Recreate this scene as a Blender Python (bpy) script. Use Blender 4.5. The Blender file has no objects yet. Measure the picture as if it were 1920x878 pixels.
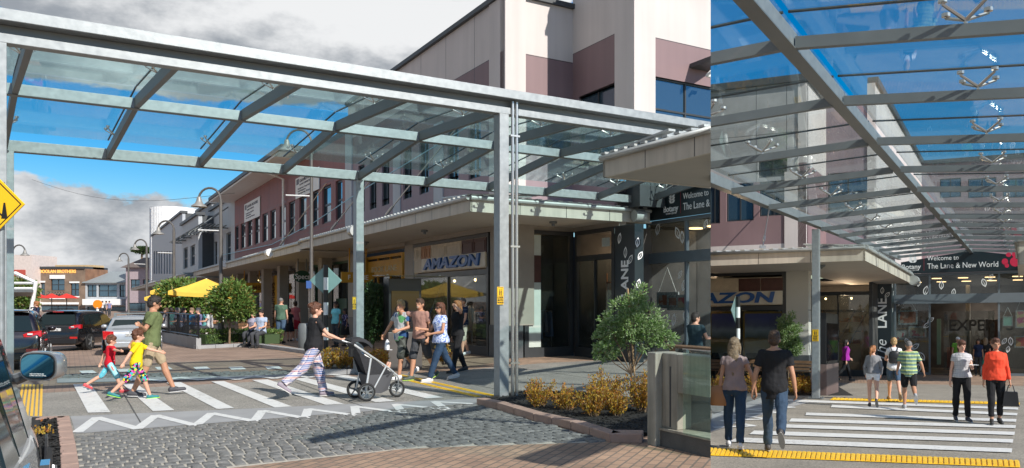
import bpy, bmesh, math, random
import numpy as np
from mathutils import Vector, Matrix, noise as mnoise
R = math.radians
random.seed(7)
SC = bpy.context.scene
COL = SC.collection
# ------------------------------------------------------------ camera
F, CX, CY, EYE = 1520.0, 1150.0, 565.0, 1.65
cam = bpy.data.cameras.new('camera'); camo = bpy.data.objects.new('camera', cam); COL.objects.link(camo)
camo.location = (0, 0, EYE); camo.rotation_euler = (R(90), 0, 0)
cam.sensor_width = 36; cam.lens = F/1920*36; cam.shift_x = (960-CX)/1920; cam.shift_y = (CY-439)/1920
cam.clip_start = .05; cam.clip_end = 3000
SC.camera = camo
# ------------------------------------------------------------ sun, sky
SUN_EL = 36; SH = R(138)                       # heading of the shadows
sd = Vector((-math.cos(SH)*math.cos(R(SUN_EL)), -math.sin(SH)*math.cos(R(SUN_EL)), math.sin(R(SUN_EL))))  # towards the sun
sun = bpy.data.lights.new('sun', 'SUN'); sun.energy = 3.9; sun.angle = R(.5); sun.color = (1, .95, .87)
suno = bpy.data.objects.new('sun', sun); COL.objects.link(suno)
suno.rotation_euler = sd.to_track_quat('Z', 'Y').to_euler(); suno.location = (0, 0, 40)
SC.view_settings.view_transform = 'Standard'; SC.view_settings.look = 'None'
SC.view_settings.exposure = 0.66; SC.view_settings.gamma = 1
W = bpy.data.worlds.new('World'); SC.world = W; W.use_nodes = True
nt = W.node_tree; nt.nodes.clear()
def N(nt, t, **k):
    n = nt.nodes.new(t)
    for a, b in k.items():
        if a.startswith('i_'): n.inputs[a[2:].replace('_', ' ')].default_value = b
        else: setattr(n, a, b)
    return n
def mth(nt, op, a, b=None, clamp=False):
    n = nt.nodes.new('ShaderNodeMath'); n.operation = op; n.use_clamp = clamp
    for i, v in enumerate((a, b)):
        if v is None: continue
        if isinstance(v, (int, float)): n.inputs[i].default_value = v
        else: nt.links.new(v, n.inputs[i])
    return n.outputs[0]
def smooth(nt, v, lo, hi):
    n = nt.nodes.new('ShaderNodeMapRange'); n.interpolation_type = 'SMOOTHSTEP'; n.clamp = True
    nt.links.new(v, n.inputs[0]); n.inputs[1].default_value = lo; n.inputs[2].default_value = hi
    return n.outputs[0]
sky = N(nt, 'ShaderNodeTexSky', sky_type='NISHITA', sun_disc=False)
sky.sun_elevation = R(SUN_EL); sky.sun_rotation = math.atan2(sd.x, sd.y)
sky.air_density = 1.0; sky.dust_density = .35; sky.ozone_density = 3.0
hs = N(nt, 'ShaderNodeHueSaturation'); hs.inputs['Saturation'].default_value = 1.62; hs.inputs['Value'].default_value = .58
nt.links.new(sky.outputs[0], hs.inputs['Color'])
tc = N(nt, 'ShaderNodeTexCoord'); sx = N(nt, 'ShaderNodeSeparateXYZ'); nt.links.new(tc.outputs['Generated'], sx.inputs[0])
X_, Y_, Z_ = sx.outputs
az = mth(nt, 'ARCTAN2', X_, Y_)                # azimuth: 0 straight ahead, negative to the left
hz = mth(nt, 'SQRT', mth(nt, 'ADD', mth(nt, 'MULTIPLY', X_, X_), mth(nt, 'MULTIPLY', Y_, Y_)))
el = mth(nt, 'DIVIDE', Z_, mth(nt, 'MAXIMUM', hz, .05))  # tangent of the elevation
cv = N(nt, 'ShaderNodeCombineXYZ'); nt.links.new(az, cv.inputs[0]); nt.links.new(mth(nt, 'MULTIPLY', el, 1.7), cv.inputs[1]); cv.inputs[2].default_value = 3.3
n1 = N(nt, 'ShaderNodeTexNoise'); n1.inputs['Scale'].default_value = 5.5; n1.inputs['Detail'].default_value = 9; n1.inputs['Roughness'].default_value = .60
nt.links.new(cv.outputs[0], n1.inputs['Vector'])
n2 = N(nt, 'ShaderNodeTexNoise'); n2.inputs['Scale'].default_value = 4.2; n2.inputs['Detail'].default_value = 9; n2.inputs['Roughness'].default_value = .6
cv2 = N(nt, 'ShaderNodeVectorMath', operation='ADD'); cv2.inputs[1].default_value = (0, .055, 4.0); nt.links.new(cv.outputs[0], cv2.inputs[0])
nt.links.new(cv2.outputs[0], n2.inputs['Vector'])
# cloud banks: a high deck and a bank of cumulus low over the street end
low = mth(nt, 'MULTIPLY', smooth(nt, el, .165, .08), .97)
high = smooth(nt, el, .19, .25)
bank = mth(nt, 'MAXIMUM', low, high)
west = smooth(nt, az, .02, -.10)                # clear sky to the right
dens = mth(nt, 'ADD', n1.outputs[0], mth(nt, 'SUBTRACT', mth(nt, 'MULTIPLY', mth(nt, 'MULTIPLY', bank, west), .56), .33))
mask = smooth(nt, dens, .475, .535)
shade = smooth(nt, mth(nt, 'ADD', n2.outputs[0], mth(nt, 'ADD', mth(nt, 'MULTIPLY', mth(nt, 'MULTIPLY', smooth(nt, az, -.48, -.25), high), .13), mth(nt, 'MULTIPLY', low, .045))), .46, .66)
cr = N(nt, 'ShaderNodeMix', data_type='RGBA'); nt.links.new(shade, cr.inputs[0])
cr.inputs[6].default_value = (1.55, 1.7, 1.9, 1); cr.inputs[7].default_value = (4.1, 4.15, 4.2, 1)
mx = N(nt, 'ShaderNodeMix', data_type='RGBA'); nt.links.new(mask, mx.inputs[0]); nt.links.new(hs.outputs[0], mx.inputs[6]); nt.links.new(cr.outputs[2], mx.inputs[7])
bg = N(nt, 'ShaderNodeBackground'); bg.inputs[1].default_value = .135; nt.links.new(mx.outputs[2], bg.inputs[0])
wo = N(nt, 'ShaderNodeOutputWorld'); nt.links.new(bg.outputs[0], wo.inputs[0])

# ------------------------------------------------------------ materials
MATS = {}
def wear(m, under, lo=.60, hi=.70, sc=14, big=1.2):
    nt = m.node_tree; b = bsdf(m); old = b.inputs['Base Color'].links[0].from_socket if b.inputs['Base Color'].links else tuple(b.inputs['Base Color'].default_value)
    g = N(nt, 'ShaderNodeNewGeometry').outputs['Position']; n = N(nt, 'ShaderNodeTexNoise'); n.inputs['Scale'].default_value = sc; n.inputs['Detail'].default_value = 8; n.inputs['Roughness'].default_value = .7; nt.links.new(g, n.inputs[0])
    n2 = N(nt, 'ShaderNodeTexNoise'); n2.inputs['Scale'].default_value = big; n2.inputs['Detail'].default_value = 3; nt.links.new(g, n2.inputs[0])
    f = smooth(nt, mth(nt, 'ADD', n.outputs[0], mth(nt, 'MULTIPLY', mth(nt, 'SUBTRACT', n2.outputs[0], .5), .35)), lo, hi)
    nt.links.new(colmix(nt, f, old, under), b.inputs['Base Color'])
def streak(m, amt=.22, sc=1.6):
    nt = m.node_tree; b = bsdf(m); old = b.inputs['Base Color'].links[0].from_socket; g = N(nt, 'ShaderNodeNewGeometry').outputs['Position']
    mp = N(nt, 'ShaderNodeMapping'); mp.inputs['Scale'].default_value = (sc*3, sc*3, sc*.18); nt.links.new(g, mp.inputs[0]); n = N(nt, 'ShaderNodeTexNoise'); n.inputs['Scale'].default_value = 1; n.inputs['Detail'].default_value = 7; n.inputs['Roughness'].default_value = .6; nt.links.new(mp.outputs[0], n.inputs[0])
    mr = N(nt, 'ShaderNodeMapRange'); nt.links.new(n.outputs[0], mr.inputs[0]); mr.inputs[1].default_value = .35; mr.inputs[2].default_value = .65; mr.inputs[3].default_value = 1-amt; mr.inputs[4].default_value = 1.03
    vm = N(nt, 'ShaderNodeVectorMath', operation='SCALE'); nt.links.new(old, vm.inputs[0]); nt.links.new(mr.outputs[0], vm.inputs['Scale']); nt.links.new(vm.outputs[0], b.inputs['Base Color'])
def mat(name, c, rough=.6, metal=0, var=.08, scale=3, bump=0, bscale=40, spec=.5, emit=None, es=1, alpha=1, coat=0, trans=0, coords='pos', dirt=0):
    """plain procedural surface: base colour with a little noise, optional bump"""
    if name in MATS: return MATS[name]
    m = bpy.data.materials.new(name); m.use_nodes = True; nt = m.node_tree; b = nt.nodes['Principled BSDF']
    b.inputs['Roughness'].default_value = rough; b.inputs['Metallic'].default_value = metal
    b.inputs['Specular IOR Level'].default_value = spec; b.inputs['Coat Weight'].default_value = coat
    c = tuple(c)+(1,)
    if coords == 'pos': src = N(nt, 'ShaderNodeNewGeometry').outputs['Position']
    else: src = N(nt, 'ShaderNodeTexCoord').outputs['Object']
    if var:
        n = N(nt, 'ShaderNodeTexNoise'); n.inputs['Scale'].default_value = scale; n.inputs['Detail'].default_value = 6; nt.links.new(src, n.inputs['Vector'])
        mr = N(nt, 'ShaderNodeMapRange'); nt.links.new(n.outputs[0], mr.inputs[0]); mr.inputs[1].default_value = .25; mr.inputs[2].default_value = .75
        mr.inputs[3].default_value = 1-var*1.6; mr.inputs[4].default_value = 1+var*1.2
        vm = N(nt, 'ShaderNodeVectorMath', operation='SCALE'); vm.inputs[0].default_value = c[:3]; nt.links.new(mr.outputs[0], vm.inputs['Scale'])
        nt.links.new(vm.outputs[0], b.inputs['Base Color'])
        mr2 = N(nt, 'ShaderNodeMapRange'); nt.links.new(n.outputs[0], mr2.inputs[0]); mr2.inputs[3].default_value = max(.02, rough-.08); mr2.inputs[4].default_value = min(1, rough+.1)
        nt.links.new(mr2.outputs[0], b.inputs['Roughness'])
    else: b.inputs['Base Color'].default_value = c
    if bump:
        n = N(nt, 'ShaderNodeTexNoise'); n.inputs['Scale'].default_value = bscale; n.inputs['Detail'].default_value = 4; nt.links.new(src, n.inputs['Vector'])
        bp = N(nt, 'ShaderNodeBump'); bp.inputs['Strength'].default_value = bump; bp.inputs['Distance'].default_value = .02; nt.links.new(n.outputs[0], bp.inputs['Height']); nt.links.new(bp.outputs[0], b.inputs['Normal'])
    if emit: b.inputs['Emission Color'].default_value = tuple(emit)+(1,); b.inputs['Emission Strength'].default_value = es
    MATS[name] = m; return m
def bsdf(m): return m.node_tree.nodes['Principled BSDF']
def colmix(nt, fac, a, b):
    n = N(nt, 'ShaderNodeMix', data_type='RGBA')
    for i, v in ((0, fac), (6, a), (7, b)):
        if isinstance(v, tuple): n.inputs[i].default_value = v+(1,) if len(v) == 3 else v
        elif isinstance(v, (int, float)): n.inputs[i].default_value = v
        else: nt.links.new(v, n.inputs[i])
    return n.outputs[2]
def glassmat(name, tint, haze=.1, gloss=1.45, hazecol=(.75, .85, .85), rough=.02):
    """thin architectural glass: transparent, fresnel reflection, a film of dust"""
    m = bpy.data.materials.new(name); m.use_nodes = True; nt = m.node_tree; nt.nodes.clear()
    tr = N(nt, 'ShaderNodeBsdfTransparent'); tr.inputs[0].default_value = tint+(1,)
    gl = N(nt, 'ShaderNodeBsdfGlossy'); gl.inputs['Roughness'].default_value = rough; gl.inputs[0].default_value = (1, 1, 1, 1)
    lw = N(nt, 'ShaderNodeLayerWeight'); lw.inputs[0].default_value = .5; fo = mth(nt, 'ADD', mth(nt, 'MULTIPLY', mth(nt, 'POWER', lw.outputs['Facing'], 5.0), .62*(gloss-1)/.45), .035)
    a = N(nt, 'ShaderNodeMixShader'); nt.links.new(fo, a.inputs[0]); nt.links.new(tr.outputs[0], a.inputs[1]); nt.links.new(gl.outputs[0], a.inputs[2])
    di = N(nt, 'ShaderNodeBsdfTranslucent'); di.inputs[0].default_value = hazecol+(1,)
    d2 = N(nt, 'ShaderNodeBsdfDiffuse'); d2.inputs[0].default_value = hazecol+(1,)
    dm = N(nt, 'ShaderNodeMixShader'); dm.inputs[0].default_value = .5; nt.links.new(di.outputs[0], dm.inputs[1]); nt.links.new(d2.outputs[0], dm.inputs[2])
    nz = N(nt, 'ShaderNodeTexNoise'); nz.inputs['Scale'].default_value = 1.3; nz.inputs['Detail'].default_value = 8
    g = N(nt, 'ShaderNodeNewGeometry'); nt.links.new(g.outputs['Position'], nz.inputs['Vector'])
    f = mth(nt, 'MULTIPLY', nz.outputs[0], haze*2)
    o = N(nt, 'ShaderNodeMixShader'); nt.links.new(f, o.inputs[0]); nt.links.new(a.outputs[0], o.inputs[1]); nt.links.new(dm.outputs[0], o.inputs[2])
    out = N(nt, 'ShaderNodeOutputMaterial'); nt.links.new(o.outputs[0], out.inputs[0])
    MATS[name] = m; return m

# ------------------------------------------------------------ mesh builder and object helpers
def rotz(p, a): c, s = math.cos(a), math.sin(a); return (p[0]*c-p[1]*s, p[0]*s+p[1]*c, p[2])
class MB:
    def __init__(s, T=None): s.v = []; s.f = []; s.T = T
    def add(s, vs, fs):
        k = len(s.v); s.v += [tuple(s.T(*p)) if s.T else tuple(p) for p in vs]; s.f += [tuple(i+k for i in f) for f in fs]; return s
    def box(s, x0, x1, y0, y1, z0, z1):
        return s.add([(x0,y0,z0),(x1,y0,z0),(x1,y1,z0),(x0,y1,z0),(x0,y0,z1),(x1,y0,z1),(x1,y1,z1),(x0,y1,z1)],
                     [(0,3,2,1),(4,5,6,7),(0,1,5,4),(1,2,6,5),(2,3,7,6),(3,0,4,7)])
    def prism(s, poly, vec):
        n = len(poly); top = [tuple(a+b for a, b in zip(p, vec)) for p in poly]
        return s.add(list(poly)+top, [tuple(range(n))[::-1], tuple(range(n, 2*n))]+[(i, (i+1) % n, (i+1) % n+n, i+n) for i in range(n)])
    def quad(s, *p): return s.add(p, [tuple(range(len(p)))])
    def tube(s, pts, r, n=8, cap=True):
        pts = [Vector(p) for p in pts]; m = len(pts); rs = r if hasattr(r, '__len__') else [r]*m
        up = Vector((0, 0, 1)); vs = []; prev = None
        for i, p in enumerate(pts):
            t = (pts[min(i+1, m-1)]-pts[max(i-1, 0)]).normalized()
            if prev is None: a = t.cross(up if abs(t.z) < .95 else Vector((1, 0, 0))).normalized()
            else: a = (prev-t*prev.dot(t)).normalized()
            prev = a; b = t.cross(a)
            vs += [tuple(p+(a*math.cos(2*math.pi*k/n)+b*math.sin(2*math.pi*k/n))*rs[i]) for k in range(n)]
        fs = [(i*n+k, i*n+(k+1) % n, (i+1)*n+(k+1) % n, (i+1)*n+k) for i in range(m-1) for k in range(n)]
        if cap: fs += [tuple(range(n))[::-1], tuple(range((m-1)*n, m*n))]
        return s.add(vs, fs)
    def ball(s, c, r, n=10, m=7):
        r = r if hasattr(r, '__len__') else (r,)*3
        vs = [(c[0], c[1], c[2]-r[2])]
        for i in range(1, m):
            t = math.pi*i/m-math.pi/2
            vs += [(c[0]+r[0]*math.cos(t)*math.cos(2*math.pi*k/n), c[1]+r[1]*math.cos(t)*math.sin(2*math.pi*k/n), c[2]+r[2]*math.sin(t)) for k in range(n)]
        vs.append((c[0], c[1], c[2]+r[2])); e = len(vs)-1
        fs = [(0, 1+(k+1) % n, 1+k) for k in range(n)]+[(e, e-n+k, e-n+(k+1) % n) for k in range(n)]
        fs += [(1+i*n+k, 1+i*n+(k+1) % n, 1+(i+1)*n+(k+1) % n, 1+(i+1)*n+k) for i in range(m-2) for k in range(n)]
        return s.add(vs, fs)
    def lathe(s, prof, c=(0, 0, 0), n=16, ax='z'):
        vs = []
        for r, z in prof:
            for k in range(n):
                a = 2*math.pi*k/n; x, y = r*math.cos(a), r*math.sin(a)
                vs.append((c[0]+x, c[1]+y, c[2]+z) if ax == 'z' else (c[0]+x, c[1]+z, c[2]+y) if ax == 'y' else (c[0]+z, c[1]+x, c[2]+y))
        m = len(prof)
        return s.add(vs, [(i*n+k, i*n+(k+1) % n, (i+1)*n+(k+1) % n, (i+1)*n+k) for i in range(m-1) for k in range(n)]+[tuple(range(n))[::-1], tuple(range((m-1)*n, m*n))])
    def rings(s, rings, cap=True, close=True):
        n = len(rings[0]); m = len(rings); vs = [p for r in rings for p in r]
        kk = range(n) if close else range(n-1)
        fs = [(i*n+k, i*n+(k+1) % n, (i+1)*n+(k+1) % n, (i+1)*n+k) for i in range(m-1) for k in kk]
        if cap: fs += [tuple(range(n))[::-1], tuple(range((m-1)*n, m*n))]
        return s.add(vs, fs)
    def build(s, name, m, parent=None, smooth=False, bevel=0, local=False, fix=True, loc=None):
        me = bpy.data.meshes.new(name); vs = s.v
        o = bpy.data.objects.new(name, me)
        if parent is not None:
            o.parent = parent
            if not local:
                M = parent_inv(parent); vs = [tuple(M @ Vector(p)) for p in vs]
        elif loc is not None:
            o.location = loc
            if not local: vs = [(p[0]-loc[0], p[1]-loc[1], p[2]-loc[2]) for p in vs]
        me.from_pydata(vs, [], s.f)
        for q in (m if isinstance(m, (list, tuple)) else [m]): me.materials.append(q)
        if fix and len(s.f) < 60000:
            bm = bmesh.new(); bm.from_mesh(me); bmesh.ops.recalc_face_normals(bm, faces=bm.faces); bm.to_mesh(me); bm.free()
        if smooth:
            me.polygons.foreach_set('use_smooth', [True]*len(me.polygons))
            if smooth != 'all':
                try: me.set_sharp_from_angle(angle=R(38))
                except Exception: pass
        if bevel:
            b = o.modifiers.new('bevel', 'BEVEL'); b.width = bevel; b.segments = 2; b.limit_method = 'ANGLE'; b.angle_limit = R(40)
        COL.objects.link(o); return o
def lampin(parent, p, e, c=(1, .72, .45), r=.25):
    l = bpy.data.lights.new('shop_lamp', 'POINT'); l.energy = e; l.color = c; l.shadow_soft_size = r; o = bpy.data.objects.new('shop_lamp', l); o.parent = parent; o.location = parent_inv(parent) @ Vector(p); COL.objects.link(o)
def parent_inv(p):
    M = Matrix.Identity(4)
    while p is not None:
        M = Matrix.LocRotScale(p.location, p.rotation_euler, p.scale) @ M; p = p.parent
    return M.inverted()
SITE = {}; NOW = ['A']
def tag(o, label=None, cat=None, group=None, kind=None):
    SITE[o.name] = NOW[0]
    if label: o['label'] = label
    if cat: o['category'] = cat
    if group: o['group'] = group
    if kind: o['kind'] = kind
    return o
def thing(name, label, cat, loc=(0, 0, 0), rz=0, group=None):
    o = bpy.data.objects.new(name, None); o.location = loc; o.rotation_euler = (0, 0, rz); COL.objects.link(o)
    o.empty_display_size = .1
    return tag(o, label, cat, group)
def copy_tree(o, parent=None):
    c = o.copy(); COL.objects.link(c); c.parent = parent
    for ch in list(o.children): copy_tree(ch, c)
    return c
def eval_mesh(o):
    dg = bpy.context.evaluated_depsgraph_get(); dg.update()
    return bpy.data.meshes.new_from_object(o.evaluated_get(dg))
def text(s, org, xd, zd, size, m, parent, name='lettering', ext=.01, off=0, align='LEFT', shear=0, sx=1, local=False, spacing=1):
    """flat letters as a mesh: org = start of the baseline, xd/zd = reading and up directions"""
    cu = bpy.data.curves.new('txt', 'FONT'); cu.body = s; cu.size = size; cu.extrude = ext; cu.offset = off; cu.align_x = align; cu.shear = shear
    cu.resolution_u = 3; cu.space_character = spacing
    o = bpy.data.objects.new('txt', cu); COL.objects.link(o)
    me = eval_mesh(o); bpy.data.objects.remove(o)
    xd = Vector(xd).normalized(); zd = Vector(zd).normalized(); nd = xd.cross(zd)
    mb = MB(); org = Vector(org)
    mb.v = [tuple(org+xd*v.co.x*sx+zd*v.co.y+nd*v.co.z) for v in me.vertices]; mb.f = [tuple(p.vertices) for p in me.polygons]
    bpy.data.meshes.remove(me)
    return mb.build(name, m, parent, fix=False, local=local)

# ------------------------------------------------------------ the two sites
ZS = -.04605                                   # the right-hand site falls away from the camera
class Site:
    sk = 0
    def __init__(s, O, U, V, zs): s.O = O; s.U = U; s.V = V; s.zs = zs
    def xy(s, u, v): return (s.O[0]+s.U[0]*u+s.V[0]*v, s.O[1]+s.U[1]*u+s.V[1]*v)
    def w(s, u, v, z): x, y = s.xy(u+s.sk*v, v); return (x, y, z+s.zs*y)
    def on_v(s, v0, px):                       # u where the line v = v0 is seen at image column px
        k = (px-CX)/F; ox, oy = s.xy(0, v0); return (k*oy-ox)/(s.U[0]-k*s.U[1])
    def on_u(s, u0, px):
        k = (px-CX)/F; ox, oy = s.xy(u0, 0); return (k*oy-ox)/(s.V[0]-k*s.V[1])
    def z(s, u, v, py): x, y = s.xy(u, v); return EYE+(CY-py)/F*y-s.zs*y
    def g(s, px, py):                          # ground point
        y = EYE*F/(py-CY+s.zs*F); return ((px-CX)/F*y, y, s.zs*y)
    def g2(s, px, py, h=0):
        p = s.g(px, py); return (p[0], p[1], p[2]+h)
    def uv(s, p):
        d = s.U[0]*s.V[1]-s.U[1]*s.V[0]; a, b = p[0]-s.O[0], p[1]-s.O[1]
        return ((a*s.V[1]-b*s.V[0])/d, (s.U[0]*b-s.U[1]*a)/d)
    def ang_u(s): return math.atan2(s.U[1], s.U[0])
_d = math.hypot(2266, 1520); UA = (2266/_d, 1520/_d); VA = (-UA[1], UA[0])
SA = Site((-1.873, 13.557), UA, VA, 0)
_u = math.hypot(765, 1520); UB = (765/_u, 1520/_u); _v = math.hypot(3770, 1520); VB = (-3770/_v, 1520/_v)
SB = Site((5.549-6.1*VB[0], 22.195-6.1*VB[1]), UB, VB, ZS)
SEAM = (1332.5-CX)/F                            # the two sites meet on the line x = SEAM*y
class Wall:
    """vertical plane u = c (kind 'u', runs along v) or v = c (kind 'v', runs along u)"""
    def __init__(s, st, kind, c): s.st = st; s.k = kind; s.c = c
    def s_(s, px): return s.st.on_u(s.c, px) if s.k == 'u' else s.st.on_v(s.c, px)
    def z(s, a, py): return s.st.z(s.c, a, py) if s.k == 'u' else s.st.z(a, s.c, py)
    def T(s, a, o, z): return s.st.w(s.c-o, a, z) if s.k == 'u' else s.st.w(a, s.c-o, z)   # o = outwards
    def box(s, mb, a0, a1, o0, o1, z0, z1): mb.T = s.T; mb.box(a0, a1, o0, o1, z0, z1); mb.T = None
    def rect(s, x0, x1, yt, yb):               # yt, yb measured at column x0
        a, b = s.s_(x0), s.s_(x1); return (min(a, b), max(a, b), s.z(a, yb), s.z(a, yt))
    def wall(s, name, m, parent, a0, a1, z0, z1, holes=(), d=.18, thick=.3):
        mb = MB(s.T); S = sorted({a0, a1, *[h[0] for h in holes], *[h[1] for h in holes]}); Z = sorted({z0, z1, *[h[2] for h in holes], *[h[3] for h in holes]})
        S = [q for q in S if a0 <= q <= a1]; Z = [q for q in Z if z0 <= q <= z1]
        for i in range(len(S)-1):
            for j in range(len(Z)-1):
                cs, cz = (S[i]+S[i+1])/2, (Z[j]+Z[j+1])/2
                if any(h[0] < cs < h[1] and h[2] < cz < h[3] for h in holes): continue
                mb.quad((S[i], 0, Z[j]), (S[i+1], 0, Z[j]), (S[i+1], 0, Z[j+1]), (S[i], 0, Z[j+1]))
        for h in holes:
            b0, b1, c0, c1 = h[:4]
            mb.quad((b0, 0, c0), (b1, 0, c0), (b1, -d, c0), (b0, -d, c0)); mb.quad((b0, 0, c1), (b1, 0, c1), (b1, -d, c1), (b0, -d, c1))
            mb.quad((b0, 0, c0), (b0, 0, c1), (b0, -d, c1), (b0, -d, c0)); mb.quad((b1, 0, c0), (b1, 0, c1), (b1, -d, c1), (b1, -d, c0))
        mb.quad((a0, 0, z1), (a1, 0, z1), (a1, -thick, z1), (a0, -thick, z1))
        mb.quad((a0, 0, z0), (a0, 0, z1), (a0, -thick, z1), (a0, -thick, z0)); mb.quad((a1, 0, z0), (a1, 0, z1), (a1, -thick, z1), (a1, -thick, z0))
        return mb.build(name, m, parent, fix=False)
    def window(s, parent, h, nx=1, nz=1, fm=None, gm=None, d=.12, fw=.05, name='window', extra=()):
        a0, a1, z0, z1 = h[:4]; mb = MB()
        for (p, q, r, t) in ((a0, a0+fw, z0, z1), (a1-fw, a1, z0, z1), (a0+fw, a1-fw, z0, z0+fw), (a0+fw, a1-fw, z1-fw, z1)): s.box(mb, p+.003, q-.003, -d, -d+.06, r+.003, t-.003)
        for i in range(1, nx): a = a0+(a1-a0)*i/nx; s.box(mb, a-fw/2, a+fw/2, -d, -d+.05, z0+fw, z1-fw)
        for i in range(1, nz): z = z0+(z1-z0)*i/nz; s.box(mb, a0+fw, a1-fw, -d, -d+.045, z-fw/2, z+fw/2)
        for (p, q, r, t) in extra: s.box(mb, p, q, -d, -d+.045, r, t)
        o = mb.build(name, fm, parent, fix=False)
        g = MB(); s.box(g, a0+.01, a1-.01, -d-.02, -d+.01, z0+.01, z1-.01); g.build('pane', gm, o, fix=False)
        return o
# ------------------------------------------------------------ shared materials
def posn(nt): return N(nt, 'ShaderNodeNewGeometry').outputs['Position']
def brickmat(name, c1, c2, mortar, w, h, rot, msize=.012, bump=.6, rough=.8, offset=.5, scale=1):
    m = mat(name, c1, rough, var=0); nt = m.node_tree; b = bsdf(m)
    mp = N(nt, 'ShaderNodeMapping'); mp.inputs['Rotation'].default_value = (0, 0, rot); nt.links.new(posn(nt), mp.inputs[0])
    br = N(nt, 'ShaderNodeTexBrick'); br.offset = offset; nt.links.new(mp.outputs[0], br.inputs[0])
    br.inputs['Color1'].default_value = c1+(1,); br.inputs['Color2'].default_value = c2+(1,); br.inputs['Mortar'].default_value = mortar+(1,)
    br.inputs['Scale'].default_value = scale; br.inputs['Mortar Size'].default_value = msize; br.inputs['Brick Width'].default_value = w; br.inputs['Row Height'].default_value = h; br.inputs['Mortar Smooth'].default_value = .2
    n = N(nt, 'ShaderNodeTexNoise'); n.inputs['Scale'].default_value = 1.1; n.inputs['Detail'].default_value = 9; nt.links.new(posn(nt), n.inputs[0])
    mr = N(nt, 'ShaderNodeMapRange'); nt.links.new(n.outputs[0], mr.inputs[0]); mr.inputs[1].default_value = .3; mr.inputs[2].default_value = .7; mr.inputs[3].default_value = .72; mr.inputs[4].default_value = 1.2
    vm = N(nt, 'ShaderNodeVectorMath', operation='SCALE'); nt.links.new(br.outputs[0], vm.inputs[0]); nt.links.new(mr.outputs[0], vm.inputs['Scale']); nt.links.new(vm.outputs[0], b.inputs['Base Color'])
    n2 = N(nt, 'ShaderNodeTexNoise'); n2.inputs['Scale'].default_value = 60; nt.links.new(posn(nt), n2.inputs[0])
    hgt = mth(nt, 'ADD', mth(nt, 'MULTIPLY', br.outputs['Fac'], -1.0), mth(nt, 'MULTIPLY', n2.outputs[0], .35))
    bp = N(nt, 'ShaderNodeBump'); bp.inputs['Strength'].default_value = bump; bp.inputs['Distance'].default_value = .008; nt.links.new(hgt, bp.inputs['Height']); nt.links.new(bp.outputs[0], b.inputs['Normal'])
    return m
def aggmat(name, base, c1, c2, sc=90, rough=.85):
    m = mat(name, base, rough, var=0); nt = m.node_tree; b = bsdf(m)
    v = N(nt, 'ShaderNodeTexVoronoi'); v.inputs['Scale'].default_value = sc; nt.links.new(posn(nt), v.inputs[0])
    s = N(nt, 'ShaderNodeSeparateColor'); nt.links.new(v.outputs['Color'], s.inputs[0])
    c = colmix(nt, s.outputs[0], c1, c2)
    n = N(nt, 'ShaderNodeTexNoise'); n.inputs['Scale'].default_value = .9; n.inputs['Detail'].default_value = 10; n.inputs['Roughness'].default_value = .65; nt.links.new(posn(nt), n.inputs[0])
    mr = N(nt, 'ShaderNodeMapRange'); nt.links.new(n.outputs[0], mr.inputs[0]); mr.inputs[1].default_value = .3; mr.inputs[2].default_value = .7; mr.inputs[3].default_value = .75; mr.inputs[4].default_value = 1.15
    vm = N(nt, 'ShaderNodeVectorMath', operation='SCALE'); nt.links.new(c, vm.inputs[0]); nt.links.new(mr.outputs[0], vm.inputs['Scale']); nt.links.new(vm.outputs[0], b.inputs['Base Color'])
    bp = N(nt, 'ShaderNodeBump'); bp.inputs['Strength'].default_value = .35; bp.inputs['Distance'].default_value = .004; nt.links.new(v.outputs['Distance'], bp.inputs['Height']); nt.links.new(bp.outputs[0], b.inputs['Normal'])
    return m
aU = math.atan2(UA[1], UA[0])
M_PAVE = brickmat('red_brick_paving', (.37, .245, .165), (.28, .185, .13), (.16, .13, .10), .23, .115, -(aU+R(40)))
M_ROAD = brickmat('brown_brick_road', (.33, .225, .165), (.26, .18, .135), (.17, .13, .11), .23, .115, -aU, bump=.4)
M_AGG = aggmat('exposed_aggregate', (.25, .23, .2), (.36, .335, .29), (.14, .135, .125), 75)
M_AGGB = aggmat('warm_aggregate', (.25, .23, .2), (.37, .33, .27), (.15, .14, .12), 75)
M_CONC = mat('smooth_grey_concrete', (.30, .30, .30), .75, var=.1, scale=2, bump=.15)
M_CONC2 = mat('weathered_concrete', (.36, .34, .28), .85, var=.18, scale=2.5, bump=.4, bscale=14)
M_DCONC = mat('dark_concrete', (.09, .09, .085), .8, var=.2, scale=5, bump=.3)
M_WHITE = mat('white_road_paint', (.64, .64, .62), .6, var=.06, scale=9, bump=.15, bscale=70)
M_YEL = mat('yellow_tactile', (.80, .50, .03), .5, var=.08, scale=8)
M_COB = mat('bluestone_cobble', (.165, .163, .155), .8, var=.35, scale=7, bump=.7, bscale=45)
M_GROUT = mat('cobble_grout', (.42, .39, .33), .9, var=.15, scale=20)
M_KERB = mat('pink_kerb_stone', (.36, .24, .19), .8, var=.15, scale=5, bump=.3)
M_MULCH = mat('dark_bark_mulch', (.02, .018, .016), .95, var=.5, scale=60, bump=1, bscale=60)
M_STEEL = mat('galvanised_steel', (.30, .32, .325), .45, metal=.5, var=.10, scale=11, bump=.08, bscale=9)
M_STEELD = mat('grey_painted_steel', (.15, .165, .17), .45, metal=.2, var=.08, scale=3)
M_SS = mat('stainless_fitting', (.55, .53, .50), .34, metal=1, var=0)
for _m in (M_WHITE,): wear(_m, (.30, .29, .27), .53, .72, 18)
wear(M_YEL, (.56, .37, .06), .66, .84, 22)
M_BLACK = mat('black_paint', (.012, .012, .013), .35, var=.05)
M_DARK = mat('dark_frame', (.03, .033, .036), .4, var=.05)
M_WP = mat('white_paint', (.78, .78, .76), .5, var=.04)
M_CREAM = mat('cream_panel', (.55, .495, .47), .6, var=.04, scale=.8)
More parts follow.
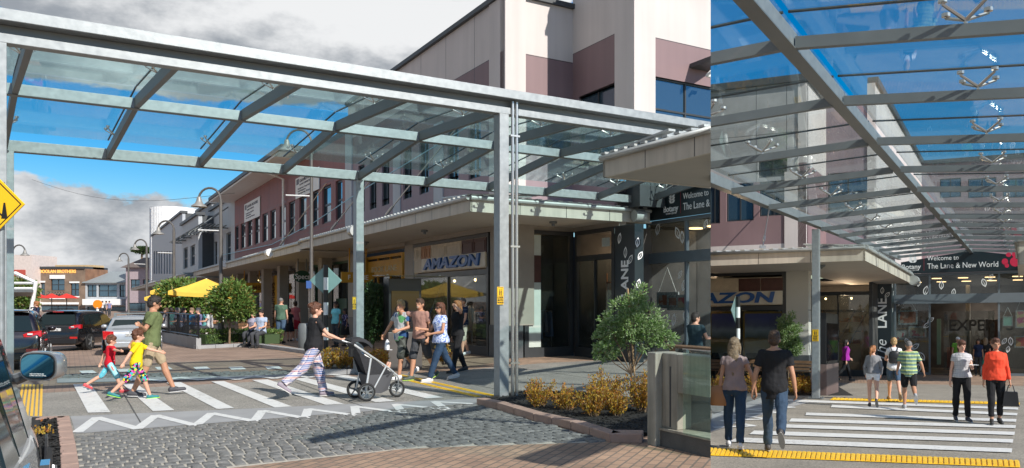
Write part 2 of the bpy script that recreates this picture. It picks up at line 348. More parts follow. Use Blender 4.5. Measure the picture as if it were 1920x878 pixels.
M_MAROON = mat('maroon_panel', (.21, .135, .14), .6, var=.05, scale=.8)
M_MAUVE = mat('mauve_panel', (.27, .20, .22), .6, var=.05, scale=.8)
M_RED = mat('dusty_red_cladding', (.25, .105, .10), .65, var=.07, scale=.7)
M_SOFF = mat('soffit_board', (.52, .50, .45), .7, var=.04, scale=1)
M_FASC = mat('beige_fascia', (.50, .46, .39), .6, var=.06, scale=1.5)
M_TIN = mat('corrugated_roof', (.42, .44, .43), .45, metal=.3, var=.1, scale=3)
M_SLATE = mat('charcoal_roof_edge', (.045, .05, .055), .5, var=.08)
M_TILE = mat('dark_stone_plinth', (.07, .075, .08), .45, var=.25, scale=4)
M_GREYW = mat('pale_grey_cladding', (.42, .44, .46), .6, var=.05, scale=1)
M_WOOD = mat('slatted_timber', (.19, .105, .055), .55, var=.2, scale=6)
GL_CAN = glassmat('canopy_glass', (.84, .955, .955), .035, 1.45, (.55, .75, .72))
GL_CANB = glassmat('clear_canopy_glass', (.93, .98, .98), .02, 1.40, (.55, .75, .72))
GL_SHOP = glassmat('shop_glass', (.72, .76, .76), .015, 1.38)
GL_CLEAR = glassmat('clear_balustrade_glass', (.86, .95, .90), .02, 1.4)
for _m in (M_CREAM, M_MAROON, M_MAUVE, M_RED, M_GREYW): streak(_m, .08, .7)
streak(M_CONC2, .35, 3); streak(M_FASC, .15, 2)
M_WIN = mat('dark_window_glass', (.02, .035, .045), .04, metal=0, var=0, spec=.9)
M_WINB = mat('blue_window_glass', (.10, .17, .22), .05, metal=.75, var=0, spec=.9)
M_SKIN = mat('skin', (.52, .27, .18), .55, var=.06, scale=9, coords='obj')

# ------------------------------------------------------------ ground
def struct(mb, name, m, **k): return tag(mb.build(name, m, **k), kind='structure')
sl = lambda y: ZS*max(0, min(y, 90))
mb = MB(); FAR = 1500
mb.quad((-FAR, 0, 0), (0, 0, 0), (SEAM*6, 6, 0), (SEAM*90, 90, 0), (SEAM*FAR, FAR, 0), (-FAR, FAR, 0)); mb.quad((-FAR, -60, 0), (FAR, -60, 0), (FAR, 0, 0), (0, 0, 0), (-FAR, 0, 0))
struct(mb, 'road', M_ROAD, fix=False)
mb = MB()
ys = [0, 90, FAR]
for a, b in zip(ys, ys[1:]): mb.quad((SEAM*a, a, sl(a)), (FAR, a, sl(a)), (FAR, b, sl(b)), (SEAM*b, b, sl(b)))
struct(mb, 'sloping_pavement', M_AGGB, fix=False)
mb = MB(); mb.quad((0, 0, 0), (SEAM*90, 90, 0), (SEAM*90, 90, sl(90))); mb.quad((SEAM*90, 90, 0), (SEAM*FAR, FAR, 0), (SEAM*FAR, FAR, sl(90)), (SEAM*90, 90, sl(90)))
struct(mb, 'pavement_step', M_CONC, fix=False)
def patch(st, pts, lay, name, m, px=True):
    mb = MB(); h = .004*lay
    P = [st.g2(x, y, h) for x, y in pts] if px else [st.w(u, v, h) for u, v in pts]
    mb.quad(*P); return struct(mb, name, m, fix=False)
# the footpath, the raised crossing and the cobbles of the left-hand site
patch(SA, [(0.3, -9), (0.3, 5.9), (-.3, 13), (-.3, 70), (40, 70), (40, -9)], 1, 'footpath', M_PAVE, px=False)
patch(SA, [(-8.6, -1.2), (-8.4, 5.4), (1.2, 5.6), (4.4, 6.6), (12, 6.6), (12, -1.7), (1.5, -1.7), (-.1, -.75)], 2, 'crossing', M_AGG, px=False)
patch(SA, [(132, 782), (142, 815), (890, 757), (925, 752), (880, 749), (440, 769)], 3, 'concrete_band', M_CONC)
patch(SA, [(107, 719), (440, 712), (700, 701), (690, 698), (440, 706), (107, 711)], 3, 'far_concrete_band', M_CONC)
patch(SA, [(-1140, 1400), (150, 900), (137, 812), (142, 815), (890, 757), (1145, 830), (880, 838), (760, 843), (550, 866), (440, 878), (300, 905)], 1, 'cobble_bed', M_GROUT)
patch(SA, [(150, 905), (150, 878), (300, 905), (440, 878), (550, 866), (760, 843), (880, 838), (1145, 830), (1205, 831), (1345, 862), (1345, 1200), (-400, 1200)], 2, 'red_brick_pavement', M_PAVE)
# cobbles: every stone is real, all in one surface
poly_c = [SA.uv(SA.g(x, y)) for x, y in [(150, 890), (139, 819), (890, 759), (1140, 829), (880, 837), (760, 841), (550, 864), (440, 877), (300, 903)]]
poly_f = [SA.uv(SA.g(x, y)) for x, y in [(107, 711), (107, 703), (440, 698), (690, 692), (690, 698), (440, 706)]]
def inside(p, poly):
    c = False; n = len(poly)
    for i in range(n):
        (x1, y1), (x2, y2) = poly[i], poly[(i+1) % n]
        if (y1 > p[1]) != (y2 > p[1]) and p[0] < (x2-x1)*(p[1]-y1)/(y2-y1)+x1: c = not c
    return c
def cobbles(poly, du, dv):
    rnd = random.Random(3); mb = MB()
    us = [p[0] for p in poly]; vs = [p[1] for p in poly]; v = min(vs); row = 0
    while v < max(vs):
        u = min(us)+(row % 2)*du/2+rnd.uniform(-.012, .012); hh = dv*rnd.uniform(.92, 1.06)
        while u < max(us):
            w = du*rnd.uniform(.9, 1.12)
            if inside((u+w/2, v+hh/2), poly):
                g = .011; t = rnd.uniform(.012, .022); q = []
                c0 = [(u+g, v+g), (u+w-g, v+g), (u+w-g, v+hh-g), (u+g, v+hh-g)]
                c0 = [(a+rnd.uniform(-.004, .004), b+rnd.uniform(-.004, .004)) for a, b in c0]; cu, cv_ = u+w/2, v+hh/2
                pts = [(*c, .002) for c in c0]+[(c[0]+(cu-c[0])*.1, c[1]+(cv_-c[1])*.1, t*.8) for c in c0]+[(c[0]+(cu-c[0])*.3, c[1]+(cv_-c[1])*.3, t+rnd.uniform(-.003, .003)) for c in c0]
                mb.add([SA.w(a, b, z+.004) for a, b, z in pts], [(i, (i+1) % 4, (i+1) % 4+4, i+4) for i in range(4)]+[(i+4, (i+1) % 4+4, (i+1) % 4+8, i+8) for i in range(4)]+[(8, 9, 10, 11)])
            u += w
        v += hh; row += 1
    return mb
struct(cobbles(poly_c, .125, .185), 'cobblestones', M_COB, fix=False, smooth='all')
struct(cobbles(poly_f, .2, .24), 'cobblestones_strip', M_COB, fix=False)
# paint: bars of the zebra, the two zigzags, the dashes of the give-way line
def paint(st, quads, name, lay=4):
    mb = MB()
    for q in quads: mb.quad(*[st.g2(x, y, .004*lay) for x, y in q])
    return struct(mb, name, M_WHITE, fix=False)
bars = [[(137, 722), (170, 722), (207, 775), (165, 776)], [(229, 721), (254, 720), (327, 771), (287, 773)], [(312, 719), (339, 718), (439, 767), (407, 769)],
        [(396, 717), (420, 716), (547, 764), (515, 766)], [(472, 714), (502, 713), (647, 760), (610, 761)], [(547, 711), (575, 710), (742, 754), (705, 756)], [(625, 707), (652, 706), (832, 747), (800, 749)]]
paint(SA, bars, 'crossing_bars')
def zig(pts, w, name, lay=4):
    mb = MB(); P = [Vector(SA.g(x, y)) for x, y in pts]
    for i in range(len(P)-1):
        a, b = P[i], P[i+1]; n = Vector((-(b-a).y, (b-a).x, 0)).normalized()*w/2; e = (b-a).normalized()*w*.3; z = Vector((0, 0, .004*lay+.0006*(i % 2)))
        mb.quad(*[tuple(q+z) for q in (a-n-e, b-n+e, b+n+e, a+n-e)])
    return struct(mb, name, M_WHITE, fix=False)
zig([(146, 812), (182, 785), (258, 806), (292, 781), (367, 800), (397, 777), (477, 792), (492, 772), (572, 786), (578, 769), (668, 781), (665, 764), (755, 776), (742, 760), (838, 770), (815, 755), (885, 759)], .13, 'zigzag_line')
zig([(232, 717), (262, 711), (305, 716), (335, 709), (375, 714), (405, 708), (445, 713), (475, 706), (515, 711), (542, 705), (580, 709), (610, 703), (650, 706)], .16, 'far_zigzag_line')
paint(SA, [[(x, y), (x+26, y-1), (x+34, y+4), (x+6, y+5)] for x, y in ((148, 696), (218, 693), (290, 689), (362, 689), (428, 689), (496, 688), (80, 699))], 'give_way_dashes', 2)
# tactile paving: yellow strips with real ridges
def tactile(st, u0, u1, v0, v1, along, name, step=.075, base=2, bm=None):
    mb = MB(st.w); h = .004*base+.002
    mb.box(u0, u1, v0, v1, 0, h)
    if along == 'v':
        n = int((u1-u0)/step)
        for i in range(n): a = u0+(i+.5)*(u1-u0)/n; mb.box(a-.018, a+.018, v0+.02, v1-.02, h, h+.008)
    else:
        n = int((v1-v0)/step)
        for i in range(n): a = v0+(i+.5)*(v1-v0)/n; mb.box(u0+.03, u1-.03, a-.02, a+.02, h, h+.012)
    return struct(mb, name, bm or M_YEL)
a = SA.uv(SA.g(930, 744)); b = SA.uv(SA.g(745, 711))
tactile(SA, -.22, -.10, .55, 5.3, 'v', 'tactile_strip', base=3); tactile(SA, .05, .17, .35, 5.3, 'v', 'tactile_strip', base=3)
mt = mat('yellow_stripe_tiles', (.8, .47, .03), .5, var=.05)
mb = MB()
for i in range(6):
    f0 = i/6; xa = 41+42*f0; xb = 30+52*f0
    mb.quad(*[SA.g2(x, y, .012) for x, y in ((xa, 722), (xa+4.2, 722), (xb+5.6, 782), (xb, 782))])
struct(mb, 'yellow_floor_stripes', mt, fix=False)
mb = MB(SA.w)
for (a, b) in (((-7.15, -1.1), (-7.15, 5.3)), ((-5.2, -.2), (-5.2, 4.9)), ((-2.2, -.2), (-2.2, 4.9)), ((.6, -.3), (.6, 6.4)), ((3.2, -1.2), (3.2, 6.4))): mb.quad((a[0]-.009, a[1], .0135), (a[0]+.009, a[1], .0135), (b[0]+.009, b[1], .0135), (b[0]-.009, b[1], .0135))
for v in (1.0, 3.6): mb.quad((.3, v-.009, .0132), (7.5, v-.009, .0132), (7.5, v+.009, .0132), (.3, v+.009, .0132))
struct(mb, 'pavement_joints', M_DCONC, fix=False)
# kerbs
def kerb(pts, w, h, name, seg=.6, m=M_KERB, side=1):
    P = [Vector(SA.g(x, y)) for x, y in pts]; mb = MB()
    for i in range(len(P)-1):
        a, b = P[i], P[i+1]; L = (b-a).length; n = max(1, round(L/seg)); d = (b-a)/n; nn = Vector((-d.y, d.x, 0)).normalized()*w*side
        for k in range(n):
            p, q = a+d*k+d.normalized()*.006, a+d*(k+1)-d.normalized()*.006
            mb.prism([tuple(p), tuple(q), tuple(q+nn), tuple(p+nn)], (0, 0, h))
    o = mb.build(name, m, bevel=.012); return tag(o, kind='structure')
kerb([(893, 760), (930, 768), (1000, 790), (1070, 806), (1143, 831)], .17, .11, 'kerb')
kerb([(1143, 831), (1205, 832)], .3, .11, 'kerb')
kerb([(163, 990), (148, 878), (142, 840), (130, 786)], .15, .05, 'kerb', side=1)
kerb([(128, 786), (75, 788)], .2, .05, 'kerb')
kerb([(370, 655), (470, 650), (600, 668), (660, 690)], .25, .12, 'kerb', m=M_CONC, side=1)
kerb([(600, 704), (700, 702)], .2, .12, 'kerb', m=M_CONC)
def bed(pts, h, name='planting_soil'):
    mb = MB(); n = len(pts); P = [SA.g2(x, y, h) for x, y in pts]; mb.quad(*P); o = struct(mb, name, M_MULCH, fix=False); return o
bed([(905, 754), (930, 764), (1000, 786), (1070, 802), (1140, 822), (1215, 822), (1330, 790), (1330, 770), (1096, 742), (975, 741)], .07)
bed([(60, 786), (109, 786), (117, 840), (121, 878), (126, 960), (60, 960)], .03)
bed([(600, 702), (700, 700), (735, 688), (590, 688)], .09)
# mulch chips
rnd = random.Random(5); mb = MB()
pb = [SA.uv(SA.g(x, y)) for x, y in [(905, 756), (1000, 786), (1140, 820), (1215, 822), (1215, 765), (1096, 742), (975, 741)]]
pb2 = [SA.uv(SA.g(x, y)) for x, y in [(75, 790), (107, 790), (114, 840), (118, 900), (70, 900)]]
for poly, h, n in ((pb, .07, 2600), (pb2, .03, 900)):
    us = [p[0] for p in poly]; vs = [p[1] for p in poly]; c = 0
    while c < n:
        u, v = rnd.uniform(min(us), max(us)), rnd.uniform(min(vs), max(vs)); c += 1
        if not inside((u, v), poly): continue
        a = rnd.uniform(0, 6.3); L, w = rnd.uniform(.012, .04), rnd.uniform(.006, .014); t = rnd.uniform(-.5, .5); x, y = SA.xy(u, v); z = h+rnd.uniform(.004, .02)
        ca, sa = math.cos(a), math.sin(a)
        mb.quad((x-ca*L-sa*w, y-sa*L+ca*w, z-t*.02), (x+ca*L-sa*w, y+sa*L+ca*w, z+t*.02), (x+ca*L+sa*w, y+sa*L-ca*w, z+t*.02+.004), (x-ca*L+sa*w, y-sa*L-ca*w, z-t*.02+.004))
tag(mb.build('bark_mulch', M_MULCH, fix=False), 'loose dark bark chips spread over the planting beds beside the kerbs', 'mulch', kind='stuff')
NOW[0] = 'B'
# the right-hand site: zebra bars, zigzags, tactile strips
def bp(x, y): return (x, y)
st_ = [[(1440, 748.5), (1909, 765.5), (1909, 769.5), (1432, 752.5)], [(1560, 760), (1908, 776), (1907, 780.5), (1558, 765)], [(1512, 775), (1906, 787.5), (1905, 792.5), (1510, 780)],
       [(1484, 786), (1905, 799), (1904, 804.5), (1479, 792)], [(1466, 797), (1903, 811.5), (1902, 817.5), (1460, 803)], [(1414, 809), (1900, 825.5), (1899, 832), (1405, 816)], [(1382, 822), (1898, 843), (1897, 850.5), (1368, 830)]]
paint(SB, st_, 'crossing_bars')
patch(SB, [(1338, 760), (1430, 745), (1530, 752), (1440, 775), (1330, 812)], 2, 'concrete_band', M_CONC)
patch(SB, [(1330, 762), (1345, 742), (1430, 738), (1430, 745), (1338, 778)], 3, 'cobble_bed', M_COB)
def zigB(pts, w, name):
    mb = MB(); P = [Vector(SB.g(x, y)) for x, y in pts]
    for i in range(len(P)-1):
        a, b = P[i], P[i+1]; n = Vector((-(b-a).y, (b-a).x, 0)).normalized()*w/2; z = Vector((0, 0, .016+.0006*(i % 2)))
        mb.quad(*[tuple(q+z) for q in (a-n, b-n, b+n, a+n)])
    return struct(mb, name, M_WHITE, fix=False)
zigB([(1337, 803), (1415, 800), (1352, 790), (1440, 787), (1378, 779), (1465, 775), (1400, 769), (1490, 765), (1425, 760), (1505, 756)], .13, 'zigzag_line')
p0, p1 = SB.uv(SB.g(1345, 852)), SB.uv(SB.g(1911, 872))
mb = MB(); h = .010
L0, L1, L2, L3 = SB.g(1330, 841), SB.g(1911, 865), SB.g(1913, 878), SB.g(1322, 855)
mb.quad(*[(p[0], p[1], p[2]+h) for p in (L0, L1, L2, L3)])
A0, A1, B0, B1 = map(Vector, (L0, L1, L3, L2)); n = 62
for i in range(n):
    f = (i+.5)/n; a = A0.lerp(A1, f); b = B0.lerp(B1, f); e = (A1-A0).normalized()*.02; q0 = a.lerp(b, .08); q1 = a.lerp(b, .92)
    mb.prism([tuple(p+Vector((0, 0, h))) for p in (q0-e, q0+e, q1+e, q1-e)], (0, 0, .014))
struct(mb, 'tactile_strip', M_YEL, fix=False)
mb = MB(); L0, L1, L2, L3 = SB.g(1562, 747), SB.g(1912, 756), SB.g(1912, 760), SB.g(1555, 751)
mb.quad(*[(p[0], p[1], p[2]+.014) for p in (L0, L1, L2, L3)]); A0, A1, B0, B1 = map(Vector, (L0, L1, L3, L2))
for i in range(44):
    f = (i+.5)/44; a = A0.lerp(A1, f); b = B0.lerp(B1, f); e = (A1-A0).normalized()*.035; q0 = a.lerp(b, .1); q1 = a.lerp(b, .9)
    mb.prism([tuple(p+Vector((0, 0, .014))) for p in (q0-e, q0+e, q1+e, q1-e)], (0, 0, .014))
struct(mb, 'far_tactile_strip', M_YEL, fix=False)
patch(SB, [(1332, 742), (1600, 742), (1560, 718), (1332, 718)], 1, 'planting_soil', M_MULCH)
patch(SB, [(1332, 718), (1560, 718), (1920, 724), (1920, 690), (1332, 690)], 1, 'red_brick_pavement', M_PAVE)
NOW[0] = 'A'
# ------------------------------------------------------------ glass canopies
def canopy(st, label, us, u_end, cols, eave, ridge, front, dz, spv, u_lo, front_beam=True, panes=True, vf=0.0, glass=None, ss=1.0, rh=.17, rw=.04):
    """gabled glass canopy over a crossing; v = 0 front beam, 3.05 ridge, 6.1 rear beam; z are undersides"""
    Z = lambda u: dz*1.32*u if u < 0 else dz*2.0*u
    x, y = st.xy(0, 0); t = thing('glass_canopy', label, 'canopy', st.w(0, 0, 0))
    def beam(v, w, z0, z1, name, m=M_STEEL):
        mb = MB(st.w); a, b = u_lo, u_end
        vs = [(a, v-w, z0+Z(a)), (b, v-w, z0+Z(b)), (b, v+w, z0+Z(b)), (a, v+w, z0+Z(a)), (a, v-w, z1+Z(a)), (b, v-w, z1+Z(b)), (b, v+w, z1+Z(b)), (a, v+w, z1+Z(a))]
        mb.add(vs, [(0,3,2,1),(4,5,6,7),(0,1,5,4),(1,2,6,5),(2,3,7,6),(3,0,4,7)]); return mb.build(name, m, t, bevel=.008)
    if front_beam:
        beam(0, .085, front, front+.115, 'lower_beam'); beam(.05, .05, front+.115, front+.24, 'beam_web', M_STEELD); g = beam(-.06, .15, front+.24, front+.385, 'gutter')
    beam(3.05, .06, ridge, ridge+.17, 'ridge_beam'); beam(3.05, .075, ridge-.008, ridge+.006, 'beam_flange', M_STEELD)
    beam(6.1, .07, eave, eave+.20, 'rear_beam'); beam(6.1, .085, eave-.008, eave+.006, 'beam_flange', M_STEELD)
    for (u, v, zt) in cols:
        mb = MB(st.w); wu, wv = .085, .11; z1 = zt+Z(u)
        mb.box(u-wu, u+wu, v-wv+.015, v-wv+.03, 0, z1); mb.box(u-wu, u+wu, v+wv-.03, v+wv-.015, 0, z1); mb.box(u-.02, u+.02, v-wv+.03, v+wv-.03, 0, z1)
        mb.box(u-wu+.0, u-wu+.012, v-wv+.03, v+wv-.03, 0, z1-.002); mb.box(u+wu-.012, u+wu, v-wv+.03, v+wv-.03, 0, z1-.002)
        c = mb.build('column', M_STEEL, t, bevel=.006)
        mb = MB(st.w); mb.box(u-.17, u+.17, v-.19, v+.19, .012, .035)
        for a in (-.13, .13):
            for b in (-.15, .15): mb.box(u+a-.016, u+a+.016, v+b-.016, v+b+.016, .035, .06)
        mb.build('base_plate', M_STEELD, c)
    bays = [(3.05, 6.1, ridge, eave)] + [(vf, 3.05, front if front_beam else eave, ridge)]
    for k, u in enumerate(us):
        for (va, vb, za, zb) in bays:
            a, b = va+.062, vb-.072; h = rh; w = rw; z0a = za+.01+Z(u); z0b = zb+.01+Z(u)
            mb = MB(st.w); vs = []
            for (v, z) in ((a, z0a), (b, z0b)): vs += [(u-w, v, z), (u+w, v, z), (u+w, v, z+h), (u-w, v, z+h)]
            mb.add(vs, [(0, 1, 2, 3), (4, 7, 6, 5), (0, 4, 5, 1), (1, 5, 6, 2), (2, 6, 7, 3), (3, 7, 4, 0)]); rf = mb.build('rafter', M_STEELD, t)
            for sv in spv:
                if not va < sv < vb: continue
                f = (sv-a)/(b-a); zb_ = z0a+(z0b-z0a)*f+h; zg = zb_+.20
                mb = MB(); o = st.w(u, sv, zb_)
                mb.tube([st.w(u, sv, zb_), st.w(u, sv, zb_+.05)], .018, 6)
                for (du, dv) in ((-.13*ss, -.13*ss), (.13*ss, -.13*ss), (.13*ss, .13*ss), (-.13*ss, .13*ss)):
                    mb.tube([st.w(u, sv, zb_+.04), st.w(u+du, sv+dv, zg-.06), st.w(u+du, sv+dv, zg-.01)], [.014*ss, .011*ss, .013*ss], 6)
                    mb.tube([st.w(u+du, sv+dv, zg-.045), st.w(u+du, sv+dv, zg-.015)], .03*ss, 8)
                mb.build('spider_fitting', M_SS, rf, smooth=True)
    for u in us:
        mb = MB(st.w)
        for (va, vb, za, zb) in bays: a, b = va+.05, vb; mb.add([(u-.011, a, za+.366+Z(u)), (u+.011, a, za+.366+Z(u)), (u+.011, b, zb+.366+Z(u)), (u-.011, b, zb+.366+Z(u)), (u-.011, a, za+.388+Z(u)), (u+.011, a, za+.388+Z(u)), (u+.011, b, zb+.388+Z(u)), (u-.011, b, zb+.388+Z(u))], [(0,3,2,1),(4,5,6,7),(0,1,5,4),(1,2,6,5),(2,3,7,6),(3,0,4,7)])
        mb.build('glass_joint', M_BLACK, t, fix=False)
    if panes:
        ue = list(us)+[u_end]
        if ue[0]-u_lo > .2: ue = [u_lo]+ue
        for i in range(len(ue)-1):
            for (va, vb, za, zb) in bays:
                a, b = va+.05, vb+(-.02 if vb < 4 else .05); u0, u1 = ue[i]+.014, ue[i+1]-.014
                if u1-u0 < .2: continue
                mb = MB(st.w); vs = []
                for (u, v, z) in ((u0, a, za), (u1, a, za), (u1, b, zb), (u0, b, zb)): vs.append((u, v, z+.37+Z(u)))
                vs += [(p[0], p[1], p[2]+.014) for p in vs]
                mb.add(vs, [(0,3,2,1),(4,5,6,7),(0,1,5,4),(1,2,6,5),(2,3,7,6),(3,0,4,7)]); mb.build('glass_pane', glass or GL_CAN, t, fix=False)
    return t
SAC = Site(SA.O, SA.U, SA.V, 0); SAC.sk = -.095
canA = canopy(SAC, 'long glass canopy on grey steel columns over the crossing with the woman pushing a pushchair', [1.6*k for k in range(-4, 6)], 8.3,
       [(0, 0, 4.77), (-6.72, 0, 4.77), (0, 6.1, 4.38), (-6.35, 6.1, 4.38)], 4.38, 4.79, 4.77, 0, (1.3, 3.75, 5.25), -7.2)
mb = MB(SA.w)
for dv in (0, ): pass
for du in (.16, .235): mb.tube([(du, -.10, .03), (du, -.10, 4.99)], .028, 10)
mb.T = SA.w
for z in (.6, 2.55, 4.4): mb.box(.11, .28, -.135, -.065, z, z+.03)
mb.build('downpipe', M_SS, canA, smooth=True)
NOW[0] = 'B'
canB = canopy(SB, 'glass canopy of the view with the Welcome sign, receding to the entrance', [-14.93, -12.6, -10.04, -7.44, -4.88, -2.24, .33, 2.83, 5.4, 8.0, 10.6, 13.2, 15.8], 17.0,
       [(0, 6.1, 4.64)], 4.60, 4.78, 4.6, .02, (1.5, 4.7), -17.3, front_beam=True, glass=GL_CANB, ss=1.35, rh=.11, rw=.034)
NOW[0] = 'A'
# ------------------------------------------------------------ buildings, left-hand site
M_TXTW = mat('white_lettering', (.8, .8, .8), .5, var=0); M_BLUE = mat('blue_lettering', (.02, .09, .28), .4, var=0)
M_SIGNBLK = mat('black_sign_board', (.012, .022, .028), .3, var=.05)
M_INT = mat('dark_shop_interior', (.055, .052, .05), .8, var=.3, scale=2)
M_INTF = mat('shop_floor', (.10, .085, .07), .4, var=.15)
M_LAMP = mat('lamp_glow', (1, .8, .5), .5, var=0, emit=(1, .66, .3), es=6)
M_DTIM = mat('dark_stained_timber', (.07, .022, .016), .5, var=.2, scale=5)
M_PTIM = mat('pale_old_timber', (.50, .42, .31), .6, var=.12, scale=5)
M_OTIM = mat('orange_timber', (.36, .16, .06), .5, var=.2, scale=6)
ZTOP = 10.45
M_FDK = mat('shade_toned_pillar', (.30, .27, .23), .7, var=.06)  # soffit tone darkened, so the awning's shade sits in the colour
bA = thing('corner_building', 'tall cream and maroon panelled building with stepped corner behind the canopy', 'building', SA.w(4.4, 8.7, 0))
def band_wall(w, s0, s1, bands, holes, parent, thick=.3):
    for (z0, z1, m, nm) in bands:
        hs = [(max(h[0], s0), min(h[1], s1), max(h[2], z0), min(h[3], z1)) for h in holes if h[2] < z1 and h[3] > z0 and h[0] < s1 and h[1] > s0]
        w.wall(nm, m, parent, s0, s1, z0, z1, hs, thick=thick)
def joints(w, parent, ss, z0, z1, zs=(), s0=None, s1=None):
    mb = MB()
    for s in ss: w.box(mb, s-.008, s+.008, -.004, .0025, z0, z1)
    for z in zs: w.box(mb, s0, s1, -.004, .0025, z-.008, z+.008)
    mb.build('panel_joint', M_DARK, parent, fix=False)
BANDS = [(4.3, 5.7, M_MAUVE, 'wall'), (5.7, 7.7, M_MAUVE, 'wall'), (7.7, 8.85, M_MAROON, 'wall'), (8.85, ZTOP, M_CREAM, 'wall')]
W1 = Wall(SA, 'u', 4.4)                              # street face
hl = []
for k, c in enumerate((10.9, 12.6, 15.2, 16.9, 19.4, 21.0, 22.6)): hl.append((c-.45, c+.45, 5.45, 7.5))
band_wall(W1, 8.7, 24.6, BANDS[:1]+[(5.7, 7.7, M_MAUVE, 'wall')]+BANDS[2:], hl, bA)
for h in hl: W1.window(bA, h, 2, 1, M_DARK, M_WIN)
mb = MB(); W1.box(mb, 8.69, 9.75, -.02, .05, 4.3, ZTOP-.01); mb.build('corner_panel', M_CREAM, bA)
for q in ((23.9, 24.9, -.05, .05, 4.3, 9.3), (17.6, 18.4, -.02, .04, 4.3, 7.7), (13.4, 14.2, -.02, .04, 4.3, 7.7)): mb = MB(); W1.box(mb, *q); mb.build('pilaster', M_GREYW, bA)
joints(W1, bA, (10.9, 13.2, 15.5, 17.8, 20.1, 22.4), 7.75, ZTOP, (8.85,), 9.8, 24.6)
W2 = Wall(SA, 'v', 8.7); h2 = (5.05, 6.58, 6.2, 7.72)
band_wall(W2, 4.35, 6.62, BANDS, [h2], bA); W2.window(bA, h2, 2, 2, M_DARK, M_WINB)
mb = MB(); W2.box(mb, 4.34, 5.0, -.02, .05, 4.3, ZTOP-.01); mb.build('corner_panel', M_CREAM, bA)
joints(W2, bA, (5.01,), 4.4, ZTOP, (8.83,), 4.34, 6.6)
W3 = Wall(SA, 'u', 6.62); v3 = W3.s_(1190); h3 = (v3+.95, 8.35, 5.6, 7.75)
band_wall(W3, 6.3, 8.7, [(4.3, 5.0, M_MAUVE, 'wall')], [], bA)
band_wall(W3, v3, 8.7, [(5.0, 5.7, M_MAUVE, 'wall'), BANDS[1]]+[(7.7, 9.1, M_MAROON, 'wall'), (9.1, 12.0, M_CREAM, 'wall')], [h3], bA); W3.window(bA, h3, 2, 2, M_DARK, M_WINB)
mb = MB(); W3.box(mb, v3+.0, v3+.9, -.02, .045, 5.0, 11.99); mb.build('corner_panel', M_CREAM, bA); joints(W3, bA, (v3+.92,), 4.4, 12, (9.1,), v3, 8.7)
W4 = Wall(SA, 'v', v3); ua, ub = W4.s_(1228), W4.s_(1345); h4 = (ua, ub, 5.2, W4.z(ua, 143)); zc = W4.z(ua, 70)
band_wall(W4, 6.58, 12.5, [(5.1, h4[3], M_MAUVE, 'wall'), (h4[3], zc, M_MAROON, 'wall'), (zc, 12.6, M_CREAM, 'wall')], [h4], bA); W4.window(bA, h4, 2, 3, M_DARK, M_WINB)
mb = MB(); W4.box(mb, 6.57, W4.s_(1227), -.02, .05, 5.1, 12.55); mb.build('corner_panel', M_CREAM, bA); joints(W4, bA, (W4.s_(1228),), 4.4, 12.5, (W4.z(6.6, 62),), 6.58, 12.4)
mb = MB(SA.w); mb.box(6.9, 7.1, v3+.15, 6.3, 4.25, 5.05); mb.box(7.1, 12, v3+.15, v3+.3, 4.25, 5.12); mb.box(6.62, 8, 6.3, 6.45, 4.25, 5.0); mb.build('dark_upstand', M_SLATE, bA)
# flat roof edges
mb = MB(SA.w); e = .12
mb.box(4.4-e, 4.4+.3, 8.7-e, 24.7, ZTOP, ZTOP+.14); mb.box(4.4+.3, 6.62, 8.7-e, 9.1, ZTOP, ZTOP+.14)
mb.box(6.62-e, 7.0, v3-e, 9.1, 12.0, 12.14)
mb.build('roof_edge', M_SLATE, bA)
mb = MB(SA.w); mb.box(4.7, 14, 9.1, 24.5, ZTOP-.4, ZTOP-.1); mb.box(4.6, 14, 24.4, 24.7, 0, ZTOP); mb.build('roof', M_SLATE, bA)
# small eave at the far right, with a white gutter
mb = MB(SA.w); ue = W4.s_(1293); mb.box(ue, ue+3, v3-1.4, v3-.01, W4.z(ue, 128)+.0, W4.z(ue, 128)+.12); mb.build('side_eave', M_SLATE, bA)
mb = MB(); mb.tube([SA.w(ue+.15, v3-1.3, W4.z(ue, 128)-.04), SA.w(ue+.3, v3-.4, W4.z(ue, 128)-.25), SA.w(ue+2.5, v3-.3, W4.z(ue, 128)-.28)], .05, 8); mb.build('gutter_pipe', M_WP, bA, smooth=True)
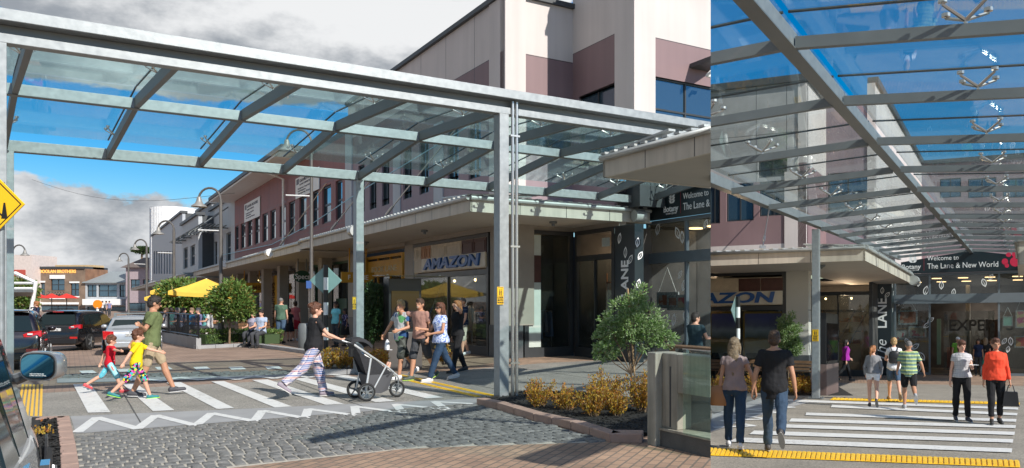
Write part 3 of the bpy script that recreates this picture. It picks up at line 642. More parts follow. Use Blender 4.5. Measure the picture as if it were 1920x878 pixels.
# ground floor: shopfronts under the awning
mb = MB(SA.w); 
for (a, b) in ((8.7, 9.78), (16.3, 17.2), (23.6, 24.6)): mb.box(4.4, 4.9, a, b, .95, 4.3)
mb.box(4.4, 4.9, 9.78, 24.6, 3.72, 4.3); mb.box(4.9, 5.3, 8.7, 9.0, .95, 4.3)
mb.build('ground_floor_wall', M_FDK, bA)
for (a, b) in ((8.68, 9.8), (16.28, 17.2), (23.6, 24.6)): mb = MB(SA.w); mb.box(4.37, 4.93, a, b, 0, .95); mb.build('plinth', M_TILE, bA)
def shopfront(w, label, name, a0, a1, z1, nm=3, head=.0, parent=None, depth=3.2, sign_z=None, fm=M_DARK, lamps=3, door=None, gm=None, backm=None):
    t = parent or thing(name, label, 'shop front', w.T((a0+a1)/2, 0, 0))
    mb = MB()
    w.box(mb, a0, a0+.14, -.1, .03, 0, z1); w.box(mb, a1-.14, a1, -.1, .03, 0, z1); w.box(mb, a0+.14, a1-.14, -.1, .03, 0, .28); w.box(mb, a0+.14, a1-.14, -.1, .03, z1-.12, z1)
    zt = sign_z or z1-.12
    if sign_z: w.box(mb, a0+.14, a1-.14, -.1, .02, sign_z-.16, sign_z)
    for i in range(1, nm): s = a0+(a1-a0)*i/nm; w.box(mb, s-.03, s+.03, -.09, .0, .28, zt-.01)
    mb.build('shop_frame', fm, t, fix=False)
    g = MB(); w.box(g, a0+.14, a1-.14, -.06, -.045, .28, zt); g.build('shop_window', gm or GL_SHOP, t, fix=False)
    i = MB(); w.box(i, a0+.02, a1-.02, -depth, -depth+.05, .02, z1); w.box(i, a0+.02, a0+.06, -depth, -.11, .02, z1); w.box(i, a1-.06, a1-.02, -depth, -.11, .02, z1)
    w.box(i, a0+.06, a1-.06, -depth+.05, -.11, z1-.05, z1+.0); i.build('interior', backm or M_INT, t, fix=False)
    f = MB(); w.box(f, a0+.06, a1-.06, -depth+.05, -.11, .02, .06); f.build('interior_floor', M_INTF, t, fix=False)
    for k in range(lamps):
        s = a0+.5+(a1-a0-1)*(k+.5)/max(1, lamps); l = MB(); c = w.T(s, -1.0, zt-.25); l.ball(c, .05, 8, 5); l.build('spotlight', M_LAMP, t, fix=False)
    return t
shA = shopfront(W1, 'dark framed shopfront with old timber panels and blue AMAZON letters behind the walking family', 'shopfront', 9.85, 16.25, 3.7, 2, sign_z=2.62)
def amazon(w, t, a0, a1, z0, z1, out=.03, right=1):
    """timber collage over the window with the blue slanted letters"""
    L = a1-a0; mb = MB(); w.box(mb, a0, a1, 0, out, z0, z1); mb.build('sign_backing', M_PTIM, t, fix=False)
    spans = [(0, .12, M_PTIM), (.12, .27, M_OTIM), (.27, .70, M_PTIM), (.70, 1, M_DTIM)]
    for f0, f1, m in spans:
        f0, f1 = 1-f1, 1-f0                             # s grows away from the corner: mirror
        mb = MB(); n = 2
        for i in range(n):
            s0 = a0+L*(f0+(f1-f0)*i/n)+.03; s1 = a0+L*(f0+(f1-f0)*(i+1)/n)-.03; zt = z1-.06; zb = z0+(z1-z0)*.52
            w.box(mb, s0-.02, s1+.02, out, out+.02, zb-.03, zt+.03)
            for (p, q, r, u) in ((s0+.05, s1-.05, zb+.03, zb+.05), (s0+.05, s1-.05, zt-.07, zt-.05), (s0+.05, s0+.07, zb+.05, zt-.07), (s1-.07, s1-.05, zb+.05, zt-.07)): w.box(mb, p, q, out+.02, out+.035, r, u)
        mb.build('timber_panel', m, t, fix=False)
    mb = MB(); w.box(mb, a0+.02, a0+L*.86, out, out+.05, z0+.03, z0+(z1-z0)*.5); mb.build('letter_board', mat('cream_letter_board', (.62, .56, .46), .6), t, fix=False)
    xd = Vector(w.T(a0, 0, 0))-Vector(w.T(a1, 0, 0)); o = w.T(a0+L*.80, out+.09, z0+(z1-z0)*.10)
    text('AMAZON', o, xd, (0, 0, 1), (z1-z0)*.52, M_BLUE, t, ext=.035, off=.018, shear=.15, sx=(L*.72)/((z1-z0)*.52*4.25))
amazon(W1, shA, 9.95, 16.1, 2.66, 3.60)
# goods inside the shop windows
M_CLOTH = [mat('clothes_'+n, c, .8) for n, c in (('blue', (.10, .16, .28)), ('white', (.6, .6, .58)), ('black', (.02, .02, .02)), ('tan', (.35, .2, .1)), ('red', (.3, .05, .04)), ('grey', (.2, .2, .21)))]
M_WARM = mat('lit_shelf', (.42, .2, .1), .6, var=.2)
def rack(st, u, v, L, along, label, h=1.5, group='clothes rails in the shop windows'):
    t = thing('clothes_rail', label, 'clothes rail', st.w(u, v, .06), group=group); rnd = random.Random(label)
    D = (lambda s: (u+s, v)) if along == 'u' else (lambda s: (u, v+s))
    mb = MB(); a, b = D(-L/2), D(L/2)
    for q in (a, b): mb.tube([st.w(*q, .06), st.w(*q, h)], .015, 6)
    mb.tube([st.w(*a, h), st.w(*b, h)], .015, 6); mb.build('rail', M_SS, t, fix=False)
    n = int(L/.16)
    for i in range(n):
        s = -L/2+L*(i+.5)/n; g = MB(st.w); w = .05; q = D(s); du, dv = (w, .2) if along == 'u' else (.2, w); ln = rnd.uniform(.6, .95)
        x, y = q; g.add([(x-du*.5, y-dv*.7, h-.06), (x+du*.5, y-dv*.7, h-.06), (x+du*.5, y+dv*.7, h-.06), (x-du*.5, y+dv*.7, h-.06), (x-du, y-dv, h-ln), (x+du, y-dv, h-ln), (x+du, y+dv, h-ln), (x-du, y+dv, h-ln), (x-du*.3, y-dv*.15, h+.0), (x+du*.3, y-dv*.15, h), (x+du*.3, y+dv*.15, h), (x-du*.3, y+dv*.15, h)],
                   [(0, 4, 5, 1), (1, 5, 6, 2), (2, 6, 7, 3), (3, 7, 4, 0), (4, 7, 6, 5), (0, 1, 9, 8), (1, 2, 10, 9), (2, 3, 11, 10), (3, 0, 8, 11), (8, 9, 10, 11)])
        g.build('garment', rnd.choice(M_CLOTH), t)
    return t
def shelves(st, u0, u1, v0, v1, zs, label, m=M_WARM):
    t = thing('display_shelf', label, 'shelf', st.w((u0+u1)/2, (v0+v1)/2, .06)); rnd = random.Random(label)
    mb = MB(st.w)
    for z in zs: mb.box(u0, u1, v0, v1, z, z+.03)
    for (a, b) in ((u0, v0), (u1-.03, v0), (u0, v1-.03), (u1-.03, v1-.03)): mb.box(a, a+.03, b, b+.03, .06, max(zs)+.3)
    mb.build('shelf_frame', m, t, fix=False)
    for z in zs:
        for k in range(4):
            a = u0+(u1-u0)*rnd.uniform(.1, .75); b = v0+(v1-v0)*(k+.2)/4; g = MB(st.w); hh = rnd.uniform(.08, .22); g.box(a, a+.12, b, b+(v1-v0)*.16, z+.03, z+.03+hh); g.build('stock', rnd.choice(M_CLOTH), t, fix=False)
    return t
lampin(shA, SA.w(5.4, 13, 3.0), 90)
rack(SA, 5.4, 11.6, 1.6, 'v', 'clothes rail behind the AMAZON window, nearer the steel column'); rack(SA, 5.5, 14.3, 1.5, 'v', 'clothes rail behind the AMAZON window, nearer the kiosk')
# second shop: glass corner between the pillar and the black pier
u2 = W2.s_(1080); W2s = Wall(SA, 'v', 8.75)
sh2 = shopfront(W2s, 'dark glazed corner shop full of clothes beside the black sign pier', 'corner_shopfront', 5.0, 6.66, 3.74, 1, lamps=2, depth=3.4)
mb = MB(); W2s.box(mb, 5.15, 5.55, -.03, .0, .3, 2.2); mb.build('pale_panel', mat('pale_green_panel', (.45, .5, .46), .6), sh2, fix=False)
mb = MB(); W2s.box(mb, 5.15, 5.55, -.03, .0, 2.2, 3.0); mb.build('dark_red_panel', M_DTIM, sh2, fix=False)
mb = MB(); W2s.box(mb, 5.15, 5.55, -.03, .0, 3.0, 3.6); mb.build('pale_panel', MATS['pale_green_panel'], sh2, fix=False)
W3s = Wall(SA, 'u', 6.66); vL1 = W3s.s_(1153)
sh3 = shopfront(W3s, 'dark glass shop door bay between the clothes window and the black pier', 'shop_entrance', vL1, 8.62, 3.74, 2, sign_z=3.0, lamps=2, depth=3.0)
mb = MB(); W3s.box(mb, vL1+.2, vL1+.6, .035, .045, 3.2, 3.45); mb.build('exit_light', mat('pale_sign_plate', (.35, .4, .38), .5), sh3)
lampin(sh2, SA.w(5.9, 10.2, 2.9), 110, r=.08); lampin(sh3, SA.w(8.2, 7.8, 3.0), 30)
rack(SA, 5.9, 9.7, 1.1, 'u', 'rail of trousers behind the clothes window near the pale panel', 1.35)
shelves(SA, 7.5, 7.9, 6.9, 8.2, (1.2, 1.7, 2.2), 'warm lit timber shelves inside the dark glass door bay')
shelves(SA, 5.8, 6.5, 10.6, 11.0, (1.5, 1.95, 2.4), 'warm lit shelves above the trousers in the clothes window')
# black pier with vertical lettering and leaf outlines
def leaf(mb, c, xd, zd, L, ang, w=.32, solid=False):
    xd, zd, c = Vector(xd).normalized(), Vector(zd).normalized(), Vector(c); n = 14; o = []; i_ = []
    for k in range(n):
        t = 2*math.pi*k/n; a = L/2*math.cos(t); b = L*w*math.sin(t)*(1-.25*math.cos(t)**2)
        if k in (0, n//2): a *= 1.15
        for lst, f in ((o, 1), (i_, .70)):
            x, y = a*f, b*f*.92; lst.append(tuple(c+xd*(x*math.cos(ang)-y*math.sin(ang))+zd*(x*math.sin(ang)+y*math.cos(ang))))
    if solid: mb.add(o, [tuple(range(n))])
    else:
        mb.add(o+i_, [(k, (k+1) % n, (k+1) % n+n, k+n) for k in range(n)])
        p = [tuple(c+xd*(a*math.cos(ang)-b*math.sin(ang))+zd*(a*math.sin(ang)+b*math.cos(ang))) for a, b in ((-L*.3, -.012), (L*.3, -.004), (L*.3, .004), (-L*.3, .012))]; mb.quad(*p)
def pier(st, u0, v0, v1, u1, ztop, label, zb, size, thez, script=True):
    t = thing('sign_pier', label, 'sign pier', st.w((u0+u1)/2, (v0+v1)/2, 0))
    mb = MB(st.w); mb.box(u0, u1, v0, v1, 0, ztop); mb.build('pier_body', M_SIGNBLK, t, bevel=.01)
    wl = Wall(st, 'u', u0); cvx = (v0+v1)/2
    xd = Vector((0, 0, 1)); zd = Vector(st.w(u0, v1, 1))-Vector(st.w(u0, v0, 1))     # letters climb, tops point left
    text('LANE', wl.T(cvx-size*.36, .006, zb), xd, zd, size, M_TXTW, t, off=.012, ext=.004, sx=.9)
    text('The', wl.T(cvx-size*.36, .006, thez), xd, zd, size*1.1, M_TXTW, t, off=-.004, ext=.004, shear=.35, sx=.95, name='script_lettering')
    mb = MB(); sdv = Vector(st.w(u0, v0, 1))-Vector(st.w(u0, v1, 1))
    def lf1(*q): m1 = MB(); leaf(m1, *q); m1.build('leaf_outline', M_TXTW, t, fix=False)
    for (f, z, a) in ((.75, ztop-.35, 1.3), (.45, ztop-.75, 1.5), (.2, ztop-.95, .9)): lf1(wl.T(v0+(v1-v0)*f, .008, z), sdv, (0, 0, 1), .28, a)
    w2 = Wall(st, 'v', v0); ud = Vector(st.w(u1, v0, 1))-Vector(st.w(u0, v0, 1))
    for (f, z, a) in ((.3, ztop-.5, 1.4), (.6, ztop-.85, 1.0), (.4, ztop-1.6, 1.3)): lf1(w2.T(u0+(u1-u0)*f, .008, z), ud, (0, 0, 1), .24, a)
    return t
W5 = Wall(SA, 'u', 6.5); vl0, vl1 = W5.s_(1190), W5.s_(1153)
pier(SA, 6.5, vl0, vl1, 6.80, 3.72, 'black pier with white vertical LANE lettering, behind the small silvery tree', 1.75, .46, .5)
# entrance with the Welcome board
def entrance(st, uE, v0, v1, vr, label, zb0, zb1, zh0, zh1, zs0, zs1, mull, doors, peak=0, full=True):
    w = Wall(st, 'u', uE); t = thing('glazed_entrance', label, 'entrance', st.w(uE, (v0+v1)/2, 0))
    mb = MB(); w.box(mb, v0, v1, -.12, .04, zh0, zh1); w.box(mb, v0, v1, -.12, .0, zs0-.10, zs0-.003)
    for v in mull: w.box(mb, v-.04, v+.04, -.1, .0, 0, zh0); w.box(mb, v-.04, v+.04, -.1, .0, zh1, zs0-.1)
    w.box(mb, v0, v1, -.1, .01, .0, .12) if not doors else [w.box(mb, a, b, -.1, .01, .0, .12) for a, b in doors]
    mb.build('entrance_frame', mat('blue_grey_frame', (.15, .18, .205), .45, metal=.2, var=.05), t, fix=False)
    g = MB(); w.box(g, v0, v1, -.06, -.045, zh1, zs0-.1)
    gl = [(a, b) for a, b in doors] if doors else [(v0, v1)]
    for a, b in gl: w.box(g, a, b, -.06, -.045, .12, zh0)
    g.build('glazing', GL_SHOP, t, fix=False)
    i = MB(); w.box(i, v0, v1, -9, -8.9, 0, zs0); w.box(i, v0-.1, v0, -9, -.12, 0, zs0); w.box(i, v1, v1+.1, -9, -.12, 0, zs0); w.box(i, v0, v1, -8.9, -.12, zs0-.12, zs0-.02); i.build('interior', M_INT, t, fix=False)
    f = MB(); w.box(f, v0, v1, -8.9, -.1, .015, .03); f.build('interior_floor', M_INTF, t, fix=False)
    l = MB()
    for k in range(5):
        for j in (1.5, 4): c = w.T(v0+(v1-v0)*(k+.5)/5, -j, zs0-.16); l.lathe([(.02, 0), (.22, 0), (.22, .03), (.02, .03)], c, 12)
    l.build('ceiling_light', mat('ceiling_lamp', (1, .8, .55), .5, var=0, emit=(1, .62, .30), es=3), t, fix=False)
    b = thing('welcome_board', label.replace('glazed entrance under', 'black').split(',')[0] if False else None, None) if False else None
    return t, w
vE0, vE1 = SA.on_u(7.9, 1345), SA.on_u(7.9, 1211)
entA, WE = entrance(SA, 7.9, vE0-1.2, vE1, 0, 'glazed entrance beside the black LANE pier, with hanging pictures, left view', 0, 0, 2.72, 3.02, 3.95, 4.75,
                    [vE1-.05, SA.on_u(7.9, 1285)], None)
lampin(entA, SA.w(10, 5.2, 3.2), 55)
def board(st, uE, v0, v1, z0, z1, peak, label, tx, sc, berry=True):
    w = Wall(st, 'u', uE-.14); t = thing('welcome_board', label, 'sign', st.w(uE-.1, (v0+v1)/2, z0))
    mb = MB(w.T); vm = 3.05
    pr = [(v1, 0, z0), (v0, 0, z0), (v0, 0, z1), (vm, 0, z1+peak), (v1, 0, z1)]; mb.prism([p for p in pr], (0, -.12, 0)); mb.build('board', M_SIGNBLK, t)
    xd = Vector(w.T(v0, 0, 1))-Vector(w.T(v1, 0, 1)); S = sc
    text('Welcome to', w.T(tx, .006, z0+.58*S), xd, (0, 0, 1), .30*S, M_TXTW, t, ext=.004, sx=.88)
    text('The Lane & New World', w.T(tx, .006, z0+.20*S), xd, (0, 0, 1), .36*S, M_TXTW, t, ext=.004, sx=.84)
    text('Botany', w.T(tx+1.12*S, .006, z0+.22*S), xd, (0, 0, 1), .30*S, M_TXTW, t, ext=.004, off=.004)
    text('TOWN CENTRE', w.T(tx+.98*S, .006, z0+.12*S), xd, (0, 0, 1), .085*S, M_TXTW, t, ext=.003)
    mb = MB(); c = tx+.62*S
    for k in range(4):
        for s in (-1, 1): leaf(mb, w.T(c+s*.09*S, .008, z0+(.56+.10*k)*S), xd, (0, 0, 1), .17*S, (.6 if s < 0 else math.pi-.6)+0*k, .3, True)
    leaf(mb, w.T(c-.02, .008, z0+.98*S), xd, (0, 0, 1), .16*S, 1.4, .3, True); w.box(mb, c-.008, c+.008, .004, .008, z0+.5*S, z0+.95*S)
    mb.build('fern_emblem', M_TXTW, t, fix=False)
    mb = MB(); w.box(mb, tx+.13*S, tx+.145*S, .002, .007, z0+.12*S, z0+.98*S); mb.build('divider_line', mat('red_line', (.3, .03, .05), .5), t, fix=False)
    if berry:
        mb = MB(); bx = tx-3.45*S
        for (a, z, r1, r2) in ((.05, .72, .11, .10), (-.28, .73, .2, .17), (.20, .42, .13, .14), (-.22, .40, .22, .22), (.12, .24, .09, .10)):
            n = 16; mb.add([w.T(bx+a*S+r1*S*math.cos(2*math.pi*k/n), .006+.001*(z > .5), z0+z*S+r2*S*math.sin(2*math.pi*k/n)) for k in range(n)], [tuple(range(n))])
        mb.build('berry_emblem', mat('crimson_emblem', (.55, .015, .06), .5), t, fix=False)
    return t
board(SA, 7.9, vE0-1.2, vE1-.3, 3.95, 4.50, .45, 'black Welcome board partly cut off by the nearby awning, with white fern emblem, left view', SA.on_u(7.76, 1281), .78, berry=False)
# awnings: soffit, fascia, ribbed roof edge, gutter
def awning(st, segs, label, zt, fh=.40, dzv=0, depth=.0):
    """segs: list of (u0,v0,u1,v1, inward_u, inward_v) edges; the plate is filled by polys"""
    t = thing('awning', label, 'awning', st.w(segs[0][0], segs[0][1], zt)); Z = lambda v: zt+dzv*max(0, v-6)
    ribs = MB(); gut = MB(); 
    for (u0, v0, u1, v1, iu, iv) in segs:
        L = math.hypot(u1-u0, v1-v0); n = max(1, int(L/6)); fas = MB(st.w)
        for k in range(n):
            a, b = k/n, (k+1)/n; p = (u0+(u1-u0)*a, v0+(v1-v0)*a); q = (u0+(u1-u0)*b, v0+(v1-v0)*b); g = .004*L/max(L, 1)
            fas.add([(p[0], p[1], Z(p[1])-fh), (q[0], q[1], Z(q[1])-fh), (q[0], q[1], Z(q[1])-.10), (p[0], p[1], Z(p[1])-.10),
                     (p[0]+iu*.06, p[1]+iv*.06, Z(p[1])-fh), (q[0]+iu*.06, q[1]+iv*.06, Z(q[1])-fh), (q[0]+iu*.06, q[1]+iv*.06, Z(q[1])-.10), (p[0]+iu*.06, p[1]+iv*.06, Z(p[1])-.10)],
                    [(0, 1, 2, 3), (4, 7, 6, 5), (0, 4, 5, 1), (3, 2, 6, 7), (0, 3, 7, 4), (1, 5, 6, 2)])
        fas.build('fascia', M_FASC, t)
        js = MB(st.w); m_ = int(L/1.25)
        for k in range(1, min(m_, 40)):
            f = k/m_; x, y = u0+(u1-u0)*f, v0+(v1-v0)*f; e = .008
            dx, dy = (u1-u0)/L*e, (v1-v0)/L*e; o = -.003
            js.prism([(x-dx+iu*o, y-dy+iv*o, Z(y)-fh), (x+dx+iu*o, y+dy+iv*o, Z(y)-fh), (x+dx+iu*.01, y+dy+iv*.01, Z(y)-fh), (x-dx+iu*.01, y-dy+iv*.01, Z(y)-fh)], (0, 0, fh-.10))
        if js.v: js.build('panel_joint', M_DARK, t, fix=False)
        g = MB(); n2 = max(1, int(L/8)); pts = [(u0+(u1-u0)*i/n2-iu*.05, v0+(v1-v0)*i/n2-iv*.05) for i in range(n2+1)]
        g.tube([st.w(x, y, Z(y)-.06) for x, y in pts], .055, 8); g.build('gutter', M_TIN, t, smooth=True)
        rb = MB(st.w); m2 = int(L/.30); m2 = min(m2, 130); stp = L/m2 if m2 < 130 else .3
        for k in range(m2):
            f = (k+.3)*stp/L; x, y = u0+(u1-u0)*f, v0+(v1-v0)*f; w = .07; dx, dy = (u1-u0)/L*w, (v1-v0)/L*w
            rb.prism([(x-dx-iu*.07, y-dy-iv*.07, Z(y)), (x+dx-iu*.07, y+dy-iv*.07, Z(y)), (x+dx+iu*1.9, y+dy+iv*1.9, Z(y)+.12), (x-dx+iu*1.9, y-dy+iv*1.9, Z(y)+.12)], (0, 0, .035))
        rb.build('roof_ribs', M_TIN, t, fix=False)
    return t, Z
def plate(st, poly, Z, dz, th, name, m, t):
    mb = MB(st.w); mb.prism([(u, v, Z(v)+dz) for u, v in poly], (0, 0, th)); return mb.build(name, m, t)
AU, AV = 2.2, 6.25
awA, ZA = awning(SA, [(AU, AV, AU, 24, 1, 0), (AU, AV, 7.7, AV, 0, 1)], 'beige street awning wrapping the corner above the AMAZON shop, left view', 4.26)
plate(SA, [(AU+.06, AV+.06), (7.8, AV+.06), (7.8, 8.8), (4.5, 8.8), (4.5, 24), (AU+.06, 24)], ZA, -.385, .05, 'soffit', M_SOFF, awA)
plate(SA, [(AU-.02, AV-.02), (7.8, AV-.02), (7.8, 8.8), (4.45, 8.8), (4.45, 24), (AU-.02, 24)], ZA, -.06, .05, 'roof_sheet', M_TIN, awA)
for (u, v) in ((3.4, 7.2), (5.2, 7.4), (3.2, 12), (3.2, 18)):
    mb = MB(); mb.lathe([(.0, 0), (.11, 0), (.11, -.05), (.05, -.06), (.045, -.13), (.0, -.13)], SA.w(u, v, 3.87), 12); mb.build('soffit_light', M_STEELD, awA, smooth=True)
for a, b, r in (((7.0, 6.05, 4.02), (7.35, 6.05, 4.02), .17), ((AU-.1, 15.5, 4.05), (AU-.1, 15.9, 4.05), .2)): mb = MB(); mb.tube([SA.w(*a), SA.w(*b)], r, 14); mb.build('rainwater_head', M_TIN, awA, smooth=True)
awR, ZR = awning(SA, [(2.0, -.05, 2.0, -5.2, 1, 0), (2.0, -.05, 7.7, -.05, 0, -1)], 'low beige awning with ribbed roof reaching in beside the Welcome board, left view', 4.28)
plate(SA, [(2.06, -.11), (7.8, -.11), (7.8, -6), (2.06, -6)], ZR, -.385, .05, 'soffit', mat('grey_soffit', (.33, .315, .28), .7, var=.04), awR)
plate(SA, [(1.98, -.03), (7.8, -.03), (7.8, -6), (1.98, -6)], ZR, -.06, .05, 'roof_sheet', M_TIN, awR)
# stays from the wall down to the awning
def stay(st, a, b, label, r=.022):
    t = thing('awning_stay', label, 'steel rod', b, group='thin steel rods holding up the awning'); A, B = Vector(a), Vector(b); mb = MB(); mb.tube([A, B], r, 6); mb.build('rod', M_SS, t, smooth=True)
    mb = MB(); d = (A-B).normalized(); mb.tube([B+d*.5, B+d*.9], r*2.2, 8); mb.build('turnbuckle', M_SS, t, smooth=True)
    mb = MB(); mb.box(B.x-.09, B.x+.09, B.y-.09, B.y+.09, B.z-.03, B.z+.06); mb.build('foot_bracket', M_SS, t)
for v, lb in ((20.9, 'nearest the steel column'), (30.5, 'in front of the red wall by the lamp pole'), (14.0, 'below the glass canopy')): stay(SA, SA.w(4.4, v-2.2, 7.4), SA.w(AU+.5, v+1.0, 4.25-.012*max(0, v-24)), 'thin steel stay rod '+lb)
# blue-white wire along the wall
mb = MB(); mb.tube([SA.w(4.2, 10, 7.1), SA.w(4.2, 22, 6.3), SA.w(4.2, 30, 5.6), SA.w(4.2, 40, 5.1), SA.w(4.2, 62, 5.4)], .022, 5); o = mb.build('cable', mat('pale_blue_cable', (.35, .6, .7), .5), loc=SA.w(4.2, 10, 7.1)); tag(o, 'pale blue cable looping along the upper wall of the shops', 'cable')

# red building
RB = thing('shop_building', 'dusty red clad upper storey with tall narrow windows and overhanging white soffit', 'building', SA.w(4.4, 25.3, 0))
v0, v1 = 24.9, W1.s_(440); zt = 9.2; hl = []
zw1 = W1.z(W1.s_(604), 352); zw0 = W1.z(W1.s_(604), 421)
for a, b in ((70, 92), (105, 135), (148, 178), (193, 225), (243, 278), (293, 328), (352, 390), (410, 450), (477, 522), (558, 598), (622, 678), (707, 750)):
    s0, s1 = W1.s_(420+b*.296), W1.s_(420+a*.296); hl.append((s0, s1, zw0, zw1))
W1.wall('wall', M_RED, RB, v0, v1, 4.2, zt, hl, d=.2)
for h in hl: W1.window(RB, h, 1, 2, M_DARK, M_WINB, d=.14, fw=.09)
joints(W1, RB, [(a[0]+b[1])/2 for a, b in zip(hl, hl[1:])], 4.3, zt, (zw1+.15, zw0-.2), v0, v1)
mb = MB(SA.w); mb.box(2.9, 4.42, 30.8, v1+1.5, zt+.02, zt+.12); mb.build('soffit', M_WP, RB)
mb = MB(SA.w); mb.box(2.8, 10, 30.7, v1+1.6, zt+.12, zt+.34); mb.box(4.4, 10, 24.9, 30.7, zt, zt+.3); mb.build('roof', M_SLATE, RB)
mb = MB(); mb.tube([SA.w(3.0, 37.2, zt-.1), SA.w(4.25, 37.2, zt-.5), SA.w(4.25, 37.2, 4.3)], .07, 8); mb.build('downpipe', M_WP, RB, smooth=True)
mb = MB(SA.w); mb.box(4.42, 10, 24.95, v1, 4.2, 4.4); mb.box(4.6, 10, v1-.3, v1, 0, zt); mb.build('floor_slab', M_SOFF, RB)
for v in (28.8, 33.6, 38.4, 43.2, 48, 52.8): mb = MB(SA.w); mb.box(4.3, 4.8, v, v+.7, 0, 4.2); mb.build('ground_floor_pillar', M_FDK, RB)
M_BANNER = mat('white_banner', (.75, .75, .73), .6, var=.02); M_NAVY = mat('dark_print', (.10, .09, .10), .5, var=0)
def banner(px0, px1, y0, y1, label):
    w = Wall(SA, 'u', 4.34); a, b, z0, z1 = w.rect(px0, px1, y0, y1); t = thing('banner', label, 'sign', w.T((a+b)/2, 0, z0))
    mb = MB(); w.box(mb, a, b, -.03, 0, z0, z1); mb.build('board', M_BANNER, t); xd = Vector(w.T(a, 0, 1))-Vector(w.T(b, 0, 1)); L = b-a; H = z1-z0
    text('DAVID ROOKE', w.T(b-L*.2, .01, z1-H*.28), xd, (0, 0, 1), H*.2, M_NAVY, t, sx=L*.76/(H*.2*7.4)); text('LAW OFFICE', w.T(b-L*.2, .01, z1-H*.43), xd, (0, 0, 1), H*.11, M_NAVY, t, sx=L*.5/(H*.11*6.5))
    for k, s in enumerate(('Family Law  Legal Aid', 'Civil Litigation', 'Conveyancing  Property')): text(s, w.T(b-L*.12, .01, z1-H*(.60+.12*k)), xd, (0, 0, 1), H*.09, M_NAVY, t, sx=L*.7/(H*.09*12))
    mb = MB(); w.box(mb, b-L*.16, b-L*.05, .002, .01, z1-H*.34, z1-H*.08); mb.build('crest', M_NAVY, t)
banner(458, 487, 384, 418, 'white DAVID ROOKE law office banner high on the red wall, farther from the glass canopy')
banner(554, 598, 336, 374, 'white DAVID ROOKE law office banner tucked up under the glass canopy')
# shops below: columbus, specs, lane
SHW = Wall(SA, 'u', 5.0)
M_GRN = mat('dark_green_shopfront', (.01, .06, .03), .5, var=.1); M_OCH = mat('ochre_sign', (.55, .28, .02), .5, var=.08)
def shop2(px0, px1, label, m, lamps=2, gm=None, zt=3.6): 
    a, b = SHW.s_(px1), SHW.s_(px0); return shopfront(SHW, label, 'shopfront', a, b, zt, 3, lamps=lamps, fm=m, depth=2.5)
shop2(686, 756, 'ochre framed shopfront between the steel column and the AMAZON shop', M_OCH)
shop2(566, 655, 'dark green optician shopfront behind the diamond road sign', M_GRN)
shop2(500, 562, 'dark doorway shopfront behind the seated shoppers', M_DARK, 0)
shop2(380, 498, 'brown cafe front behind the yellow parasols', mat('brown_frame', (.10, .055, .035), .6))
shop2(300, 378, 'far dark shopfront at the end of the street awning', M_DARK, 0)
mb = MB(SA.w); mb.box(5.0, 5.2, 24.6, 128, 3.6, 4.2); mb.box(5.02, 5.25, 60, 128, 0, 3.6); o = mb.build('shop_bulkhead', M_FDK, loc=SA.w(5, 60, 0)); tag(o, 'plain pale bulkhead wall running above the row of shops under the street awning', 'wall')
mb = MB(SA.w); mb.box(4.9, 6.9, 8.78, 9.0, 3.745, 4.4); mb.box(6.7, 6.95, 6.35, 8.78, 3.745, 4.4); mb.box(7.95, 8.2, -6, 7.4, 4.95, 5.3); mb.build('bulkhead', M_FDK, bA)
def hang_sign(px0, px1, yt, yb, label, m, words, tm, oval=False, post=True, upto=3.85, u=3.3, sz=.5, kind='u', sx=.9):
    w = Wall(SA, 'v', SA.on_u(u, px0)); a, b = w.s_(px0), w.s_(px1); z1, z0 = w.z(a, yt), w.z(a, yb); t = thing('hanging_sign', label, 'sign', w.T((a+b)/2, 0, z0))
    mb = MB()
    if oval:
        n = 24; mb.prism([w.T((a+b)/2+(b-a)/2*math.cos(2*math.pi*k/n), 0, (z0+z1)/2+(z1-z0)/2*math.sin(2*math.pi*k/n)) for k in range(n)], Vector(w.T(a, -.1, z0))-Vector(w.T(a, 0, z0)))
    else: w.box(mb, a, b, -.08, 0, z0, z1)
    mb.build('board', m, t, bevel=.01)
    text(words, w.T((a+b)/2, .006, z0+(z1-z0)*.3), Vector(w.T(b, 0, 1))-Vector(w.T(a, 0, 1)), (0, 0, 1), (z1-z0)*sz, tm, t, align='CENTER', sx=sx, off=.004)
    for f in (.25, .75):
        mb = MB(); w.box(mb, a+(b-a)*f-.025, a+(b-a)*f+.025, -.06, -.02, z1, upto); mb.build('hanger', m if not oval else M_STEELD, t)
M_BRN = mat('brown_print', (.12, .06, .02), .6)
hang_sign(444, 500, 530, 549, 'ochre hanging sign reading COLUMBUS beside the potted street tree', M_OCH, 'COLUMBUS', M_BRN, sz=.62)
hang_sign(551, 583, 507, 530, 'dark green oval hanging sign reading Specs', M_GRN, 'Specs', M_TXTW, oval=True, sz=.6, sx=.85)
hang_sign(640, 702, 510, 530, 'ochre hanging sign cut by the steel column, ending in LANE', M_OCH, 'F  LANE', M_TXTW, sz=.62)
def wall_sign(px0, px1, yt, yb, label, m, words, tm, vertical=False, sz=.5, zo=.06):
    w = Wall(SA, 'u', 5.0-zo); a, b, z0, z1 = w.rect(px0, px1, yt, yb); t = thing('wall_sign', label, 'sign', w.T((a+b)/2, 0, z0))
    mb = MB(); w.box(mb, a, b, -.05, 0, z0, z1); mb.build('board', m, t)
    xd = Vector(w.T(a, 0, 1))-Vector(w.T(b, 0, 1))
    if vertical: text(words, w.T((a+b)/2+(b-a)*.28*-1+0, .008, z0+.15), (0, 0, 1), -xd, (b-a)*.55, tm, t, sx=(z1-z0)*.86/((b-a)*.55*len(words)*.68))
    else: text(words, w.T((a+b)/2, .008, z0+(z1-z0)*.3), xd, (0, 0, 1), (z1-z0)*sz, tm, t, align='CENTER', sx=(b-a)*.8/((z1-z0)*sz*len(words)*.68))
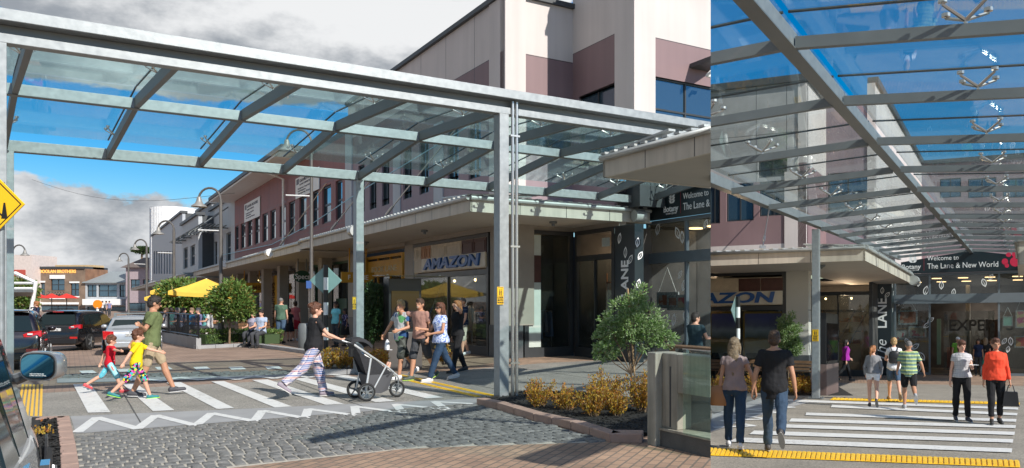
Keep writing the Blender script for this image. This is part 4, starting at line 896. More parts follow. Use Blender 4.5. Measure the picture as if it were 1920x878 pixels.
wall_sign(500, 520, 519, 612, "ochre wall panel with COLUMBUS written up its height beside a dark doorway", M_OCH, "COLUMBUS", M_BRN, True)
wall_sign(689, 754, 492, 521, 'ochre fascia reading BOOK LANE behind the black kiosk', M_OCH, 'BOOK LANE', mat('cream_print', (.6, .5, .3), .5), sz=.5)
wall_sign(630, 650, 560, 622, 'dark green poster panel beside the steel column', M_GRN, 'EYES', M_GRN)
# farther buildings of the same row
def far_block(name, label, px0, px1, ytop, m, holes=(), ybase=None, out=0, roofm=M_SLATE, cap=.25, fm=M_DARK, nx=1, nz=2):
    w = Wall(SA, 'u', 4.4-out); a, b = w.s_(px1), w.s_(px0); z1 = w.z(b, ytop); t = thing(name, label, 'building', w.T(a, 0, 0)); hl = []
    for (x0, x1, yt, yb) in holes: hl.append(w.rect(x0, x1, yt, yb))
    hl = [(p, q, max(r, 4.3), min(s, z1-.2)) for p, q, r, s in hl]
    w.wall('wall', m, t, a, b, 4.1, z1, hl, d=.25)
    for h in hl: w.window(t, h, nx, nz, fm, M_WIN, d=.2, fw=.12)
    mb = MB(); w.box(mb, a-.15, b+.15, -.5, .2, z1, z1+cap); w.box(mb, a-.01, a+.35, -5, -.3, 4.1, z1-.01); mb.build('roof_edge', roofm, t); return t, w, a, b, z1
far_block('shop_building', 'pale grey block with tall dark windows and white pilasters next to the red wall', 395, 440, 397, M_GREYW, [(401, 407, 455, 505), (412, 418, 447, 500), (424, 433, 438, 492)])
t, w, a, b, z1 = far_block('shop_building', 'pale grey block with a square bay and blue corner windows beyond the steel sunshade', 341, 372, 424, M_GREYW, [(344, 352, 466, 505), (357, 366, 462, 500)], out=1.2)
far_block('shop_building', 'low grey recessed block between the bay and the pilasters', 370, 397, 400, mat('mid_grey_cladding', (.30, .31, .33), .6), [(374, 380, 455, 503), (386, 393, 450, 500)])
M_STRIP = mat('ribbed_grey_cladding', (.36, .38, .41), .5)
t, w, a, b, z1 = far_block('shop_building', 'grey ribbed building with narrow slot windows below the white drum tower', 285, 342, 444, M_STRIP, [(x, x+2.6, 472, 514) for x in (288, 292.5, 297, 301.5, 307, 312, 317, 322)], nz=1)
vd = SA.on_u(7.9, 325); mb = MB(); c = SA.xy(7.9, vd); zb = z1-.6; r = 3.3; zt = SA.z(7.9, vd, 391)
prof = [(r, 4), (r, zt), (r-.25, zt), (r-.25, zt-.3), (.1, zt-.3)]; mb.lathe(prof, (c[0], c[1], 0), 56); o = mb.build('drum_tower', mat('white_ribbed_drum', (.72, .73, .74), .5), loc=(c[0], c[1], 0), smooth=True); tag(o, 'white round ribbed drum tower rising above the grey shops', 'tower')
mb = MB()
for k in range(56):
    a_ = 2*math.pi*k/56; mb.tube([(c[0]+r*math.cos(a_), c[1]+r*math.sin(a_), 5), (c[0]+r*math.cos(a_), c[1]+r*math.sin(a_), zt-.1)], .05, 4)
mb.build('drum_rib', MATS['white_ribbed_drum'], o, fix=False)
# sunshade of steel blades
w = Wall(SA, 'u', 4.4); a, b = w.s_(433), w.s_(358); zz_ = w.z(w.s_(433), 424)
t = thing('sunshade', 'projecting louvred steel sunshade above the grey shop windows', 'sunshade', w.T(a, 0, zz_)); mb = MB()
for k in range(7): w.box(mb, a, b, .3+k*.26, .42+k*.26, zz_+.02*k, zz_+.06+.02*k)
mb.build('louvre', M_STEELD, t, fix=False); mb = MB()
for k in range(6): s = a+(b-a)*(k+.3)/6; w.box(mb, s, s+.12, 0, 2.1, zz_-.12, zz_-.02); mb.tube([w.T(s, 0, zz_+1.6), w.T(s, 1.9, zz_)], .05, 5)
mb.build('bracket', M_STEELD, t, fix=False)
awF, ZF = awning(SA, [(AU, 24, AU, 60, 1, 0)], 'long beige awning in front of the red building', 4.26-.0, dzv=-.004)
plate(SA, [(AU+.06, 24), (5.0, 24), (5.0, 60), (AU+.06, 60)], ZF, -.385, .05, 'soffit', M_SOFF, awF); plate(SA, [(AU-.02, 24), (4.45, 24), (4.45, 60), (AU-.02, 60)], ZF, -.06, .05, 'roof_sheet', M_TIN, awF)
awG, ZG = awning(SA, [(1.6, 60, 1.6, 128, 1, 0)], 'farthest stretch of beige awning beyond the parasols', 4.1, dzv=-.004)
plate(SA, [(1.66, 60), (5.0, 60), (5.0, 128), (1.66, 128)], ZG, -.385, .05, 'soffit', M_SOFF, awG)
for v, l in ((29.5, 'over the optician'), (43.5, 'above the COLUMBUS sign')):
    mb = MB(); mb.tube([SA.w(AU-.12, v, 4.0), SA.w(AU-.12, v+.5, 4.0)], .2, 12); mb.build('rainwater_head', M_WP, awF, smooth=True)
# street end
SD = Site((0, 135), (0, 1), (-1, 0), 0); WD = Wall(SD, 'u', 0)
M_BRICK = brickmat('brown_brick', (.26, .13, .07), (.21, .105, .06), (.2, .14, .1), .9, .3, 0, msize=.02)
def end_block(name, label, px0, px1, ytop, ybot, m, holes, c=0, trim=None, d=.3):
    w = Wall(SD, 'u', c); a, b, z0, z1 = w.rect(px0, px1, ytop, ybot); t = thing(name, label, 'building', w.T((a+b)/2, 0, 0)); hl = [w.rect(*h) for h in holes]
    w.wall('wall', m, t, a, b, max(z0, 0), z1, hl, d=d, thick=6)
    for h in hl: w.window(t, h, 2, 2, M_DARK, M_WINB, d=.25, fw=.12)
    return t, w, a, b, z0, z1
t, w, a, b, z0, z1 = end_block('pub_building', 'brown brick building with DOOLAN BROTHERS lettering at the far end of the street', 60, 160, 504, 590, M_BRICK, [(69, 84, 531, 554), (95, 121, 523, 545), (132, 148, 531, 555), (67, 147, 573, 592)])
mb = MB()
for (x0, x1, y0, y1) in ((94, 122, 516, 523), (94, 122, 555, 561), (68, 85, 527, 530), (131, 149, 528, 531), (68, 85, 555, 557), (131, 149, 555.5, 558), (67, 148, 567, 571)):
    r = w.rect(x0, x1, y0, y1); w.box(mb, r[0], r[1], 0, .15, r[2], r[3])
mb.build('pale_trim', M_WP, t, fix=False); mb = MB(); w.box(mb, a, b, -6, .25, z1, z1+.35); mb.build('roof_edge', M_SLATE, t)
r = w.rect(92, 124, 547, 554); mb = MB(); w.box(mb, r[0], r[1], .1, .5, r[2], r[2]+.08); w.box(mb, r[0], r[1], .42, .48, r[3]-.08, r[3])
for k in range(6): s = r[0]+(r[1]-r[0])*k/6; e = (r[1]-r[0])/6; mb.tube([w.T(s, .45, r[2]), w.T(s+e, .45, r[3])], .05, 4); mb.tube([w.T(s+e, .45, r[2]), w.T(s, .45, r[3])], .05, 4)
mb.build('balcony_rail', M_DARK, t, fix=False)
text('DOOLAN BROTHERS', w.T(w.s_(108), .02, w.z(0, 512)), Vector((1, 0, 0)), (0, 0, 1), .78, mat('lit_orange_letters', (.9, .45, .12), .5, var=0, emit=(1, .4, .08), es=.35), t, align='CENTER', off=.02, ext=.05, sx=.83)
mb = MB()
r = w.rect(88, 160, 496, 504); w.box(mb, r[0], r[1], -5, -2, r[2], r[3]); mb.build('roof_screen', mat('ochre_roof_screen', (.5, .36, .2), .6), t)
t, w, a, b, z0, z1 = end_block('cafe_building', 'grey roofed building with a long row of dark windows next to the brick pub', 160, 236, 531, 590, M_GREYW, [(163, 181, 534, 557), (184, 219, 534, 557), (224, 234, 534, 557), (163, 236, 575, 592)])
mb = MB(w.T); zr = w.z(0, 508); mb.add([(a-.3, .4, z1), (b+.3, .4, z1), (b+.3, -7, zr), (a-.3, -7, zr), (a-.3, .4, z1+.15), (b+.3, .4, z1+.15), (b+.3, -7, zr+.15), (a-.3, -7, zr+.15)], [(0,3,2,1),(4,5,6,7),(0,1,5,4),(1,2,6,5),(2,3,7,6),(3,0,4,7)]); mb.build('roof', mat('grey_metal_roof', (.25, .28, .29), .5), t)
mb = MB(); w.box(mb, a, b, -9, -7.2, 0, zr); mb.build('rear_wall', M_GREYW, t); 
mb = MB(); r = w.rect(163, 236, 561, 572); w.box(mb, r[0], r[1], .02, 1.2, r[2], r[3]); mb.build('canopy_fascia', M_WP, t)
t, w, a, b, z0, z1 = end_block('gabled_house', 'mauve rendered house with a brown hipped roof left of the grey ribbed building', 236, 290, 502, 590, mat('pale_mauve_render', (.36, .29, .31), .7), [(244, 262, 524, 545), (268, 284, 524, 545), (240, 286, 568, 592)], c=-3)
mb = MB(w.T); zr = w.z(0, 481); L = b-a; mb.add([(a-.6, .6, z1), (b+.6, .6, z1), (b+.6, -8, z1), (a-.6, -8, z1), (a+L*.3, -3.5, zr), (b-L*.2, -3.5, zr)], [(0, 1, 5, 4), (1, 2, 5), (2, 3, 4, 5), (3, 0, 4), (0, 3, 2, 1)]); mb.build('roof', mat('brown_tile_roof', (.13, .10, .09), .7), t)
t, w, a, b, z0, z1 = end_block('shop_building', 'cream and red rendered building behind the white market shade at far left', 10, 60, 478, 590, mat('pink_cream_render', (.58, .5, .46), .7), [(12, 55, 575, 592)], c=-2)
mb = MB(); r = w.rect(12, 48, 506, 518); w.box(mb, r[0], r[1], 0, .1, r[2], r[3]); mb.build('red_band', mat('brick_red_band', (.4, .07, .05), .6), t)
# background wall left of the street, so the row carries on behind the columns
t, w, a, b, z0, z1 = end_block('shop_building', 'plain pale building behind the leftmost steel column', -260, 8, 500, 590, M_CREAM, [(-200, -150, 530, 550)], c=-1)
NOW[0] = 'B'
# ------------------------------------------------------------ buildings, right-hand site
bB = thing('corner_building', 'shade-greyed cream and maroon panelled building seen through the glass roof beside the Welcome entrance', 'building', SB.w(8, 8.3, 0))
V1 = Wall(SB, 'u', 8.0); vc = V1.s_(1512); vend = V1.s_(1329); zt = V1.z(vc, 152)
hl = [V1.rect(1362, 1413, 338, 416), V1.rect(1424, 1478, 338, 406), V1.rect(1329, 1350, 338, 420), V1.rect(1422, 1476, 292, 326)]
hl = [h for h in hl]; zb = V1.z(vc, 470); zc = V1.z(vc, 455); zm = V1.z(vc, 335)
hl[3] = (hl[3][0], hl[3][1], zm+.15, V1.z(vc, 292))
V1.wall('wall', M_CREAM, bB, vc, vend, 4.6, zc); V1.wall('wall', M_MAROON, bB, vc, vend, zc, zm, hl[:3]); V1.wall('wall', mat('shaded_cream_panel', (.36, .35, .35), .6), bB, vc, vend, zm, zt, hl[3:])  # upper band: cream panel greyed, the face's shade put into its colour
for h in hl[:3]: V1.window(bB, h, 2, 1, M_DARK, M_WINB)
V1.window(bB, hl[3], 2, 1, M_DARK, M_WIN)
mb = MB(); V1.box(mb, vc-.01, vc+.8, -.02, .05, 4.6, zm+.3); mb.build('corner_panel', M_CREAM, bB)
joints(V1, bB, (V1.s_(1418), V1.s_(1475)), zm, zt, (V1.z(vc, 245),), vc, vend)
V2 = Wall(SB, 'v', vc); u2b = V2.s_(1549); V2.wall('wall', M_CREAM, bB, 7.95, u2b, zm+.6, zt-.01); V2.wall('wall', M_MAROON, bB, 7.95, u2b, 4.6, zm+.6)
V3 = Wall(SB, 'u', u2b); v3b = V3.s_(1641); h = V3.rect(1552, 1628, 326, 400); V3.wall('wall', M_MAUVE, bB, v3b, vc, 4.6, zt, [h]); V3.window(bB, h, 2, 2, M_DARK, M_WINB)
V4 = Wall(SB, 'v', v3b); u4 = V4.s_(1728); zt4 = V4.z(V4.s_(1664), 196)
V4.wall('wall', M_CREAM, bB, u2b-.05, u4, 4.6, zt4); joints(V4, bB, (V4.s_(1672),), 5, zt4, (), 0, 0)
V5 = Wall(SB, 'u', u4); v5 = V5.s_(1960); hl = [V5.rect(x0, x1, 336, 372) for x0, x1 in ((1762, 1802), (1815, 1868), (1880, 1930))]
V5.wall('wall', M_MAUVE, bB, v5, v3b, 5.2, V5.z(v3b, 310), hl)
for h in hl: V5.window(bB, h, 2, 1, M_DARK, M_WINB)
mb = MB(SB.w); mb.box(7.85, 8.3, vc-.12, vend, zt, zt+.25); mb.box(8.3, u2b+.3, vc-.12, vc+.3, zt, zt+.25); mb.box(u2b, u4+.3, v3b-.12, v3b+.3, zt4, zt4+.25); mb.box(u4-.1, u4+.3, v5, v3b-.12, V5.z(v3b, 310), V5.z(v3b, 310)+.25); mb.build('roof_edge', M_SLATE, bB)
mb = MB(SB.w); mb.box(8.3, 20, vc+.3, vend, zt-.6, zt-.3); mb.build('roof', M_SLATE, bB)
# ground floor
V6 = Wall(SB, 'u', 7.1); vp0, vp1 = V6.s_(1516), V6.s_(1474); vk = V6.s_(1329)
mb = MB(); V6.box(mb, vp0, vp1, -.4, 0, .9, 4.5); V6.box(mb, vp0, vk, -.4, -.02, 4.1, 4.5); mb.build('ground_floor_wall', M_SOFF, bB)
mb = MB(); V6.box(mb, vp0-.02, vp1+.0, -.4, .03, 0, 1.05); mb.build('plinth', M_TILE, bB)
zsg0, zsg1 = V6.z(vp1, 573), V6.z(vp1, 519)
shB = shopfront(V6, 'dark framed shopfront with landscape posters and AMAZON letters behind the couple', 'shopfront', vp1, vk+3.5, zsg1+.2, 2, sign_z=zsg0, lamps=2)
amazon(V6, shB, vp1+.1, vp1+5.6, zsg0+.03, zsg1)
lampin(shB, SB.w(8.6, vp1+3, 3.2), 70)
# posters in the windows: painted landscape, purple sky over pale grass
mp = mat('landscape_poster', (.3, .3, .4), .5, var=0); nt = mp.node_tree; b = bsdf(mp)
tcn = N(nt, 'ShaderNodeTexCoord'); s = N(nt, 'ShaderNodeSeparateXYZ'); nt.links.new(tcn.outputs['Object'], s.inputs[0])
nz = N(nt, 'ShaderNodeTexNoise'); nz.inputs['Scale'].default_value = 2.2; nz.inputs['Detail'].default_value = 6; nt.links.new(tcn.outputs['Object'], nz.inputs[0])
v_ = mth(nt, 'ADD', mth(nt, 'MULTIPLY', s.outputs[2], .62), mth(nt, 'MULTIPLY', nz.outputs[0], .28)); rp = N(nt, 'ShaderNodeValToRGB'); nt.links.new(v_, rp.inputs[0])
e = rp.color_ramp.elements; e[0].position = .12; e[0].color = (.32, .30, .24, 1); e[1].position = .95; e[1].color = (.16, .14, .42, 1)
for p, c in ((.30, (.38, .27, .08, 1)), (.45, (.28, .19, .05, 1)), (.5, (.25, .28, .30, 1)), (.66, (.55, .57, .62, 1)), (.78, (.25, .25, .42, 1))): q = e.new(p); q.color = c
nt.links.new(rp.outputs[0], b.inputs['Base Color'])
for x0, x1, l in ((1392, 1462, 'nearer the cream pillar'), (1329, 1381, 'farther from the cream pillar')):
    a_, b_, z0, z1 = V6.rect(x0, x1, 588, 662); c = V6.T((a_+b_)/2, -.3, z0); mb = MB(); V6.box(mb, a_, b_, -.33, -.3, z0, z1); o = mb.build('poster', mp, loc=c); tag(o, 'landscape poster of purple sky over pale grass, '+l, 'poster', 'landscape posters in the AMAZON window')
    mb = MB(); V6.box(mb, a_-.06, b_+.06, -.3, -.27, z1, z1+.08); V6.box(mb, a_-.06, a_, -.3, -.27, z0-.1, z1); V6.box(mb, b_, b_+.06, -.3, -.27, z0-.1, z1); mb.build('poster_frame', M_OCH, o)
# recess between pillar and pier
V7 = Wall(SB, 'v', 8.3); V8 = Wall(SB, 'u', 14.0); vq0, vq1 = V8.s_(1636), V8.s_(1540)
sh = shopfront(V8, 'dark glazed shop bay with bottles and red lamps behind the woman in purple', 'shop_entrance', vq0, vq1+2.2, 4.3, 3, sign_z=3.7, lamps=3, depth=5)
lampin(sh, SB.w(16.5, vq0+1.6, 3.4), 160)
shelves(SB, 14.9, 15.3, vq0+.6, vq0+2.4, (1.4, 1.9, 2.4), 'warm shelves of bottles inside the dark bay behind the purple jumper')
mb = MB(SB.w); mb.box(7.5, 14.0, vq1+2.2, vq1+2.5, 0, 4.5); mb.build('side_wall', M_SOFF, bB)
# pier
V9 = Wall(SB, 'u', 15.6); a_, b_ = V9.s_(1671), V9.s_(1634)
pier(SB, 15.6, a_, b_, 16.6, 4.55, 'tall black pier reading The LANE up its height beside the Welcome entrance', 2.1, .62, .55)
# entrance
VE = Wall(SB, 'u', 17.0); e0, e1 = VE.s_(1935), VE.s_(1676)
entB, VE = entrance(SB, 17.0, e0, e1, 0, 'wide glazed entrance with sliding doors and a window of hanging pictures under the Welcome board', 0, 0, 3.24, 3.66, 4.62, 5.3, [VE.s_(1743), VE.s_(1873), e1-.05], [(VE.s_(1743), e1), (e0, VE.s_(1873))])
board(SB, 17.0, e0-.3, VE.s_(1690), 4.62, 5.15, .42, 'wide black board reading Welcome to The Lane & New World with a crimson berry emblem', VE.s_(1739), .98)
# things seen through the doors: lettering on the inner glass, inner screens
mb = MB(); VE.box(mb, VE.s_(1860), VE.s_(1755), -4.1, -4.0, .1, 3.0); g = mb.build('inner_screen', GL_SHOP, entB)
text('EXPERTS', VE.T(VE.s_(1765), -3.9, 2.05), Vector(VE.T(0, 0, 1))-Vector(VE.T(1, 0, 1)), (0, 0, 1), .75, mat('grey_window_text', (.10, .10, .10), .5), entB, ext=.004, off=.015)
mb = MB(); VE.box(mb, VE.s_(1808), VE.s_(1800), -5, -4.2, .05, 4.3); mb.build('inner_pillar', M_SOFF, entB)
mb = MB(); VE.box(mb, VE.s_(1755), VE.s_(1747), -2.6, -2.5, .4, 2.6); mb.build('tall_poster', mat('teal_ochre_poster', (.2, .3, .2), .5), entB)
for (ss, zz, c) in ((1770, 1.2, (.45, .12, .06)), (1835, 1.6, (.4, .25, .15)), (1850, 2.6, (.15, .1, .09))):
    mb = MB(); s = VE.s_(ss); VE.box(mb, s-.35, s+.35, -6.6, -6.2, .1, zz); mb.build('counter', mat('counter_%d' % ss, c, .6), entB)
lampin(entB, VE.T(VE.s_(1840), -7.5, 2.4), 90, (1, .85, .7), .15)
# hanging pictures
rnd = random.Random(11)
def picture(w, px0, px1, y0, y1, label, c1, c2, strings=True, off=-.09, group='framed pictures hung in the entrance windows', zmax=None):
    a, b, z0, z1 = w.rect(px0, px1, y0, y1); t = thing('hanging_picture', label, 'picture', w.T((a+b)/2, off, z0), group=group); fw = (b-a)*.09
    mb = MB(); w.box(mb, a+fw, b-fw, off-.02, off, z0+fw, z1-fw); m = mat('print_'+label[:18], c1, .5, var=0); nt = m.node_tree
    n = N(nt, 'ShaderNodeTexVoronoi'); n.inputs['Scale'].default_value = 5; nt.links.new(posn(nt), n.inputs[0]); sep = N(nt, 'ShaderNodeSeparateColor'); nt.links.new(n.outputs['Color'], sep.inputs[0])
    rr = smooth(nt, sep.outputs[0], .45, .6); nt.links.new(colmix(nt, rr, c1, c2), bsdf(m).inputs['Base Color']); mb.build('print', m, t)
    mb = MB()
    for (p, q, r, s) in ((a, a+fw, z0, z1), (b-fw, b, z0, z1), (a+fw, b-fw, z0, z0+fw), (a+fw, b-fw, z1-fw, z1)): w.box(mb, p, q, off-.03, off+.01, r, s)
    mb.build('picture_frame', mat('speckled_frame', (.42, .44, .44), .6, var=.6, scale=30), t, fix=False)
    if strings:
        mb = MB(); zt = zmax or z1+(z1-z0)*.9
        for s in (a+fw, b-fw): mb.tube([w.T(s, off, z1), w.T((a+b)/2, off, zt)], .009, 4)
        mb.build('string', M_WP, t, fix=False)
picture(VE, 1684, 1720, 582, 609, 'speckle framed picture of shoes on red boards, largest by the pier', (.45, .14, .07), (.55, .42, .35))
picture(VE, 1703, 1736, 612, 633, 'grey framed picture of a red and blue toy scene beside the pier', (.5, .38, .25), (.5, .05, .08), False)
picture(VE, 1680, 1699, 620, 637, 'small pale picture with red figures beside the pier', (.65, .6, .55), (.45, .03, .06), False)
picture(VE, 1880, 1899, 593, 612, 'small pale green seascape picture in the window right of the doors', (.35, .6, .5), (.6, .7, .6))
picture(VE, 1904, 1930, 582, 615, 'speckle framed pink starburst picture at the right edge', (.55, .15, .25), (.6, .5, .3))
picture(VE, 1902, 1930, 630, 652, 'red framed food picture low at the right edge', (.5, .03, .03), (.6, .3, .1), False)
mb = MB(); xdv = Vector(VE.T(0, 0, 1))-Vector(VE.T(1, 0, 1))
for x, y in ((1722, 530), (1736, 545), (1765, 535), (1788, 548), (1845, 530), (1858, 520), (1700, 640), (1716, 650), (1728, 668), (1722, 690), (1745, 600), (1738, 610), (1883, 640), (1890, 655), (1880, 668), (1886, 690), (1895, 640), (1712, 675)):
    s = VE.s_(x); mb = MB(); leaf(mb, VE.T(s, -.02, VE.z(s, y)), xdv, (0, 0, 1), rnd.uniform(.28, .42), rnd.uniform(.6, 2.2)); mb.build('leaf_outline', M_TXTW, entB, fix=False)
NOW[0] = 'A'
# pictures of the left-hand entrance
picture(WE, 1227, 1267, 548, 578, 'speckle framed picture of shoes behind the silvery tree, left view', (.45, .14, .07), (.55, .42, .35), zmax=2.6)
picture(WE, 1246, 1283, 553+0, 582, 'grey framed picture of fruit and a red toy, left view', (.5, .38, .25), (.5, .05, .08), False)
mb = MB(); xdv = Vector(WE.T(0, 0, 1))-Vector(WE.T(1, 0, 1))
for x, y in ((1269, 437), (1278, 445), (1322, 420), (1274, 515), (1281, 535), (1284, 590), (1287, 600), (1252, 595), (1262, 600), (1232, 430)):
    s = WE.s_(x); mb = MB(); leaf(mb, WE.T(s, -.02, WE.z(s, y)), xdv, (0, 0, 1), rnd.uniform(.2, .34), rnd.uniform(.8, 2.0)); mb.build('leaf_outline', M_TXTW, entA, fix=False)
NOW[0] = 'B'
# awnings of this site
ub, vb = 3.6, SB.on_u(3.6, 1622)
zt = SB.z(ub, vb, 461)
awB, ZB = awning(SB, [(ub, vb, ub, SB.on_u(ub, 1329), 1, 0), (ub, vb, 15.5, vb, 0, 1)], 'beige awning above the couple with a ribbed roof edge, right view', zt, fh=.46)
plate(SB, [(ub+.06, vb+.06), (15.5, vb+.06), (15.5, 8), (8.0, 8.4), (8.0, SB.on_u(ub, 1329)+1), (ub+.06, SB.on_u(ub, 1329)+1)], ZB, -.44, .05, 'soffit', M_SOFF, awB)
plate(SB, [(ub-.02, vb-.02), (15.5, vb-.02), (15.5, 8), (8.0, 8.4), (8.0, SB.on_u(ub, 1329)+1), (ub-.02, SB.on_u(ub, 1329)+1)], ZB, -.06, .05, 'roof_sheet', M_TIN, awB)
mb = MB(); mb.lathe([(0, 0), (.12, 0), (.12, -.06), (.06, -.08), (0, -.14)], SB.w(4.9, 7.0, zt-.44), 12); mb.build('soffit_camera', M_STEELD, awB, smooth=True)
mb = MB(); mb.tube([SB.w(14.8, vb-.15, zt-.35), SB.w(15.4, vb-.15, zt-.35)], .22, 14); mb.build('rainwater_head', M_TIN, awB, smooth=True)
stay(SB, SB.w(8, SB.on_u(8, 1445), 6.9), SB.w(ub+.6, SB.on_u(ub, 1420), zt+.15), 'thin steel stay rod rising from the ribbed awning near the second window')
vr = SB.on_u(9, 1908)
awS, ZS_ = awning(SB, [(9.0, vr, 15.8, vr, 0, -1), (9.0, vr, 9.0, vr-3, 1, 0)], 'slice of beige awning at the right edge beside the crimson emblem', SB.z(9, vr, 448), fh=.9)
plate(SB, [(9.06, vr-.06), (15.8, vr-.06), (15.8, vr-4), (9.06, vr-4)], ZS_, -.8, .05, 'soffit', M_SOFF, awS)
NOW[0] = 'A'
# ------------------------------------------------------------ cloth materials with their own patterns (object space)
def ocoord(nt): return N(nt, 'ShaderNodeTexCoord').outputs['Object']
def cloth(name, c, rough=.85, var=.1): return mat('cloth_'+name, c, rough, var=var, scale=7, bump=.5, bscale=16, coords='obj', spec=.2)
def cloth_stripe(name, c1, c2, per, duty=.5, c3=None, axis=2):
    m = cloth(name, c1); nt = m.node_tree; s = N(nt, 'ShaderNodeSeparateXYZ'); nt.links.new(ocoord(nt), s.inputs[0])
    f = mth(nt, 'FRACT', mth(nt, 'MULTIPLY', s.outputs[axis], 1/per)); k = mth(nt, 'GREATER_THAN', f, duty); col = colmix(nt, k, c1, c2)
    if c3: f2 = mth(nt, 'FRACT', mth(nt, 'ADD', mth(nt, 'MULTIPLY', s.outputs[axis], 1/per), .27)); col = colmix(nt, mth(nt, 'GREATER_THAN', f2, .82), col, c3)
    nt.links.new(col, bsdf(m).inputs['Base Color']); return m
def cloth_spots(name, cols, sc, rnd=1):
    m = cloth(name, cols[0]); nt = m.node_tree; v = N(nt, 'ShaderNodeTexVoronoi'); v.inputs['Scale'].default_value = sc; v.inputs['Randomness'].default_value = rnd; nt.links.new(ocoord(nt), v.inputs[0])
    s = N(nt, 'ShaderNodeSeparateColor'); nt.links.new(v.outputs['Color'], s.inputs[0]); r = N(nt, 'ShaderNodeValToRGB'); r.color_ramp.interpolation = 'CONSTANT'; nt.links.new(s.outputs[0], r.inputs[0])
    e = r.color_ramp.elements; n = len(cols); e[0].position = 0; e[0].color = cols[0]+(1,); e[1].position = 1/n; e[1].color = cols[1]+(1,)
    for i in range(2, n): q = e.new(i/n); q.color = cols[i]+(1,)
    nt.links.new(r.outputs[0], bsdf(m).inputs['Base Color']); return m
def cloth_plaid(name, base, cols, sc):
    m = cloth(name, base); nt = m.node_tree; mp = N(nt, 'ShaderNodeMapping'); nt.links.new(ocoord(nt), mp.inputs[0]); col = base+(1,)
    nz = N(nt, 'ShaderNodeTexNoise'); nz.inputs['Scale'].default_value = 3; nt.links.new(ocoord(nt), nz.inputs[0])
    s = N(nt, 'ShaderNodeSeparateXYZ'); nt.links.new(ocoord(nt), s.inputs[0]); out = None
    for k, (c, ax, per, du, ph) in enumerate(cols):
        a = mth(nt, 'ADD', s.outputs[ax], mth(nt, 'MULTIPLY', s.outputs[1], .4)) if ax != 2 else s.outputs[2]
        f = mth(nt, 'FRACT', mth(nt, 'ADD', mth(nt, 'MULTIPLY', a, sc/per), mth(nt, 'ADD', mth(nt, 'MULTIPLY', nz.outputs[0], .9), ph))); g = mth(nt, 'MULTIPLY', mth(nt, 'LESS_THAN', f, du), .75)
        out = colmix(nt, g, out if out is not None else base, c)
    nt.links.new(out, bsdf(m).inputs['Base Color']); return m
M_HAIR = {k: mat('hair_'+k, c, .55, var=.3, scale=30, bump=.8, bscale=60, coords='obj') for k, c in dict(brown=(.06, .03, .015), dark=(.02, .013, .01), blond=(.42, .27, .12), ginger=(.30, .12, .04), grey=(.16, .15, .145), auburn=(.10, .035, .015), ash=(.22, .15, .09)).items()}
M_SK = {k: mat('skin_'+k, c, .5, var=.05, scale=6, coords='obj') for k, c in dict(fair=(.60, .33, .23), tan=(.45, .23, .14), pale=(.66, .40, .30), brown=(.22, .11, .065)).items()}
M_LENS = mat('sunglass_lens', (.01, .01, .012), .08, var=0); M_LIP = mat('lips', (.35, .08, .07), .5, var=0); M_EYE = mat('eye_dark', (.03, .02, .015), .3, var=0); M_TOOTH = mat('teeth', (.7, .68, .6), .4, var=0)
# ------------------------------------------------------------ body builder
def capsule(mb, p0, p1, r0, r1, n=10, flat=1.0):
    p0, p1 = Vector(p0), Vector(p1); d = p1-p0; L = max(d.length, 1e-4); t = d/L
    ts = [(-.92, .38), (-.6, .8), (0, 1)], [(0, 1), (.6, .8), (.92, .38)]
    pts = [p0+t*(a*r0) for a, b in ts[0]]+[p1+t*(a*r1) for a, b in ts[1]]; rs = [b*r0 for a, b in ts[0]]+[b*r1 for a, b in ts[1]]
    mb.tube(pts, rs, n)
def remesh(mb, voxel, name, m, parent, smooth_it=4, wrinkle=0, seed=0, wscale=9):
    me = bpy.data.meshes.new('tmp'); me.from_pydata(mb.v, [], mb.f); bm = bmesh.new(); bm.from_mesh(me); bmesh.ops.recalc_face_normals(bm, faces=bm.faces); bm.to_mesh(me); bm.free()
    o = bpy.data.objects.new('tmp', me); COL.objects.link(o)
    md = o.modifiers.new('r', 'REMESH'); md.mode = 'VOXEL'; md.voxel_size = voxel; md.use_smooth_shade = True
    if smooth_it: s = o.modifiers.new('s', 'SMOOTH'); s.factor = .5; s.iterations = smooth_it
    out = eval_mesh(o); bpy.data.objects.remove(o); bpy.data.meshes.remove(me); out.name = name
    if wrinkle:
        nn = [v.normal.copy() for v in out.vertices]
        for v, n in zip(out.vertices, nn):
            q = v.co*wscale; q.z *= .7; v.co += n*(mnoise.noise(q+Vector((seed, 0, 0)))*wrinkle + mnoise.noise(q*2.3+Vector((0, seed, 0)))*wrinkle*.4)
    out.materials.clear(); out.materials.append(m); out.polygons.foreach_set('use_smooth', [True]*len(out.polygons))
    ob = bpy.data.objects.new(name, out); ob.parent = parent; COL.objects.link(ob); return ob
def ik(a, b, l1, l2, hint):
    a, b = Vector(a), Vector(b); d = b-a; L = min(d.length, (l1+l2)*.995); t = d.normalized(); b = a+t*L
    c = (l1*l1-l2*l2+L*L)/(2*L); h = math.sqrt(max(l1*l1-c*c, 0)); hn = Vector(hint); hn = (hn-t*hn.dot(t)).normalized()
    return a+t*c+hn*h, b
